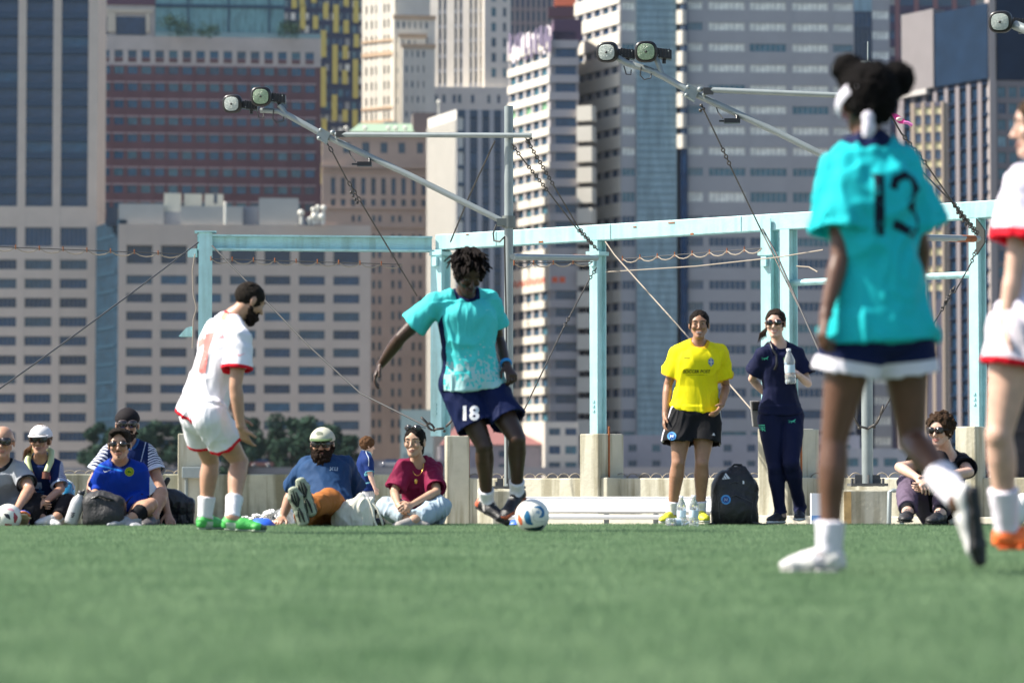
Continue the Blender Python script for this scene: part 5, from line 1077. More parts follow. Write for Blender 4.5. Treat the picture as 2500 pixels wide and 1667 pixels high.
    def foot(s, q):
        """foot direction, foot up, for side q"""
        return s.feet[q] if hasattr(s, 'feet') else (nz(s.f * [1, 1, 0]), Z_)
    def setfeet(s, **k):
        s.feet = {}
        for q, (d, u) in k.items(): d = nz(d); u = nz(np.array(u, float) - d * np.dot(u, d)); s.feet[q] = (d, u)
        return s
    # -------------------------------------------------------------- small face parts
    def face(s, eyes=True, mouth=(.30, .08, .07), brow=None, smile=0, brow_t=.016):
        hh = s.hh; hp = s.hp
        if eyes:
            for x in (-1, 1):
                b = MB(); b.ell(hp(.135 * x, .305, .03), (.046 * hh, .035 * hh, .019 * hh), 12, 8, 0, (s.hs, s.hf, s.hu)); b.ell(hp(.135 * x + .005, .331, .028), (.026 * hh, .012 * hh, .021 * hh), 10, 6, 1, (s.hs, s.hf, s.hu))
                b.build('eye', [mat('eye_white', (.36, .32, .30), .4), mat('iris', (.015, .01, .008), .2)], s.bo)
        for x in (-1, 1):
            b = MB(); b.tube([hp(.05 * x, .345, .105), hp(.13 * x, .345, .135), hp(.22 * x, .29, .115)], [brow_t * hh * .8, brow_t * hh * 1.2, brow_t * hh * .6], 6); b.build('eyebrow', mat('brow_hair', brow or (.02, .013, .01), .9), s.bo)
        b = MB(); c = .02 * smile
        lip = mat('lip_%.2f' % mouth[0], mouth, .45)
        b.tube([hp(-.12 - c, .30 - c, -.245 + c * 1.5), hp(-.05, .345, -.24), hp(0, .35, -.245), hp(.05, .345, -.24), hp(.12 + c, .30 - c, -.245 + c * 1.5)], [.005 * hh, .013 * hh, .012 * hh, .013 * hh, .005 * hh], 6)
        b.tube([hp(-.11 - c, .30 - c, -.255 + c), hp(-.04, .345, -.29 - c), hp(.04, .345, -.29 - c), hp(.11 + c, .30 - c, -.255 + c)], [.005 * hh, .016 * hh, .016 * hh, .005 * hh], 6); b.build('lips', lip, s.bo)
        if smile:
            b = MB(); b.ell(hp(0, .335, -.262), (.085 * hh, .02 * hh, .022 * hh), 12, 6, 0, (s.hs, s.hf, s.hu)); b.build('teeth', mat('teeth', (.75, .72, .66), .3), s.bo)
        return s
    def sunglasses(s, col=(.012, .01, .012), r=.10, dz=.035, tilt=0.0, on_head=False, name='sunglasses', frame=(.02, .015, .015), e=2.4):
        hh = s.hh; y = .40; z = dz; b = MB()
        if on_head: y, z = .20, .47
        for x in (-1, 1):
            c = s.hp(.145 * x, y - .0, z); n = 16; ring = []
            for k, (sc, dy) in enumerate(((1, 0), (.96, .02), (0.01, .028))): ring += [c + (s.hs * r * 1.15 * sc * math.copysign(abs(math.cos(t)) ** (2 / e), math.cos(t)) + s.hu * r * .86 * sc * math.copysign(abs(math.sin(t)) ** (2 / e), math.sin(t)) + s.hf * (dy - .035 * abs(math.cos(t)) * (1 if math.cos(t) * x > 0 else .2))) * hh for t in np.linspace(0, 2 * math.pi, n, endpoint=False)]
            b.add(ring, [(i * n + j, i * n + (j + 1) % n, (i + 1) * n + (j + 1) % n, (i + 1) * n + j) for i in range(2) for j in range(n)], 0, True)
            b.tube([ring[i] for i in range(n)], .010 * hh, 5, 1, cap=False, closed=True)
            b.tube([s.hp(.25 * x, y - .06, z + .02), s.hp(.34 * x, y - .2, z + .01), s.hp(.35 * x, -.06, z - .01)], .014 * hh, 6, 1)
        b.tube([s.hp(-.05, y + .0, z + .02), s.hp(0, y + .03, z + .03), s.hp(.05, y + .0, z + .02)], .012 * hh, 6, 1)
        b.build(name, [mat('lens_%.2f' % col[0], col, .12, spec=.8), mat('frame_%.2f' % frame[0], frame, .35)], s.root); return s
    # -------------------------------------------------------------- hair
    def hair(s, col, kind='short', vol=.03, length=.0, name='hair', rough=.75, fringe=0.0, amp=.012, sc=60, quiff=0.0):
        hh = s.hh; hp = s.hp; ax = (s.hs, s.hf, s.hu); lo, hi = s.hc - hh * 1.3, s.hc + hh * 1.3; F = Field(lo, hi, min(s.h, .005)); v = vol
        s.skull(F, v + .006); F.ell(hp(0, -.09, .15), ((.322 + v) * hh, (.40 + v) * hh, (.365 + v) * hh), ax, k=.01)
        if quiff: F.ell(hp(0, .06, .36), ((.27 + quiff) * hh, .34 * hh, (.13 + quiff) * hh), ax, k=.02); F.ell(hp(.03, .30, .36), (.22 * hh, .12 * hh, (.07 + quiff) * hh), ax, k=.02)
        if kind in ('afro', 'curly'):
            rs = np.random.default_rng(5)
            for _ in range(60):
                d = nz(rs.normal(size=3)); 
                if d[2] < -.15 or (d[1] > .75 and d[2] < .45): continue
                F.ell(hp(d[0] * (.35 + v * .7), -.08 + d[1] * (.4 + v * .7), .16 + d[2] * (.36 + v * .7)), (.07 + .03 * rs.random()) * hh, k=.006)
        # face opening and nape
        F.ell(hp(0, .50, -.16 - fringe), (.285 * hh, .44 * hh, .50 * hh), ax, k=.01, sub=True)
        F.cut(hp(0, .12, -.10), s.hu * -1 + s.hf * .75)
        if kind == 'fade':
            pass
        V, Q = F.mesh(); V = smooth(V, Q, 1); N = vnorm(V, Q); V = V + N * (noise3(V * sc) * amp + noise3(V * sc * 2.3) * amp * .6)[:, None]
        m = mat('hair_%.3f_%.3f' % (col[0], rough), col, rough, spec=.12, noise=.35, nscale=40, bump=1.0, bscale=190)
        o = emit_mesh(name, V, Q, m, s.root); s.bv['hair'] = bvh_of(V, Q)
        if kind == 'dreads':
            b = MB(); rs = random.Random(4)
            for i in range(230):
                th = rs.uniform(0, 6.28); ph = rs.uniform(0, 1.45); d = np.array([math.sin(ph) * math.cos(th), math.sin(ph) * math.sin(th), math.cos(ph)])
                if d[1] > .8 and d[2] < .3: continue
                p0 = hp(d[0] * .35, -.07 + d[1] * .42, .16 + d[2] * .38); out_ = nz(s.hs * d[0] + s.hf * d[1] + s.hu * (d[2] + .25)); L_ = rs.uniform(.14, .29) * hh
                p1 = p0 + out_ * L_ * .55 + np.array([rs.uniform(-.01, .01), rs.uniform(-.01, .01), .0]); p2 = p1 + nz(out_ + np.array([rs.uniform(-.5, .5), rs.uniform(-.3, .3), -.9 - rs.random() * .8])) * L_ * rs.uniform(.5, 1.0)
                b.tube([p0, p1, p2], [.010, .009, .004], 5)
            b.build('dreadlocks', m, o)
        if kind == 'tail':
            b = MB(); b.tube([hp(0, -.40, .2), hp(.04, -.55, .1), hp(.10, -.58, -.3), hp(.18, -.52, -.75)], [.035, .05, .05, .015], 10); b.build('ponytail', m, o)
        if kind == 'wisps':
            b = MB()
            for i in range(7): b.tube([hp(.3, -.1 - .03 * i, -.1), hp(.36 + .03 * i, -.15, -.3), hp(.33 + .05 * i, -.18, -.45 - .03 * i)], [.010, .007, .002], 5)
            b.ell(hp(.2, -.42, -.1), .11 * hh, 12, 8); b.build('loose_strands', m, o)
        return s
    def beard(s, col, ln=.1, vol=.05, amp=.010):
        hh = s.hh; hp = s.hp; F = Field(s.hc - hh * 1.4, s.hc + hh * 1.1, min(s.h, .005))
        tz = -.10 if vol > .04 else -.2; F.tube(hp(-.25, .0, tz), hp(-.10, .19, -.38), (.06 + vol * .5) * hh, (.08 + vol) * hh, .02); F.tube(hp(.25, .0, tz), hp(.10, .19, -.38), (.06 + vol * .5) * hh, (.08 + vol) * hh, .02)
        F.tube(hp(0, .22, -.38), hp(0, .24, -.42 - ln), (.16 + vol) * hh, (.10 + vol * .6) * hh, .03); F.tube(hp(-.13, .29, -.19), hp(.13, .29, -.19), .04 * hh, None, .01); (F.tube(hp(-.14, .28, -.2), hp(-.12, .25, -.36), .05 * hh, None, .01), F.tube(hp(.14, .28, -.2), hp(.12, .25, -.36), .05 * hh, None, .01)) if vol > .04 else 0
        F.ell(hp(0, .40, -.262), (.095 * hh, .12 * hh, .028 * hh), (s.hs, s.hf, s.hu), k=.008, sub=True)
        V, Q = F.mesh(); V = smooth(V, Q, 1); N = vnorm(V, Q); V = V + N * (noise3(V * 70) * amp)[:, None]
        emit_mesh('beard', V, Q, mat('beard_%.3f' % col[0], col, .85, spec=.1, noise=.4, nscale=50, bump=1, bscale=200), s.root); return s
    def cap(s, col, brim=None, bcol=None, masks=(), name='cap', visor=True, flat=False):
        hh = s.hh; hp = s.hp; ax = (s.hs, s.hf, s.hu); F = Field(s.hc - hh, s.hc + hh * 1.1, .005)
        s.skull(F, .05); F.ell(hp(0, -.06, .19), (.365 * hh, .45 * hh, .29 * hh), ax, k=.01); F.cut(hp(0, 0, .13), -s.hu - s.hf * (.22 if not flat else .1))
        V, Q = F.mesh(); V = smooth(V, Q, 1); at = {n_: fn(s, V) for n_, fn, _ in masks}
        o = emit_mesh(name, V, Q, cloth(name + '_%.2f_%.2f' % (col[0], col[2]), col, .8, masks=[(n_, c_) for n_, _, c_ in masks]), s.root, at)
        if visor:
            b = MB(); n = 14; top = []; bot = []
            for t in np.linspace(-1.25, 1.25, n): top.append(hp(.34 * math.sin(t), .30 + .40 * math.cos(t) * .9 - .02, .16 - .06 * math.cos(t) + .0 * t)); bot.append(hp(.34 * math.sin(t), .18 + .12 * math.cos(t), .19))
            vs = top + bot + [v - s.hu * .006 for v in top] + [v - s.hu * .006 for v in bot]
            fs = [(i, i + 1, n + i + 1, n + i) for i in range(n - 1)] + [(2 * n + i + 1, 2 * n + i, 3 * n + i, 3 * n + i + 1) for i in range(n - 1)] + [(i + 1, i, 2 * n + i, 2 * n + i + 1) for i in range(n - 1)]
            b.add(vs, fs, 0, True); b.build('visor', cloth('visor_%.2f' % (bcol or col)[0], bcol or col), o)
        return s
    # -------------------------------------------------------------- clothes
    def shirt(s, *a, **k): s.queue = (a, k); return s
    def flush(s):
        a, k = s.queue; s.queue = None; s._shirt(*a, **k); s.Gs = s.Ft = s.Fa = s.Fl = s.G = None
    def _shirt(s, nm, col, sleeve=.62, sr=(.066, .082), loose=.016, hem=.10, hemr=(.172, .128), masks=(), fold=.006, seed=1.0, bust=None, rough=.72, neckdrop=.0, belly=0, sheen=0.0, hemdir=None, chestr=None, coll=None, h=None, arm_k=.03):
        j = s.J; S = s.H / 1.75; bw = s.bw * S; lo, hi = s.bounds(.32); F = Field(lo, hi, h or s.h); up = s.up; sd = s.sd; lo_ = loose; fem = s.fem
        hc_ = j['pel'] - (up if hemdir is None else nz(hemdir)) * hem * S
        ch = chestr or ((.142 if fem else .153), .105); wl = (((.128 if fem else .138) + lo_) * bw, (.094 + lo_) * bw)
        if getattr(s, 'Gs', None) is not None:
            RG = F.like(); RG.chain([hc_, s.waist, j['neck'] - up * .1], [(hemr[0] * bw + .03, hemr[1] * bw + .03), (.25, .2), (.25, .2)], .001, u=sd, cap0=.008); F.F = np.maximum(s.Gs - .009, RG.F)
        F.chain([hc_, s.waist, s.chest, j['neck'] - up * (.055 + neckdrop) * S], [(hemr[0] * bw, hemr[1] * bw), wl, ((ch[0] + lo_) * bw, (ch[1] + lo_) * bw), (.105 * bw, (.062 + lo_ * .4) * bw)], .03, u=sd, cap0=.008)
        F.tube(j['shA'], j['shB'], (.034 + lo_ * .4) * bw, None, .04)
        for q in 'AB': F.tube(j['neck'] + up * (.022 - neckdrop) * S, j['sh' + q] + up * .004, (.038 + lo_ * .25) * S, (.044 + lo_ * .4) * bw, .035)
        if fem or bust:
            for x in (-1, 1): F.ell(s.chest - up * .02 + sd * .065 * x * S + s.fr * (.055 + lo_ * .5) * bw, (bust or .05) * bw, k=.05)
        if belly: F.ell(s.waist + s.fr * .04, (belly, belly * .8, belly), (sd, s.fr, up), k=.06)
        s.slv = {}; RG = F.like(); RG.chain([hc_, s.waist, j['neck'] - up * .035], [(.3, .25), (.3, .25), (.25, .2)], .001, u=sd, cap0=.008, cap1=.006); F.union(np.maximum(s.Ft - (.015 + lo_ * .2), RG.F), .015); RG = F.like()
        for q in 'AB':
            a, b = j['sh' + q], j['el' + q]; SA = F.like()
            if sleeve <= 1:
                e = a + (b - a) * sleeve; SA.chain([a, a + (e - a) * .4, e], [(.048 + lo_ * .35) * bw, (sr[0] * .5 + sr[1] * .42) * bw, sr[1] * bw], arm_k, cap1=.006); dd = nz(e - a); RG.chain([a, e - dd * .03], [.12, .12], .001, cap1=.006); SA.tube(e - dd * .030, e + dd * .05, (sr[1] - .013) * bw, (sr[1] - .009) * bw, .004, cap=.02, sub=True)
            else:
                e = b + (j['wr' + q] - b) * (sleeve - 1); SA.chain([a, b, e], [sr[0] * bw, sr[1] * bw * .85, sr[1] * bw * .7], arm_k, cap1=.006); RG.chain([a, b, e], [.12, .1, .1], .001, cap1=.006)
            F.union(SA.F, arm_k); s.slv[q] = (a, e)
        F.union(np.maximum(s.Fa - .009, RG.F), .012)
        # neck opening
        F.tube(j['neck'] - up * .025 * S + s.fr * .012, j['neck'] + up * .16 * S + s.fr * .03, .056 * S, .078 * S, .008, sub=True)
        s.hemc = hc_; V, Q = F.mesh(); V = smooth(V, Q, 2); N = vnorm(V, Q); V = V + N * folds(V - s.root.location[0], fold, seed)[:, None]
        at = {n_: fn(s, V) for n_, fn, _ in masks}
        o = emit_mesh('shirt', V, Q, cloth(nm, col, rough, [(n_, c_) for n_, _, c_ in masks], sheen=sheen), s.root, at); s.bv['shirt'] = bvh_of(V, Q); s.shirt_o = o; return s
    def shorts(s, nm, col, ln=.55, r=(.105, .118), loose=.018, masks=(), fold=.006, seed=2.0, waist=.03, name='shorts', rough=.7):
        j = s.J; S = s.H / 1.75; bw = s.bw * S; lo, hi = s.bounds(.3); F = Field(lo, hi, s.h); up = s.up
        F.chain([j['pel'] + up * waist * S, j['pel'] - up * .03], [((.14 + loose) * bw, (.095 + loose) * bw), ((.150 + loose) * bw, (.11 + loose) * bw)], .03, u=s.sd, cap0=.012)
        s.leg = {}; RG = F.like(); RG.tube(j['pel'] + up * waist * S, j['pel'] - up * .2 * S, .3, .3, .001, cap=.01)
        for q in 'AB':
            if 'kn' + q not in j: continue
            a, b = j['hip' + q], j['kn' + q]; e = a + (b - a) * ln; F.chain([a, e], [r[0] * bw, r[1] * bw], .03, cap1=.006); RG2 = F.like(); RG2.chain([a, e], [.15 * bw, .15 * bw], .001, cap1=.006); F.union(np.maximum(s.Fl - .010, RG2.F), .02); s.leg[q] = (a, e)
        F.union(np.maximum(s.Ft - .010, RG.F), .02)
        GF = F.F.copy()
        for q, (a, e) in s.leg.items(): dd = nz(e - a); F.tube(e - dd * .035, e + dd * .06, (r[1] - .014) * bw, (r[1] - .010) * bw, .004, cap=.02, sub=True)
        V, Q = F.mesh(); V = smooth(V, Q, 2); N = vnorm(V, Q); V = V + N * folds(V - s.root.location[0], fold, seed)[:, None]; at = {n_: fn(s, V) for n_, fn, _ in masks}
        o = emit_mesh(name, V, Q, cloth(nm, col, rough, [(n_, c_) for n_, _, c_ in masks]), s.root, at); s.bv['shorts'] = bvh_of(V, Q); s.Gs = GF; s.flush(); return s
    def pants(s, nm, col, r=(.10, .078, .062), end=.95, masks=(), fold=.005, seed=3.0, rough=.75, loose=.012):
        j = s.J; S = s.H / 1.75; bw = s.bw * S; lo, hi = s.bounds(.3); F = Field(lo, hi, s.h); up = s.up
        F.chain([j['pel'] + up * .03 * S, j['pel'] - up * .03], [((.14 + loose) * bw, (.095 + loose) * bw), ((.145 + loose) * bw, (.11 + loose) * bw)], .03, u=s.sd, cap0=.012)
        RG = F.like(); RG.tube(j['pel'] + up * .03 * S, j['pel'] - up * .2 * S, .3, .3, .001, cap=.01); F.union(np.maximum(s.Ft - .010, RG.F), .02); s.leg = {}
        for q in 'AB':
            a, b, c = j['hip' + q], j['kn' + q], j['an' + q]; e = b + (c - b) * end
            F.chain([a, b, b + (c - b) * .4, e], [r[0] * bw, r[1] * bw, (r[1] * .55 + r[2] * .45) * bw, r[2] * bw], .025, cap1=.008); RG2 = F.like(); RG2.chain([a, b, e], [.15 * bw, .13 * bw, .1 * bw], .001, cap1=.006); F.union(np.maximum(s.Fl - .012, RG2.F), .015)
        V, Q = F.mesh(); V = smooth(V, Q, 2); N = vnorm(V, Q); V = V + N * folds(V - s.root.location[0], fold, seed)[:, None]; at = {n_: fn(s, V) for n_, fn, _ in masks}
        emit_mesh('trousers', V, Q, cloth(nm, col, rough, [(n_, c_) for n_, _, c_ in masks]), s.root, at); s.bv['shorts'] = bvh_of(V, Q); s.Gs = F.F; s.flush(); return s
    def sock(s, q, col, top=.35, nm=None, r=.006):
        j = s.J; S = s.H / 1.75; kn, an = j['kn' + q], j['an' + q]; d, u = s.foot(q); F = Field(np.minimum(kn, an) - .2, np.maximum(kn, an) + .2, s.h)
        a = an + (kn - an) * top; F.tube(a, an, (.034 + .010 * top / .35 + r) * S * (.5 + .5 * s.bw) * 1.08, (.036 + r) * S, .02, cap=.006); F.tube(an, an + d * .05 - u * .03, .038 * S, .034 * S, .02)
        V, Q = F.mesh(); V = smooth(V, Q, 1); N = vnorm(V, Q); V = V + N * folds(V, .002, 5.0, 2.0)[:, None]; emit_mesh('sock', V, Q, cloth('sock_%.2f' % col[0], col, .85), s.root); return s
    def shoe(s, q, col, sole, L=None, masks=(), tip=0.0, wd=1.0, nm='shoe', name='shoe', solet=.013, stripes=None):
        j = s.J; S = s.H / 1.75 * (.92 if s.fem else 1.0); an = j['an' + q]; d, u = s.foot(q); L = L or .27 * S; sd = np.cross(d, u); F = Field(an - .38, an + .38, .005); k = wd * S
        g = an - u * .075 * S          # ground point under the ankle
        hl = g - d * .055 * S; W = lambda x: hl + d * x * L
        F.tube(W(.10) + u * .035, W(.42) + u * .038, (.034 * k, .036), (.038 * k, .040), .02, u=sd); F.tube(W(.42) + u * .036, W(.78) + u * .027, (.039 * k, .040), (.044 * k, .028), .02, u=sd); F.tube(W(.78) + u * .026, W(.93) + u * .022, (.043 * k, .028), (.030 * k, .020), .02, u=sd)
        F.tube(W(.12) + u * .04, an + u * .0 + d * .0, (.036 * k, .036), (.040 * k, .042), .03, u=sd, cap=.008); F.tube(W(.2) + u * .06, W(.62) + u * .045, .028 * k, .026 * k, .02)
        F.cut(hl + u * solet, -u); V, Q = F.mesh(); V = smooth(V, Q, 1); at = {n_: fn(s, V, hl, d, u, sd, L) for n_, fn, _ in masks}
        o = emit_mesh(name, V, Q, mat('shoe_' + nm, col, .5, noise=.12, nscale=20, bump=.4, bscale=90, masks=[(n_, c_) for n_, _, c_ in masks]), s.root, at)
        F = Field(an - .38, an + .38, .005); zz = solet * .5
        for a_, b_, r1, r2 in ((.08, .35, .036, .034), (.35, .75, .033, .046), (.75, .95, .046, .032)): F.tube(W(a_) + u * zz, W(b_) + u * zz, (r1 * k, solet * .62), (r2 * k, solet * .62), .012, u=sd)
        V, Q = F.mesh(); V = smooth(V, Q, 1); so_ = emit_mesh('sole', V, Q, mat('sole_%.2f_%.2f' % (sole[0], sole[2]), sole, .7, noise=.15, nscale=30, bump=.6, bscale=120), o)
        b = MB()
        for i in range(5): c = W(.40 + .07 * i) + u * (.088 - .009 * i - .002 * i * i) * 1.0 * S; b.tube([c - sd * .018, c + u * .004, c + sd * .018], .0035, 5)
        b.build('laces', mat('laces_%.2f' % (stripes or sole)[0], stripes or (.6, .6, .58), .8), o); return s
    # -------------------------------------------------------------- marks on clothes
    def mark(s, which, px, py, shape, m, right, up_, off=.002, name='print', sub=.02, view=None):
        """lays flat shapes (metres, around the point seen at px,py) onto the cloth"""
        bv = s.bv[which]; d = raydir(px, py); hit = bv.ray_cast(Vector(CAMP), Vector(nz(d)))
        if hit[0] is None: print('MARK MISS', name, s.root['label'][:20]); return s
        c = np.array(hit[0]); r = nz(right); up_ = nz(np.asarray(up_, float) - r * np.dot(up_, r)); n = np.cross(r, up_)
        if np.dot(n, d) > 0: n = -n
        vs, fs = shape; bm = bmesh.new(); bvv = [bm.verts.new((x, y, 0)) for x, y in vs]
        for f_ in fs:
            try: bm.faces.new([bvv[i] for i in f_])
            except ValueError: pass
        bmesh.ops.triangulate(bm, faces=bm.faces[:])
        for _ in range(3):
            le = [e for e in bm.edges if e.calc_length() > sub]
            if not le: break
            bmesh.ops.subdivide_edges(bm, edges=le, cuts=1); bmesh.ops.triangulate(bm, faces=bm.faces[:])
        W = MB(); out_ = []
        for v in bm.verts:
            q = c + r * v.co.x + up_ * v.co.y + n * .12; h_ = bv.ray_cast(Vector(q), Vector(-n), .35)
            out_.append(np.array(h_[0]) + n * off if h_[0] is not None else c + r * v.co.x + up_ * v.co.y + n * off)
        bm.verts.index_update(); W.add(out_, [[v.index for v in f_.verts] for f_ in bm.faces]); bm.free(); par = {'shirt': getattr(s, 'shirt_o', s.root)}.get(which, s.root)
        W.build(name, m, par if which == 'shirt' else s.root); return s
def text_shape(txt, size, bold=.0, shear=0.0, sx=1.0):
    cu = bpy.data.curves.new('t', 'FONT'); cu.body = txt; cu.size = size; cu.offset = bold; cu.align_x = 'CENTER'; cu.align_y = 'CENTER'; cu.resolution_u = 3; cu.shear = shear
    o = bpy.data.objects.new('t', cu); C.objects.link(o); bpy.context.view_layer.update(); me = bpy.data.meshes.new_from_object(o.evaluated_get(bpy.context.evaluated_depsgraph_get()))
    vs = [(v.co.x * sx, v.co.y) for v in me.vertices]; fs = [list(p.vertices) for p in me.polygons]; bpy.data.objects.remove(o); bpy.data.curves.remove(cu); bpy.data.meshes.remove(me); return vs, fs
def poly(*pts, k=1.0): return [(x * k, y * k) for x, y in pts], [list(range(len(pts)))]
def disc(r, n=20, cx=0, cy=0): return [(cx + r * math.cos(t), cy + r * math.sin(t)) for t in np.linspace(0, 2 * math.pi, n, endpoint=False)], [list(range(n))]
def merge(*sh):
    V, F = [], []
    for v, f in sh: b = len(V); V += v; F += [[i + b for i in q] for q in f]
    return V, F
def bars(*b):
    V, F = [], []
    for (x0, y0, x1, y1) in b: k = len(V); V += [(x0, y0), (x1, y0), (x1, y1), (x0, y1)]; F.append([k, k + 1, k + 2, k + 3])
    return V, F
def strip(pts, w_):   # polyline as thick stroke
    V, F = [], []; pts = [np.array(p, float) for p in pts]
    for i, p in enumerate(pts):
        t = nz(pts[min(i + 1, len(pts) - 1)] - pts[max(i - 1, 0)]); n = np.array([-t[1], t[0]]) * w_ / 2; V += [tuple(p + n), tuple(p - n)]
    for i in range(len(pts) - 1): F.append([2 * i, 2 * i + 1, 2 * i + 3, 2 * i + 2])
    return V, F
CAT = merge(poly((-.5, -.05), (-.3, .05), (.1, .12), (.3, .3), (.5, .36), (.42, .22), (.25, .05), (.12, -.1)), strip([(-.4, .02), (-.62, -.22), (-.75, -.1)], .07), strip([(-.15, 0), (-.3, -.3)], .09), strip([(.15, 0), (.35, -.22)], .08), strip([(-.45, .02), (-.8, .18)], .05))
SWOOSH = poly((-.5, .12), (-.42, -.02), (-.28, -.08), (-.05, -.02), (.5, .2), (-.1, -.16), (-.32, -.2), (-.46, -.12), (-.54, 0))
THREE = merge(poly((-.5, -.3), (-.2, -.3), (-.35, -.05)), poly((-.15, -.3), (.12, -.3), (-.16, .2), (-.28, .0)), poly((.17, -.3), (.5, -.3), (.06, .45), (-.1, .28)))
def sc_(sh, k, ky=None): return [(x * k, y * (ky or k)) for x, y in sh[0]], sh[1]
def along(a, b, V):  # parameter (metres) from a towards b
    d = nz(np.asarray(b) - a); return (V - a) @ d
def cuff(q, w_):     # positive within w_ metres of the sleeve end
    def f(s, V):
        a, e = s.slv[q]; L = np.linalg.norm(e - a); t = along(a, e, V); d = np.linalg.norm(V - a - np.outer(t, nz(e - a)), axis=1); return np.minimum(np.minimum(t - (L - w_), L + .018 - t), .118 * s.bw * s.H / 1.75 - d)
    return f
def cuffs(w_): return lambda s, V: np.maximum(cuff('A', w_)(s, V), cuff('B', w_)(s, V))
def hem(w_): return lambda s, V: w_ - along(s.hemc, s.J['neck'], V)
def leghem(w_):
    def f(s, V):
        r = np.full(len(V), -1.0)
        for q, (a, e) in s.leg.items():
            L = np.linalg.norm(e - a); t = along(a, e, V); d = np.linalg.norm(V - a - np.outer(t, nz(e - a)), axis=1); r = np.maximum(r, np.minimum(np.minimum(t - (L - w_), L + .02 - t), .17 - d))
        return r
    return f
def collar(r, dy=0.0): return lambda s, V: np.minimum(r - np.linalg.norm(np.cross(V - s.J['neck'] - s.fr * .015, nz(s.up + s.fr * .15)), axis=1), along(s.J['neck'] - s.up * .08, s.J['neck'], V))
# ------------------------------------------------------------------ the people
X_, UPZ = np.array([1.0, 0, 0]), np.array([0, 0, 1.0])
TEAL, NAVY, WHITE, RED = (.07, .57, .57), (.005, .011, .052), (.74, .73, .76), (.62, .01, .025)
# player 18
p = Person('player in turquoise jersey and navy shorts numbered 18 dribbling the ball', 1.83, dict(pel=(1150, 922, 19.4), neck=(1137, 720, 19.36), head=(1143, 672, 19.26), shA=(1058, 738, 19.32), shB=(1197, 726, 19.45), elA=(978, 824, '+'), wrA=(931, 888, '+'), haA=(914, 925, '-'),
    elB=(1216, 828, '+'), wrB=(1236, 890, '-'), haB=(1252, 920, '-'), hipA=(1114, 938, 19.38), hipB=(1186, 936, 19.45), knA=(1182, 1088, '-'), anA=(1188, 1222, '+'), knB=(1262, 1070, '-'), anB=(1262, 1200, '+')), 'deep', (.12, -1, 0), (.30, -.80, -.50), build=1.05, hsz=1.05)
p.setfeet(A=((.75, -.45, -.42), (.35, 0, .93)), B=((-.45, -.65, -.5), (-.2, -.3, .9)))
p.body(hands=dict(A=dict(palm=(.7, 0, -.3), curl=.5, thumb=(.5, -1, 0)), B=dict(palm=(-.3, .4, -.8), curl=.9, thumb=(-1, -.5, .3)))).face(mouth=(.09, .035, .03))
p.hair((.010, .007, .006), 'dreads', .06, fringe=-.02)
def sidepanel(s, V): # navy panel down the A side, slightly behind
    return np.minimum(np.minimum(-(V - s.chest) @ s.sd - .125, -(V - s.chest) @ s.fr + .045), np.minimum(np.linalg.norm(np.cross(V - s.J['shA'], nz(s.J['elA'] - s.J['shA'])), axis=1) - .105, .5))
def dots(s, V): t = along(s.hemc, s.J['neck'], V); return np.minimum(.34 + .5 * noise3(V * 60) + .3 * noise3(V * 110) - t * 2.6, (V - s.chest) @ s.fr + .0)
p.shirt('jersey18', TEAL, .64, (.066, .086), .022, .07, (.178, .135), masks=[('speck', dots, (.36, .60, .60)), ('panel', sidepanel, NAVY), ('collar', collar(.088), NAVY)], fold=0.0124, seed=1.3)
p.shorts('navy18', NAVY, .69, (.098, .118), .012, fold=0.0108, seed=2.2)
p.mark('shorts', 1146, 1010, text_shape('18', .125, .005), cloth('print_white', (.75, .75, .78)), X_, UPZ + X_ * .1, name='number')
p.mark('shirt', 1192, 756, sc_(SWOOSH, .03), cloth('print_aqua', (.3, .75, .75)), X_, UPZ, name='logo')
for q in 'AB': p.sock(q, WHITE, .20)
blk = (.012, .012, .015)
p.shoe('A', blk, (.02, .02, .025), masks=[('side', lambda s, V, hl, d, u, sd, L: .022 - np.abs((V - hl) @ d - .10 - .02 * 0 + (V - hl) @ u * .6) - .012, (.45, .42, .4)), ('org', lambda s, V, hl, d, u, sd, L: .035 - (V - hl) @ d, (.5, .1, .04))], nm='b18'); p.shoe('B', blk, (.35, .08, .04), masks=[('org', lambda s, V, hl, d, u, sd, L: .03 - (V - hl) @ u, (.5, .12, .06))], nm='b18b')
b = MB(); w_, e_ = p.J['wrB'], p.J['elB']; d = nz(w_ - e_); u = nz(np.cross(d, [0, 1, .2])); v = np.cross(d, u)
for k in (-.006, .004): b.tube([w_ + d * (k - .012) + (u * math.cos(t) + v * math.sin(t)) * .033 for t in np.linspace(0, 2 * math.pi, 15)[:-1]], .008, 6, cap=False, closed=True)
b.build('wristband', mat('blue_band', (.02, .26, .62), .5), p.root)
P18 = p
# player 7
p = Person('player in white kit with red trim and green boots, leaning on his knee', 1.80, dict(pel=(496, 1000, 18.6), neck=(566, 775, 18.5), head=(611, 738, 18.5), shA=(522, 806, 18.68), shB=(592, 822, 18.33), elA=(556, 925, 18.78), wrA=(580, 1015, 18.75), haA=(590,1050,18.7), elB=(575, 942, 18.3), wrB=(587, 1040, 18.32), haB=(597, 1066, 18.36),
    hipA=(483, 1012, 18.72), hipB=(512, 1020, 18.42), knA=(514, 1126, 18.95), anA=(500, 1262, 18.95), knB=(585, 1126, 18.62), anB=(566, 1264, 18.42)), 'tan', (.8, .55, 0), (.80, .38, -.42), build=1.02, hsz=.97)
p.setfeet(A=((.55, .8, 0), UPZ), B=((.97, -.1, -.04), UPZ))
p.body(hands=dict(B=dict(palm=(.6, .7, 0), curl=.35, thumb=(.5, -.6, 0)))).face(mouth=(.35, .15, .12))
p.hair((.016, .012, .009), 'fade', .004, amp=.003); p.beard((.020, .013, .010), .05, .03)
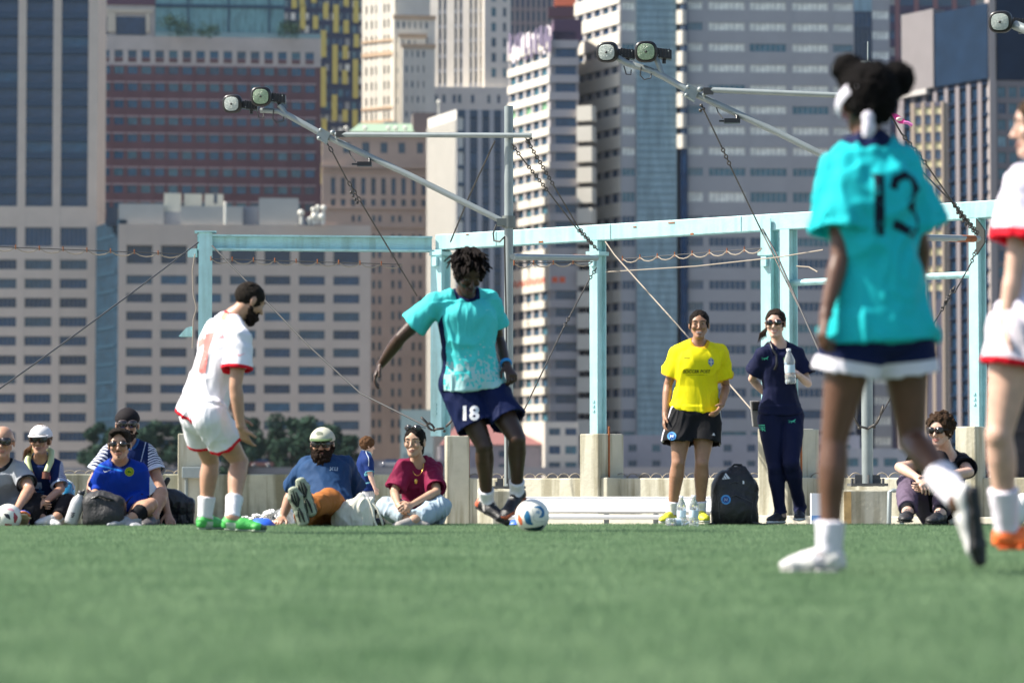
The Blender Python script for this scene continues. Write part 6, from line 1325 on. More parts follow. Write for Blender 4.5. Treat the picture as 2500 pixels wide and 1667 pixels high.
def rib(s, V): return np.minimum(hem(.022)(s, V), 1)
p.shirt('jersey7', (.76, .75, .80), .66, (.078, .094), .020, .065, (.175, .135), masks=[('cuff', cuffs(.02), RED), ('hem', hem(.018), RED), ('collar', collar(.075), RED)], fold=0.0139, seed=4.1)
p.shorts('white7', (.74, .74, .78), .56, (.100, .112), .012, masks=[('hem', leghem(.024), RED)], fold=0.0093, seed=5.1)
bk = nz(p.up); rt = nz(np.array([.8, -.6, 0])); pink = cloth('print_pale_red', (.78, .24, .22))
p.mark('shirt', 500, 868, text_shape('7', .30, .012, sx=1.15), pink, nz(-p.fr * 0 + np.array([.8, -.45, .25])), p.up, name='number')
p.mark('shirt', 541, 815, text_shape('RL', .055, .004), pink, rt, p.up, name='lettering') if 0 else None
p.mark('shirt', 541, 820, sc_(THREE, .045), cloth('print_red', (.75, .25, .27)), rt, p.up, name='logo'); p.mark('shirt', 590, 865, sc_(SWOOSH, .05), cloth('print_red', (.75, .25, .27)), X_, UPZ, name='logo')
for q in 'AB': p.sock(q, WHITE, .36)
GRN = (.06, .42, .08)
for q in 'AB': p.shoe(q, GRN, (.30, .36, .28), masks=[('w', lambda s, V, hl, d, u, sd, L: np.minimum(.03 - np.abs((V - hl) @ d - .06), .05 - (V - hl) @ u), (.45, .55, .42)), ('k', lambda s, V, hl, d, u, sd, L: (V - hl) @ d - L * .88, (.03, .06, .03))], nm='green', stripes=(.1, .4, .12))
# player 13
p = Person('player seen from behind in turquoise jersey numbered 13 with two hair buns', 1.70, dict(pel=(2146, 785, 10.4), neck=(2118, 352, 10.4), head=(2113, 246, 10.38), shA=(2040, 402, 10.36), shB=(2204, 406, 10.46), elA=(2050, 628, 10.30), wrA=(2016, 768, 10.26), haA=(2010, 800, 10.25), elB=(2252, 608, 10.52), wrB=(2236, 730, 10.68),
    hipA=(2086, 802, 10.38), hipB=(2204, 806, 10.46), knA=(2036, 1075, 10.42), anA=(2024, 1350, 10.42), knB=(2226, 1072, 10.5), anB=(2342, 1220, '-')), 'dark', (0, 1, 0), (-.42, .9, .02), build=.98, female=True, hsz=1.05, h=.0065)
p.setfeet(A=((-.85, .35, 0), UPZ), B=((.12, .12, -1), (-.85, .5, 0)))
p.body(hands=dict(A=dict(palm=(1, .2, 0), curl=.75, thumb=(0, 1, 0)))).face(eyes=False)
hh = p.hh; hp = p.hp
F = Field(p.hc - .26, p.hc + .3, .005)
F.ell(hp(0, -.09, .14), (.40 * hh, .46 * hh, .44 * hh), (p.hs, p.hf, p.hu), k=.02); F.ell(hp(0, -.30, -.12), (.26 * hh, .16 * hh, .24 * hh), (p.hs, p.hf, p.hu), k=.05)
F.ell(P(2068, 168, 10.4), .052, k=.02); F.ell(P(2190, 190, 10.42), .058, k=.02); F.ell(P(2186, 208, 10.42), .045, k=.02); F.tube(P(2068, 172, 10.4), P(2100, 210, 10.4), .04, .05, .03); F.tube(P(2190, 200, 10.42), P(2150, 225, 10.4), .045, .05, .03)
F.ell(hp(0, .55, -.2), (.32 * hh, .42 * hh, .48 * hh), (p.hs, p.hf, p.hu), k=.01, sub=True); F.cut(hp(0, .05, -.32), -p.hu + p.hf * .3)
V, Q = F.mesh(); V = smooth(V, Q, 1); N = vnorm(V, Q); V = V + N * (noise3(V * 70) * .006 + noise3(V * 150) * .005)[:, None]
emit_mesh('hair', V, Q, mat('hair13', (.006, .005, .005), .85, spec=.1, noise=.3, nscale=50, bump=1, bscale=200), p.root)
b = MB(); ring = []; n = 28; tilt = nz(p.hu + p.hf * .62); e1 = p.hs; e2 = nz(np.cross(tilt, e1)); cc = hp(0, -.02, .04); prev = None
for k, (dw, sc0) in enumerate(((-.085, 1.02), (-.05, 1.07), (.05, 1.09), (.085, 1.04))):
    for t in np.linspace(0, 2 * math.pi, n, endpoint=False): ring.append(cc + (e1 * .40 * math.cos(t) + e2 * .475 * math.sin(t)) * hh * sc0 + tilt * dw * hh)
b.add(ring, [(i * n + j, i * n + (j + 1) % n, (i + 1) * n + (j + 1) % n, (i + 1) * n + j) for i in range(3) for j in range(n)], 0, True)
c = P(2119, 288, 10.24); b.ell(c, (.022, .018, .024), 12, 8); b.tube([c, c + [-.002, -.010, -.035], c + [-.004, -.003, -.066]], [.014, .021, .015], 8); b.tube([c, c + [.012, -.008, -.03], c + [.013, -.003, -.055]], [.012, .015, .010], 8)
b.build('headband', cloth('headband', (.62, .60, .68)), p.root)
p.shirt('jersey13', (.014, .48, .52), .72, (.078, .104), .034, .075, (.205, .15), masks=[('collar', collar(.095), NAVY), ('sp', lambda s, V: np.where((V - s.J['elA'])[:, 0] < -.02, .03 - np.abs((V - s.chest) @ s.fr - .13), -1.0), (.01, .05, .25))], fold=0.0217, seed=6.3, chestr=(.155, .11))
p.shorts('navy13', NAVY, .40, (.112, .126), .02, masks=[('hem', leghem(.048), (.66, .64, .70))], fold=0.0124, seed=7.7)
ink = cloth('print_black', (.008, .012, .025))
p.mark('shirt', 2148, 500, strip([(-.02, .095), (.0, .105), (.0, -.105)], .036), ink, nz(np.array([1, .02, .0])), UPZ + X_ * -.03, name='number')
p.mark('shirt', 2212, 505, merge(strip([(-.045, .06), (-.035, .095), (0, .112), (.03, .10), (.043, .065), (.035, .03), (.015, .01)], .030), strip([(.015, .012), (.04, -.01)], .03), strip([(.04, -.01), (.052, -.035), (.05, -.08)], .014), strip([(-.045, -.06), (-.02, -.066), (.015, -.082), (.045, -.09)], .032)), ink, nz(np.array([1, .02, .0])), UPZ + X_ * -.10, name='number')
p.sock('A', (.66, .64, .70), .28, r=.009); p.sock('B', (.66, .64, .70), .42, r=.009)
GRY = (.60, .59, .58)
p.shoe('A', GRY, (.55, .54, .52), nm='grey13', L=.225, wd=1.15, masks=[('s', lambda s, V, hl, d, u, sd, L: np.minimum(.022 - np.abs((V - hl) @ d - .07), .07 - (V - hl) @ u), (.32, .32, .36))]); p.shoe('B', GRY, (.015, .015, .017), nm='grey13b', wd=1.15, solet=.030, L=.275)
# player at the right edge
p = Person('player in white kit with red trim and orange boots cut by the right edge', 1.72, dict(pel=(2554, 785, 11), neck=(2552, 412, 11), head=(2534, 312, 11), shA=(2496, 440, 10.9), shB=(2622, 440, 11.15), elA=(2474, 668, 10.88), wrA=(2454, 800, 10.86), haA=(2450, 830, 10.86), elB=(2642, 650, 11.2), wrB=(2642, 780, 11.1),
    hipA=(2484, 806, 10.92), hipB=(2574, 806, 11.1), knA=(2440, 1062, 10.9), anA=(2458, 1296, 11.0), knB=(2642, 1070, 11), anB=(2662, 1310, 11)), 'fair', (-.5, -.2, 0), (-1, .05, -.03), build=.98, female=True, h=.0065)
p.setfeet(A=((.93, -.2, .02), UPZ), B=((.9, -.1, 0), UPZ))
p.body(hands=dict(A=dict(palm=(1, 0, 0), curl=.7, thumb=(-1, -.3, 0)))).face(mouth=(.5, .25, .2), brow=(.1, .06, .04))
p.hair((.05, .03, .018), 'tail', .010, amp=.004)
p.shirt('jersey_white', (.74, .70, .80), .64, (.080, .098), .03, .06, (.19, .14), masks=[('cuff', cuffs(.035), RED), ('hem', hem(.018), RED)], fold=0.0155, seed=8.1)
p.shorts('white_pink', (.66, .60, .66), .36, (.112, .125), .026, masks=[('hem', leghem(.022), RED)], fold=0.0124, seed=9.1)
p.sock('A', (.72, .68, .76), .44, r=.008); p.sock('B', WHITE, .4)
for q in 'AB': p.shoe(q, (.80, .15, .03), (.75, .16, .04), nm='orange', wd=1.25, L=.29)
# woman in yellow
p = Person('smiling woman in yellow jersey and black shorts standing behind water bottles', 1.66, dict(pel=(1696, 1000, 22.45), neck=(1705, 840, 22.42), head=(1707, 794, 22.36), shA=(1655, 856, 22.42), shB=(1757, 859, 22.46), elA=(1631, 940, 22.48), wrA=(1624, 1014, 22.40), elB=(1772, 944, 22.55), wrB=(1762, 988, 22.34), haB=(1752, 1004, 22.3),
    hipA=(1666, 1012, 22.44), hipB=(1722, 1010, 22.46), knA=(1656, 1130, 22.38), anA=(1640, 1254, 22.46), knB=(1713, 1130, 22.38), anB=(1710, 1252, 22.48)), 'brown', (-.1, -1, 0), (-.08, -1, .02), build=1.06, female=True, h=.0055)
p.setfeet(A=((-.45, -.9, 0), UPZ), B=((.15, -1, 0), UPZ))
p.body(hands=dict(A=dict(palm=(1, 0, 0), curl=.5, thumb=(0, -1, 0)))).face(mouth=(.24, .08, .06), smile=1).hair((.010, .007, .006), 'short', .008, amp=.004)
YEL = (.80, .70, .01)
p.shirt('yellow', YEL, .74, (.070, .084), .026, .01, (.150, .125), masks=[('collar', collar(.080), (.72, .42, .02)), ('cuff', cuffs(.014), (.72, .42, .02))], fold=0.0139, seed=1.9, chestr=(.150, .11))
F = Field(p.waist - .26, p.waist + .2, .0055)   # blouson overhang folds at the waist
p.shorts('black', (.012, .012, .014), .60, (.118, .140), .022, masks=[('stripe', lambda s, V: .004 - np.minimum(np.minimum(np.abs(np.abs((V - s.J['pel']) @ s.sd) - .178), 1), np.abs(np.abs((V - s.J['pel']) @ s.sd) - .190)), (.55, .55, .58))] if 0 else [('stripe', lambda s, V: np.minimum(.010 - np.abs((V - s.J['pel']) @ s.fr - .055), np.abs((V - s.J['pel']) @ s.sd) - .125), (.55, .55, .6))], fold=0.0124, seed=3.3)
ink2 = cloth('print_dark', (.06, .055, .02))
p.mark('shirt', 1701, 907, text_shape('SOCCER POST', .033, .0008, shear=.12, sx=.95), ink2, X_, UPZ, name='lettering', sub=.012); p.mark('shirt', 1701, 915, bars((-.08, -.001, .08, .001)), ink2, X_, UPZ, name='underline'); p.mark('shirt', 1677, 874, bars((-.022, -.0025, .022, .0025)), ink2, X_, UPZ, name='lettering')
p.mark('shirt', 1736, 884, merge(poly((-.02, .02), (.02, .02), (.021, -.008), (0, -.034), (-.021, -.008)), poly((-.014, .022), (0, .036), (.014, .022))), cloth('crest_blue', (.10, .17, .42)), X_, UPZ, name='crest')
p.mark('shirt', 1736, 884, merge(bars((-.004, -.026, .004, .018), (-.017, -.002, .017, .006)), disc(.005, 8, 0, .028)), cloth('crest_pale', (.6, .6, .5)), X_, UPZ, off=.004, name='crest_detail')
p.mark('shorts', 1640, 1064, disc(.032), cloth('badge_blue', (.09, .30, .62)), X_, UPZ, name='badge'); p.mark('shorts', 1640, 1064, disc(.022), cloth('badge_navy', (.03, .07, .25)), X_, UPZ, off=.0035, name='badge_ring'); p.mark('shorts', 1640, 1064, merge(strip([(-.009, -.010), (-.009, .010), (.009, -.010), (.009, .010)], .005), strip([(-.012, .002), (0, -.004), (.012, .002)], .004)), cloth('badge_pale', (.5, .62, .75)), X_, UPZ, off=.005, name='badge_letters')
p.mark('shorts', 1742, 1060, sc_(THREE, .026), cloth('print_white', (.75, .75, .78)), X_, UPZ, name='logo')
for q in 'AB': p.sock(q, WHITE, .24); p.shoe(q, (.62, .60, .03), (.6, .62, .5), nm='yellowshoe', stripes=(.3, .3, .05))
# woman in navy
p = Person('smiling woman in sunglasses and navy tracksuit holding a water bottle', 1.67, dict(pel=(1905, 1000, 22.65), neck=(1901, 840, 22.62), head=(1893, 791, 22.55), shA=(1862, 862, 22.56), shB=(1948, 860, 22.70), elA=(1836, 925, 22.68), wrA=(1868, 962, 22.86), elB=(1973, 936, 22.66), wrB=(1946, 912, '-'), haB=(1936, 904, '-'),
    hipA=(1880, 1020, 22.62), hipB=(1932, 1018, 22.68), knA=(1893, 1142, 22.55), anA=(1906, 1256, 22.62), knB=(1932, 1130, 22.48), anB=(1954, 1244, 22.72)), 'fair', (-.1, -1, 0), (-.25, -1, .0), build=.95, female=True, h=.0055)
p.setfeet(A=((-.55, -.8, 0), UPZ), B=((-.15, -1, -.1), UPZ))
bh = p.J['haB']; p.body(hands=dict(B=dict(palm=(-.2, .3, -.3), curl=1.15, thumb=(0, 0, 1)))).face(mouth=(.45, .16, .14), smile=1, brow=(.03, .02, .015), eyes=False).sunglasses((.014, .01, .012), r=.115, frame=(.25, .08, .04), e=2.2).hair((.022, .014, .010), 'wisps', .010, amp=.004)
NV = (.009, .012, .042)
p.shirt('navy_tee', NV, .72, (.070, .088), .016, .035, (.155, .118), fold=0.0093, seed=2.7, bust=.052); p.pants('navy_track', NV, (.082, .054, .040), .96, fold=0.0062, loose=.010)
mint = cloth('print_mint', (.10, .60, .38))
p.mark('shirt', 1870, 875, sc_(CAT, .042), mint, X_, UPZ, name='logo'); p.mark('shorts', 1936, 1028, sc_(CAT, .045), mint, X_, UPZ, name='logo')
p.mark('shorts', 1860, 1045, merge(strip([(-.02, .022), (.02, .022)], .008), strip([(-.022, .008), (-.004, .008), (-.004, -.01), (-.022, -.01)], .006), strip([(.004, -.022), (.004, .008), (.02, .008), (.02, -.004), (.006, -.004), (.024, -.022)], .006)), mint, X_, UPZ, name='emblem')
p.mark('shirt', 1916, 876, disc(.013, 10), cloth('print_green_gold', (.12, .30, .12)), X_, UPZ, name='crest')
for q in 'AB': p.shoe(q, (.015, .016, .02), (.62, .64, .62), nm='black_runner', solet=.022, stripes=(.4, .55, .35))
b = MB(); c0 = p.J['shA'] + X_ * .035; pts = []
for t in np.linspace(-.9, 3.6, 16):
    q = c0 + p.fr * .13 * math.cos(t) + UPZ * (.12 * math.sin(t) - .02); h_ = p.bv['shirt'].find_nearest(Vector(q)); pts.append(np.array(h_[0]) + np.array(h_[1]) * .004)
b.tube(pts, .009, 6); b.build('bag_strap', m_black, p.root)
bottle(np.array([P(1930, 940, bh[1] - .01)[0], bh[1] - .035, P(1930, 938, bh[1])[2]]), .265, 'clear water bottle held up by the woman in navy', axis=(-.06, 0, 1))
b = MB(); q = P(1845, 1010, 22.95); b.cbox(q, (.035, 0, 0), (0, .03, 0), (-.01, 0, .10)); b.cbox(q + [.02, -.01, .06], (.05, 0, .0), (0, .03, 0), (.0, 0, .035), 1); tag(b.build('shoulder_bag', [mat('grey_canvas', (.2, .2, .2), .8), m_black], bevel=.008), 'small black and grey bag hanging behind the hip of the woman in navy', 'bag')
# bearded man
p = Person('bearded man in sunglasses and blue shirt sitting with shoe soles facing us', 1.82, dict(pel=(800, 1250, 22.3), neck=(788, 1124, 22.6), head=(787, 1086, 22.5), shA=(745, 1134, 22.6), shB=(843, 1131, 22.62), elA=(712, 1204, '+'), wrA=(690, 1262, 22.75), haA=(676, 1276, 22.66), elB=(868, 1208, '+'), wrB=(890, 1264, 22.75), haB=(900, 1276, 22.7),
    hipA=(776, 1256, 22.28), hipB=(822, 1256, 22.28), knA=(756, 1236, '-'), anA=(738, 1262, 21.5), knB=(804, 1222, '-'), anB=(757, 1240, 21.55)), 'tan', (0, -1, 0), (-.05, -1, .02), build=1.08, h=.0055, hsz=1.04)
p.setfeet(A=((-.30, -.15, 1), (.0, 1, .1)), B=((-.32, -.12, 1), (0, 1, .1)))
p.body(hands=dict(A=dict(palm=(0, 0, -1), curl=.15, thumb=(1, 0, 0)), B=dict(palm=(0, 0, -1), curl=.15))).face(mouth=(.42, .14, .12), eyes=False).hair((.03, .018, .012), 'fade', .01, amp=.002).beard((.022, .014, .010), .42, .09, .014)
p.sunglasses((.012, .012, .03), r=.125, dz=.02, e=2.2).cap((.50, .50, .40), bcol=(.08, .13, .06), masks=[('art', lambda s, V: .03 + .02 * noise3(V * 60) - np.linalg.norm((V - s.hp(.08, .38, .33)) * [1, .3, 1.6], axis=1), (.16, .18, .14))])
p.shirt('steel_blue', (.017, .050, .125), .80, (.072, .088), .020, .02, (.18, .15), fold=0.0124, seed=3.9, belly=.11); p.pants('rust_trousers', (.36, .13, .035), (.105, .082, .066), .86, fold=0.0139, seed=6.6)
p.mark('shirt', 815, 1144, merge(strip([(-.028, .012), (-.016, 0), (-.028, -.012)], .006), strip([(-.004, .012), (-.016, 0), (-.004, -.012)], .006), strip([(.008, .012), (.008, -.012), (.026, -.012), (.026, .012)], .006)), cloth('print_pale_blue', (.4, .5, .6)), X_, UPZ, name='logo')
def tread(s, V, hl, d, u, sd, L):
    a = (V - hl) @ d / L; b_ = (V - hl) @ sd; return np.maximum(.008 - np.abs(np.abs(b_) - .022 * (1 + .3 * np.sin(a * 5))), .010 - np.abs(b_ + .02 * np.sin(a * 9 - .6)))
for q in 'AB':
    p.shoe(q, (.10, .12, .09), (.33, .36, .27), L=.29, nm='olive', wd=1.1, solet=.034)
    d, u = p.foot(q); an = p.J['an' + q]; hl = an - u * .075 * 1.04 - d * .057; sd_ = nz(np.cross(d, u)); b = MB()
    for zz in (-.004,):
        g = lambda x, y: hl + d * x + sd_ * y - u * .006
        for path, r_ in (([(.03, -.014), (.09, -.012), (.14, -.004)], .010), ([(.04, .016), (.09, .014), (.13, .006)], .008), ([(.15, -.002), (.20, -.022), (.255, -.018)], .012), ([(.15, .004), (.20, .024), (.25, .020)], .012), ([(.17, .002), (.22, .001), (.27, .0)], .007)): b.tube([g(x, y) for x, y in path], [r_ * .5, r_, r_ * .4], 6)
    b.build('tread', mat('tread_black', (.02, .022, .02), .8), p.root)
# maroon woman
p = Person('woman in maroon shirt and pale jeans sitting cross-legged, sunglasses on her head', 1.64, dict(pel=(1032, 1252, 22.6), neck=(1020, 1128, 22.38), head=(1012, 1080, 22.28), shA=(984, 1142, 22.34), shB=(1060, 1140, 22.42), elA=(962, 1200, 22.26), wrA=(972, 1232, 22.08), haA=(980, 1238, 22.02), elB=(1066, 1200, '-'), wrB=(1004, 1232, 22.08), haB=(990, 1238, 22.0),
    hipA=(1008, 1262, 22.6), hipB=(1052, 1262, 22.6), knA=(944, 1236, '-'), anA=(996, 1266, 22.06), knB=(1074, 1236, '-'), anB=(1012, 1270, 21.98)), 'olive', (-.15, -1, 0), (-.30, -1, -.02), build=1.0, female=True, h=.0055, hsz=1.05)
p.setfeet(A=((.8, -.5, 0), UPZ), B=((-.8, -.45, 0), UPZ))
p.body(hands=dict(A=dict(palm=(.5, .5, -.5), curl=.8, thumb=(0, -.3, 1)), B=dict(palm=(-.5, .5, -.5), curl=.8, thumb=(0, -.3, 1)))).face(mouth=(.32, .10, .09)).hair((.010, .008, .008), 'tail', .010, amp=.004).sunglasses((.03, .03, .035), on_head=True, r=.11)
p.shirt('maroon', (.17, .012, .045), .86, (.068, .082), .026, .01, (.165, .135), fold=0.0201, seed=7.2, bust=.05); p.pants('pale_jeans', (.36, .45, .52), (.098, .086, .078), .92, fold=0.0170, seed=8.8)
b = MB(); c = p.J['neck']; ch_ = [c + X_ * (.045 * math.cos(t)) + np.array([0, -.055 - .03 * math.sin(t) * 0 - .05 * (1 - abs(math.cos(t))), -.09 * math.sin(t) ** 1.0 - .01]) for t in np.linspace(0, math.pi, 12)]; q = p.bv['shirt'].find_nearest(Vector(ch_[6])); b.tube(ch_, .0022, 5); b.ell(np.array(q[0]) + [0, -.008, -.045], (.013, .005, .019), 10, 8); b.build('necklace', mat('gold', (.75, .50, .12), .3, metal=1), p.root)
for q in 'AB': p.shoe(q, (.30, .28, .26), (.5, .48, .4), nm='taupe')
# boy
p = Person('young boy in blue football shirt walking right behind the bearded man', .93, dict(pel=(892, 1186, 30.5), neck=(893, 1112, 30.5), head=(898, 1088, 30.5), shA=(886, 1121, 30.62), shB=(900, 1123, 30.36), elA=(886, 1158, 30.66), wrA=(888, 1188, 30.66), elB=(904, 1160, 30.34), wrB=(915, 1190, 30.32), hipA=(888, 1192, 30.56), hipB=(896, 1192, 30.44), knA=(886, 1236, 30.6), anA=(882, 1274, 30.6), knB=(900, 1236, 30.4), anB=(904, 1274, 30.4)), 'fair', (.85, .5, 0), (.9, .35, -.1), build=1.22, hsz=1.38, h=.0055)
p.setfeet(A=((.9, .4, 0), UPZ), B=((.9, .2, 0), UPZ)); p.body().face(eyes=False, brow=(.2, .1, .05)).hair((.10, .05, .024), 'short', .05, amp=.006)
p.shirt('boy_blue', (.008, .025, .12), .8, (.060, .078), .03, .08, (.17, .13), masks=[('piping', lambda s, V: np.maximum(cuffs(.008)(s, V), .006 - np.abs(along(s.hemc, s.J['neck'], V) - .07 - .05 * np.abs((V - s.chest)[:, 0]) * 4)), (.18, .5, .62)), ('yoke', collar(.062), (.3, .55, .65)), ('sl', lambda s, V: .0035 - np.abs((V - s.J['shB']) @ s.fr + .01) + np.where((V - s.J['shB'])[:, 2] > -.05, 0, -1), (.6, .65, .7))], fold=0.0077, seed=3.0)
p.shorts('boy_black', (.01, .01, .014), .7, (.10, .115), .02, masks=[('st', lambda s, V: .006 - np.abs(((V - s.J['hipB'])[:, 0] * 1.0 + .0) % .016 - .008) + np.where((V - s.J['hipB']) @ s.sd > .03, 0, -1), (.6, .6, .6))]); [p.shoe(q, (.1, .1, .12), (.5, .5, .5), L=.17, nm='boyshoe', wd=.8) for q in 'AB']
# curly haired man
p = Person('curly haired man in black T-shirt and sunglasses sitting with knees raised', 1.80, dict(pel=(2304, 1258, 22.72), neck=(2312, 1108, 22.5), head=(2295, 1052, 22.38), shA=(2272, 1130, 22.35), shB=(2350, 1124, 22.6), elA=(2196, 1140, '-'), wrA=(2240, 1166, 21.95), haA=(2254, 1180, 21.9), elB=(2366, 1152, '-'), wrB=(2262, 1174, 22.0), haB=(2250, 1188, 21.92),
    hipA=(2284, 1264, 22.66), hipB=(2326, 1264, 22.72), knA=(2216, 1180, '-'), anA=(2216, 1248, 22.02), knB=(2312, 1186, '-'), anB=(2296, 1252, 22.0)), 'fair', (-.4, -1, 0), (-.55, -.85, -.05), build=.97, h=.0055)
p.setfeet(A=((-.25, -.95, 0), UPZ), B=((-.5, -.85, 0), UPZ))
p.body(hands=dict(A=dict(palm=(0, .5, -.5), curl=.7, thumb=(0, -.3, 1)), B=dict(palm=(0, .6, .3), curl=.8, thumb=(0, -.3, 1)))).face(mouth=(.45, .16, .15), eyes=False, brow=(.05, .03, .02)).hair((.045, .025, .014), 'curly', .07, amp=.008, fringe=-.03).sunglasses((.008, .01, .014), r=.115, e=3.2)
p.shirt('black_tee', (.010, .010, .016), .62, (.070, .086), .014, .03, (.165, .13), fold=0.0108, seed=1.1); p.pants('plum_trousers', (.115, .085, .13), (.095, .078, .070), .88, fold=0.0139, seed=2.1)
for q in 'AB': p.sock(q, (.012, .012, .014), .14); p.shoe(q, (.02, .02, .022), (.015, .015, .015), nm='black_leather', stripes=(.15, .15, .16))
# bald man
p = Person('bald man in grey T-shirt and sunglasses cut by the left edge, football in lap', 1.76, dict(pel=(0, 1250, 22.6), neck=(3, 1130, 22.4), head=(7, 1080, 22.3), shA=(-46, 1144, 22.36), shB=(52, 1144, 22.38), elA=(-72, 1200, 22.25), wrA=(-22, 1246, 22.05), elB=(72, 1194, 22.22), wrB=(42, 1242, 22.02), haB=(34, 1256, 21.96),
    hipA=(-24, 1262, 22.6), hipB=(24, 1262, 22.6), knA=(-88, 1232, 22.25), anA=(-10, 1272, 22.05), knB=(88, 1234, 22.3), anB=(58, 1264, 22.05)), 'tan', (0, -1, 0), (.02, -1, -.03), build=1.06, h=.0055, hsz=1.06)
p.setfeet(A=((.8, -.5, 0), UPZ), B=((.15, -.9, .45), (0, .4, 1))); p.body(hands=dict(B=dict(palm=(-.4, .2, -.8), curl=.5, thumb=(-1, 0, 0)))).face(mouth=(.36, .14, .12), eyes=False, brow_t=.008).sunglasses((.008, .008, .01), r=.13, dz=.04, e=3)
p.shirt('grey_tee', (.30, .32, .35), .72, (.064, .076), .02, .03, (.17, .15), masks=[('collar', collar(.088), (.012, .014, .02)), ('cuff', cuffs(.014), (.012, .014, .02))], fold=0.0108, seed=5.5, belly=.08); p.pants('black_trousers', (.010, .010, .012), (.10, .085, .07), .95, fold=0.0124)
p.shoe('A', (.3, .3, .3), (.5, .5, .5), nm='g1'); p.shoe('B', (.02, .10, .48), (.6, .45, .3), nm='blueorange', wd=1.0, masks=[('o', lambda s, V, hl, d, u, sd, L: .03 - (V - hl) @ u, (.6, .16, .04))])
football(P(20, 1262, 21.85), .098, 'white black and red football in the lap of the bald man', 'plain')
# woman with white cap
p = Person('woman in white cap and dark sunglasses with striped navy shirt sitting cross-legged', 1.66, dict(pel=(108, 1246, 22.75), neck=(99, 1120, 22.6), head=(99, 1076, 22.5), shA=(68, 1136, 22.6), shB=(134, 1136, 22.6), elA=(66, 1192, 22.55), wrA=(98, 1222, 22.3), elB=(149, 1194, 22.5), wrB=(106, 1228, 22.22), haB=(92, 1232, 22.2),
    hipA=(90, 1256, 22.75), hipB=(128, 1256, 22.75), knA=(70, 1232, '-'), anA=(100, 1266, 22.2), knB=(166, 1226, '-'), anB=(140, 1262, 22.2)), 'tan', (-.05, -1, 0), (-.08, -1, .04), build=.98, female=True, h=.0055, hsz=1.04)
p.setfeet(A=((.8, -.5, 0), UPZ), B=((-.75, -.6, 0), UPZ)); p.body(hands=dict(B=dict(palm=(0, .3, -1), curl=.6))).face(mouth=(.36, .12, .10), eyes=False).hair((.09, .045, .02), 'wisps', .025, amp=.004).sunglasses((.006, .006, .008), r=.14, dz=.05, e=3.4).cap((.68, .66, .66))
def chevrons(s, V):
    r = np.full(len(V), -1.0)
    for q in 'AB':
        a = s.J['neck'] + s.up * .02; e = s.slv[q][1]; t = along(s.J['sh' + q] - (s.sd if q == 'B' else -s.sd) * .05, e, V); out_ = (V - s.chest) @ (s.sd if q == 'B' else -s.sd)
        k = (t + np.abs((V - s.J['sh' + q]) @ s.fr + .01) * .8) % .032 - .016; r = np.maximum(r, np.minimum(.0085 - np.abs(k), out_ - .152))
    return r
p.shirt('navy_striped', (.008, .020, .085), .84, (.060, .070), .018, .02, (.155, .13), masks=[('chev', chevrons, (.62, .64, .70)), ('cuff', cuffs(.018), (.35, .45, .6))], fold=0.0093, seed=6.1, bust=.05); p.pants('black_leggings', (.014, .013, .016), (.092, .072, .058), .95)
b = MB(); c = p.J['neck']; b.tube([c + np.array([x, y, z]) for x, y, z in ((-.06, -.11, -.10), (-.088, -.07, -.02), (-.082, .0, .055), (-.04, .05, .08), (.04, .05, .08), (.082, .0, .055), (.088, -.07, -.02), (.062, -.11, -.10))], [.022, .024, .024, .024, .024, .024, .024, .022], 10); b.tube([c + np.array([-.06, -.115, -.10]), c + np.array([-.056, -.12, -.15])], .03, 8, 1); b.tube([c + np.array([.062, -.115, -.10]), c + np.array([.06, -.12, -.15])], .03, 8, 1)
b.build('neck_fan', [mat('pale_lime', (.50, .58, .30), .5), mat('wood_brown', (.16, .06, .04), .5)], p.root)
b = MB(); b.tube([c + np.array([-.05, -.13, -.12]), c + np.array([-.04, -.15, -.26]), c + np.array([-.02, -.14, -.42])], .020, 6); b.build('tote_strap', cloth('beige_strap', (.50, .46, .38)), p.root)
p.mark('shirt', 118, 1165, merge(bars((-.02, -.012, .018, .012))), cloth('patch_red', (.6, .08, .12)), X_, UPZ, name='flag_patch'); p.mark('shirt', 118, 1165, bars((-.02, -.008, .018, -.005), (-.02, -.001, .018, .002), (-.02, .006, .018, .009)), cloth('patch_white', (.7, .65, .68)), X_, UPZ, off=.0035, name='flag_stripes'); p.mark('shirt', 98, 1196, merge(strip([(-.03, -.012), (.03, -.012)], .008), strip([(-.02, -.028), (.028, -.028)], .007), poly((.0, .03), (.012, 0), (-.012, 0))), cloth('print_mid_blue', (.05, .16, .35)), X_, UPZ, name='emblem')
p.shoe('A', (.6, .6, .58), (.6, .6, .6), nm='wh'); p.shoe('B', (.66, .65, .62), (.7, .7, .7), nm='wh', stripes=(.4, .4, .4))
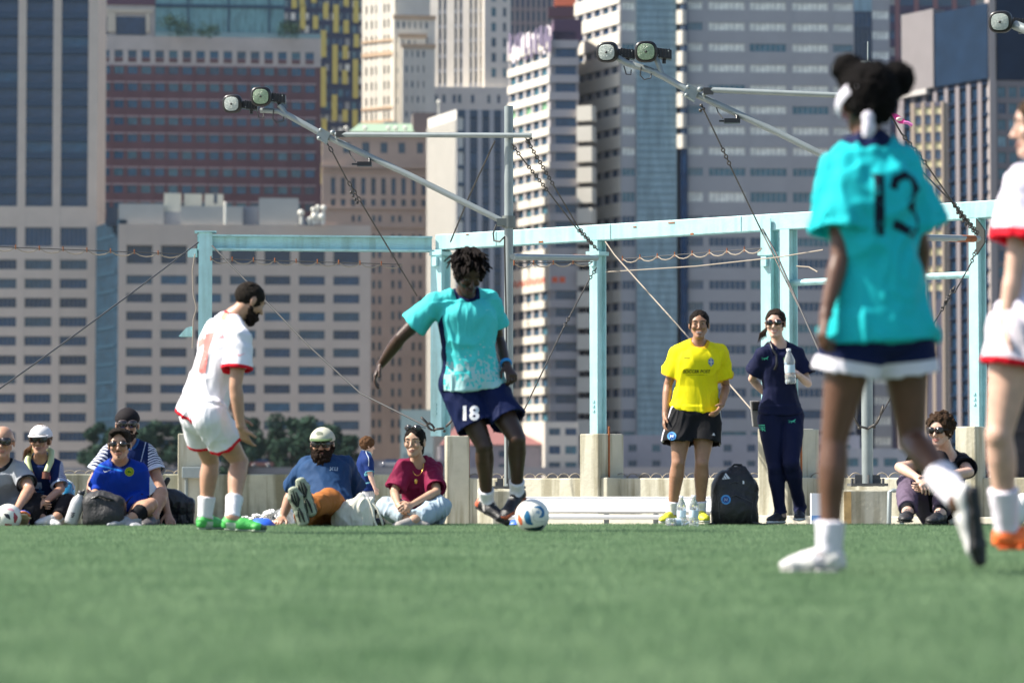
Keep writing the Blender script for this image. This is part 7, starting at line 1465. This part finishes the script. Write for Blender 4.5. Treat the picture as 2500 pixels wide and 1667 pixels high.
# man with black cap
p = Person('man in backwards black cap and sunglasses sitting behind the man in blue', 1.82, dict(pel=(316, 1240, 22.86), neck=(314, 1084, 22.78), head=(311, 1038, 22.68), shA=(264, 1102, 22.76), shB=(362, 1102, 22.78), elA=(226, 1178, 22.75), wrA=(224, 1236, 22.6), elB=(389, 1180, 22.68), wrB=(409, 1254, 22.58), haB=(415, 1272, 22.52),
    hipA=(294, 1252, 22.86), hipB=(340, 1252, 22.86), knA=(250, 1236, '-'), anA=(300, 1268, 22.4), knB=(392, 1206, '-'), anB=(374, 1262, 22.35)), 'tan', (0, -1, 0), (.15, -1, -.02), build=1.05, h=.0055, hsz=1.04)
p.setfeet(A=((.6, -.8, 0), UPZ), B=((-.2, -.95, 0), UPZ)); p.body(hands=dict(B=dict(palm=(0, 0, -1), curl=.2, thumb=(-1, 0, 0)), A=dict(palm=(0, 0, -1), curl=.2))).face(mouth=(.34, .12, .10), eyes=False).hair((.012, .009, .008), 'fade', .01, amp=.002).beard((.035, .022, .016), .03, .01).sunglasses((.010, .008, .010), r=.125, dz=.04, e=2.6, frame=(.2, .15, .14)).cap((.016, .014, .016), visor=False, name='backwards_cap')
p.shirt('navy_chevron', (.008, .020, .085), .66, (.070, .084), .022, .04, (.17, .13), masks=[('chev', chevrons, (.62, .64, .70)), ('pipe', lambda s, V: np.minimum(.0035 - np.abs(np.abs((V - s.chest) @ s.sd) - .115 + ((V - s.J['neck']) @ s.up + .05) * .25 * -1), (V - s.chest) @ s.fr), (.5, .55, .65)), ('cuff', cuffs(.022), (.55, .60, .72)), ('collar', collar(.085), (.03, .12, .35))], fold=0.0093, seed=2.5)
p.shorts('black_shorts', (.012, .013, .02), .55, (.11, .13), .02)
for q in 'AB': p.shoe(q, (.08, .08, .09), (.3, .3, .3), nm='dkshoe')
# man in blue
p = Person('dark haired man in round sunglasses and bright blue shirt behind the grey backpack', 1.78, dict(pel=(298, 1250, 22.56), neck=(293, 1130, 22.42), head=(292, 1087, 22.30), shA=(254, 1144, 22.38), shB=(342, 1144, 22.42), elA=(240, 1192, 22.5), wrA=(228, 1214, 22.25), elB=(358, 1206, 22.5), wrB=(368, 1262, 22.42), haB=(373, 1277, 22.36),
    hipA=(276, 1260, 22.55), hipB=(322, 1260, 22.56), knA=(246, 1240, 22.2), anA=(290, 1268, 22.0), knB=(368, 1232, '-'), anB=(326, 1262, 22.0)), 'tan', (.02, -1, 0), (.02, -1, .02), build=1.0, h=.0055, hsz=1.04)
p.setfeet(A=((.8, -.5, 0), UPZ), B=((-.8, -.5, 0), UPZ)); p.body(hands=dict(B=dict(palm=(0, 0, -1), curl=.15, thumb=(-1, 0, 0)))).face(mouth=(.34, .11, .10), eyes=False).hair((.016, .011, .009), 'short', .012, amp=.004, fringe=-.05, sc=55, quiff=.03).sunglasses((.014, .012, .01), r=.095, dz=.03, e=2.0, frame=(.12, .08, .05))
b = MB(); b.tube([p.hp(-.1, .35, -.205), p.hp(0, .37, -.19), p.hp(.1, .35, -.205)], [.003, .006, .003], 6); b.tube([p.hp(-.03, .33, -.36), p.hp(.03, .33, -.36)], .004, 6); b.build('moustache', mat('moustache_hair', (.03, .02, .015), .9), p.bo)
p.shirt('royal_blue', (.003, .034, .30), .92, (.066, .078), .024, .03, (.165, .14), masks=[('collar', collar(.082), (.008, .02, .12)), ('cuff', lambda s, V: np.minimum(cuff('B', .12)(s, V), (V - s.slv['B'][1])[:, 0] - .035), (.6, .66, .75)), ('flash', lambda s, V: np.minimum(.006 - np.abs((V - s.chest)[:, 2] - .05 + .25 * ((V - s.chest)[:, 0])), np.minimum((V - s.chest) @ s.fr, .03 - (V - s.chest)[:, 0])), (.02, .18, .62))], fold=0.0108, seed=9.5)
p.shorts('black_blue', (.012, .013, .02), .5, (.11, .13), .02); p.sock('B', (.015, .015, .018), .45, r=.01)
p.mark('shirt', 262, 1149, sc_(SWOOSH, .055), cloth('print_white', (.75, .75, .78)), X_, UPZ, name='logo'); p.mark('shirt', 316, 1151, disc(.034, 24), cloth('badge_olive', (.36, .40, .02)), X_, UPZ, name='badge'); p.mark('shirt', 316, 1151, merge(strip([(.024 * math.cos(t), .024 * math.sin(t)) for t in np.linspace(0, 6.2832, 18)], .004), poly((-.012, -.010), (.012, -.010), (.016, .004), (.005, .002), (0, .012), (-.005, .002), (-.016, .004))), cloth('badge_green', (.05, .16, .02)), X_, UPZ, off=.004, name='badge_detail')
0
for q in 'AB': p.shoe(q, (.30, .31, .33), (.35, .36, .38), nm='grey_runner')

# ------------------------------------------------------------------ bags on the turf
def soft(name, m, T, prims, seed=1.0, amp=.008, c=None, ext=.35, h=.006, cuts=()):
    F = Field(c - ext, c + ext, h)
    for pr in prims: getattr(F, pr[0])(*pr[1], **pr[2])
    for a, n in cuts: F.cut(a, n)
    V, Q = F.mesh(); V = smooth(V, Q, 1); N = vnorm(V, Q); V = V + N * folds(V, amp, seed, 1.4)[:, None]; V[:, 2] = np.maximum(V[:, 2], .006); return emit_mesh(name, V, Q, m, T), V, Q
def bag(nm, label, px, py, Y, cat='bag'): c = P(px, py, Y); c[2] = 0.0; T = thing(nm, label, cat, c); return T, c
T, c = bag('backpack', 'large upright black backpack with round blue badge between the standing women', 1793, 1283, 22.55)
mb = mat('black_nylon', (.014, .014, .016), .5, noise=.2, nscale=12, bump=.5, bscale=60)
prims = [('box', (c + [0, 0, .17], (.175, .11, .19)), dict(rnd=.07)), ('box', (c + [-.005, .0, .30], (.13, .10, .12)), dict(rnd=.06, k=.05)), ('box', (c + [.02, 0, .415], (.07, .05, .035)), dict(rnd=.02, k=.03)), ('ell', (c + [.0, -.11, .14], (.13, .05, .12)), dict(k=.03)), ('tube', (c + [-.15, -.05, .1], c + [-.12, -.06, .3], .03), dict(k=.02))]
o, V, Q = soft('body', mb, T, prims, 1.5, .009, c + [0, 0, .2])
bp = Person.__new__(Person); bp.root = T; bp.bv = {'bag': bvh_of(V, Q)}
bp.mark('bag', 1772, 1163, sc_(THREE, .062), cloth('print_white', (.75, .75, .78)), nz(np.array([1, 0, .12])), UPZ, name='logo'); bp.mark('bag', 1772, 1219, disc(.036), cloth('badge_blue', (0, 0, 0)), X_, UPZ, name='badge'); bp.mark('bag', 1772, 1219, disc(.024), cloth('badge_navy', (0, 0, 0)), X_, UPZ, off=.004, name='badge_ring'); bp.mark('bag', 1772, 1219, strip([(-.009, -.010), (-.009, .010), (.009, -.010), (.009, .010)], .005), cloth('badge_pale', (0, 0, 0)), X_, UPZ, off=.006, name='badge_letters'); bp.mark('bag', 1815, 1177, bars((-.006, -.012, .006, .012)), cloth('print_white', (0, 0, 0)), X_, UPZ, name='zip_tag')
b = MB(); b.tube([c + [-.12, -.125, .06], c + [-.125, -.13, .18], c + [0, -.155, .235], c + [.125, -.13, .18], c + [.12, -.125, .06]], .004, 5); b.tube([c + [-.10, -.10, .30], c + [0, -.125, .335], c + [.10, -.10, .30]], .004, 5); b.build('zip', mat('zip_grey', (.05, .05, .055), .4), T)
b = MB(); b.tube([c + [.06, -.03, .42], c + [.12, -.05, .37], c + [.165, -.08, .22], c + [.12, -.1, .04]], .014, 6); b.tube([c + [.13, -.1, .03], c + [.2, -.15, .012], c + [.27, -.1, .014]], .012, 6); b.tube([c + [-.15, -.08, .03], c + [-.2, -.12, .014], c + [-.16, -.14, .014]], .010, 6); b.build('strap', m_black, T)
b = MB(); b.tube([c + [-.03, -.02, .435], c + [0, -.02, .462], c + [.05, -.02, .46], c + [.07, -.02, .43]], .010, 6); b.build('handle', m_black, T)
T, c = bag('backpack', 'slumped charcoal grey backpack in front of the man in blue', 254, 1284, 22.0)
prims = [('box', (c + [0, 0, .11], (.155, .10, .12)), dict(rnd=.06)), ('ell', (c + [-.03, 0, .20], (.10, .08, .07)), dict(k=.05)), ('ell', (c + [.03, -.08, .08], (.11, .05, .08)), dict(k=.03))]
soft('body', mat('charcoal_nylon', (.020, .020, .022), .6, noise=.3, nscale=8, bump=.5, bscale=60), T, prims, 3.5, .006, c + [0, 0, .15])
b = MB(); b.tube([c + [-.1, -.08, .2], c + [-.02, -.11, .235], c + [.08, -.1, .2]], .010, 6); b.tube([c + [-.14, -.08, .09], c + [0, -.115, .13], c + [.12, -.1, .1]], .004, 5); b.build('strap', m_black, T)
T, c = bag('duffel_bag', 'glossy black duffel bag beside the hand of the black-capped man', 425, 1283, 22.84)
prims = [('box', (c + [0.02, 0, .10], (.14, .04, .11)), dict(rnd=.04)), ('ell', (c + [-.04, 0, .23], (.08, .045, .05)), dict(k=.06)), ('box', (c + [-.03, 0, .18], (.11, .045, .07)), dict(rnd=.04, k=.05)), ('tube', (c + [-.10, 0, .27], c + [-.05, 0, .35], .02), dict(k=.02))]
soft('body', mat('glossy_black', (.014, .016, .022), .3, noise=.3, nscale=10, bump=1, bscale=30), T, prims, 5.5, .010, c + [0, 0, .17])
T, c = bag('tote_bag', 'crumpled cream cotton tote bag between the bearded man and the maroon-shirted woman', 868, 1284, 21.9)
prims = [('box', (c + [-.01, 0, .08], (.14, .05, .10)), dict(rnd=.045)), ('tube', (c + [-.02, 0, .08], c + [.055, 0, .20], (.09, .05), (.055, .035)), dict(k=.05, u=X_)), ('ell', (c + [-.09, -.0, .05], (.08, .05, .06)), dict(k=.04)), ('ell', (c + [.09, 0, .19], (.035, .03, .025)), dict(k=.03))]
mt_ = cloth('cream_canvas', (.72, .70, .60), .85); soft('body', mt_, T, prims, 7.5, .016, c + [0, 0, .15])
b = MB(); b.tube([c + [.09, -.02, .215], c + [.125, -.05, .13], c + [.14, -.05, .05], c + [.155, -.05, .012]], .009, 6); b.tube([c + [.10, -.02, .2], c + [.16, -.04, .14], c + [.19, -.05, .06], c + [.20, -.03, .02]], .008, 6); b.tube([c + [.13, .0, .04], c + [.13, 0, .09], c + [.15, 0, .13]], .02, 8, 1); b.ell(c + [.17, 0, .035], (.05, .04, .035), 10, 8, 1); b.build('strap', [mt_, m_black], T)
T, c = bag('water_jug', 'tilted translucent white water jug leaning on the grey backpack', 178, 1284, 22.0)
c = P(172, 1278, 22.0); ax_ = nz(np.array([.35, -.05, 1])); b = MB(); b.lathe(c, [(0, 0), (.045, .0), (.052, .02), (.052, .16), (.045, .19), (.024, .215), (.022, .235)], 18, axis=ax_); b.build('body', mat('milky_plastic', (.60, .60, .62), .35, trans=.25), T)
b = MB(); b.lathe(c, [(.024, .228), (.026, .232), (.026, .252), (0, .255)], 14, axis=ax_); b.tube([c + ax_ * .24 + X_ * .0, c + ax_ * .262 + [.02, 0, 0]], .008, 6); b.build('cap', mat('dark_cap', (.03, .03, .035), .5), T)
b = MB(); b.tube([c + ax_ * z + np.array([x, -.056, 0]) for x, z in ((-.014, .085), (.014, .085), (-.01, .068), (.016, .068), (-.006, .052), (.012, .052))], .004, 5); b.build('print', mat('print_ink', (.03, .03, .06), .6), T)
T, c = bag('water_jug', 'bright blue clear plastic water jug behind the woman in white cap', 168, 1240, 22.86)
b = MB(); z0 = P(1, 1250, 22.86)[2]; z1 = P(1, 1176, 22.86)[2]; b.lathe((c[0], 22.86, z0), [(0, 0), (.046, 0), (.048, .02), (.045, .05), (.048, .08), (.045, .11), (.048, .14), (.046, (z1 - z0) * .85), (.025, (z1 - z0) * .98), (0, (z1 - z0))], 20); b.build('body', mat('aqua_plastic', (.04, .30, .62), .12, trans=.45, coat=.5), T)
b = MB(); b.tube([(c[0] - .03, 22.83, z1 - .03), (c[0] - .01, 22.83, z1 + .015), (c[0] + .03, 22.83, z1 - .01), (c[0] + .045, 22.83, z1 - .06)], .007, 6); b.build('handle', mat('pale_handle', (.5, .6, .7), .4), T)
b = MB(); c = P(2478, 1285, 22.3); b.ell((c[0], 22.3, .12), (.09, .06, .12), 14, 10); b.ell((c[0] + .06, 22.3, .17), (.07, .05, .08), 14, 10); o = b.build('plastic_bag', cloth('white_plastic', (.75, .75, .76), .5)); tag(o, 'crumpled white bag behind the sock at the right edge', 'bag')
b = MB(); b.tube([P(2318, 1276, 22.2), P(2340, 1268, 22.2), P(2352, 1272, 22.2)], [.02, .035, .02], 10); b.tube([P(2316, 1280, 22.2), P(2354, 1280, 22.2)], .014, 8, 1); tag(b.build('cream_shoe', [mat('cream_leather', (.55, .52, .42), .6), mat('gum_sole', (.3, .25, .18), .7)]), 'single cream shoe on the turf beside the curly haired man', 'shoe')
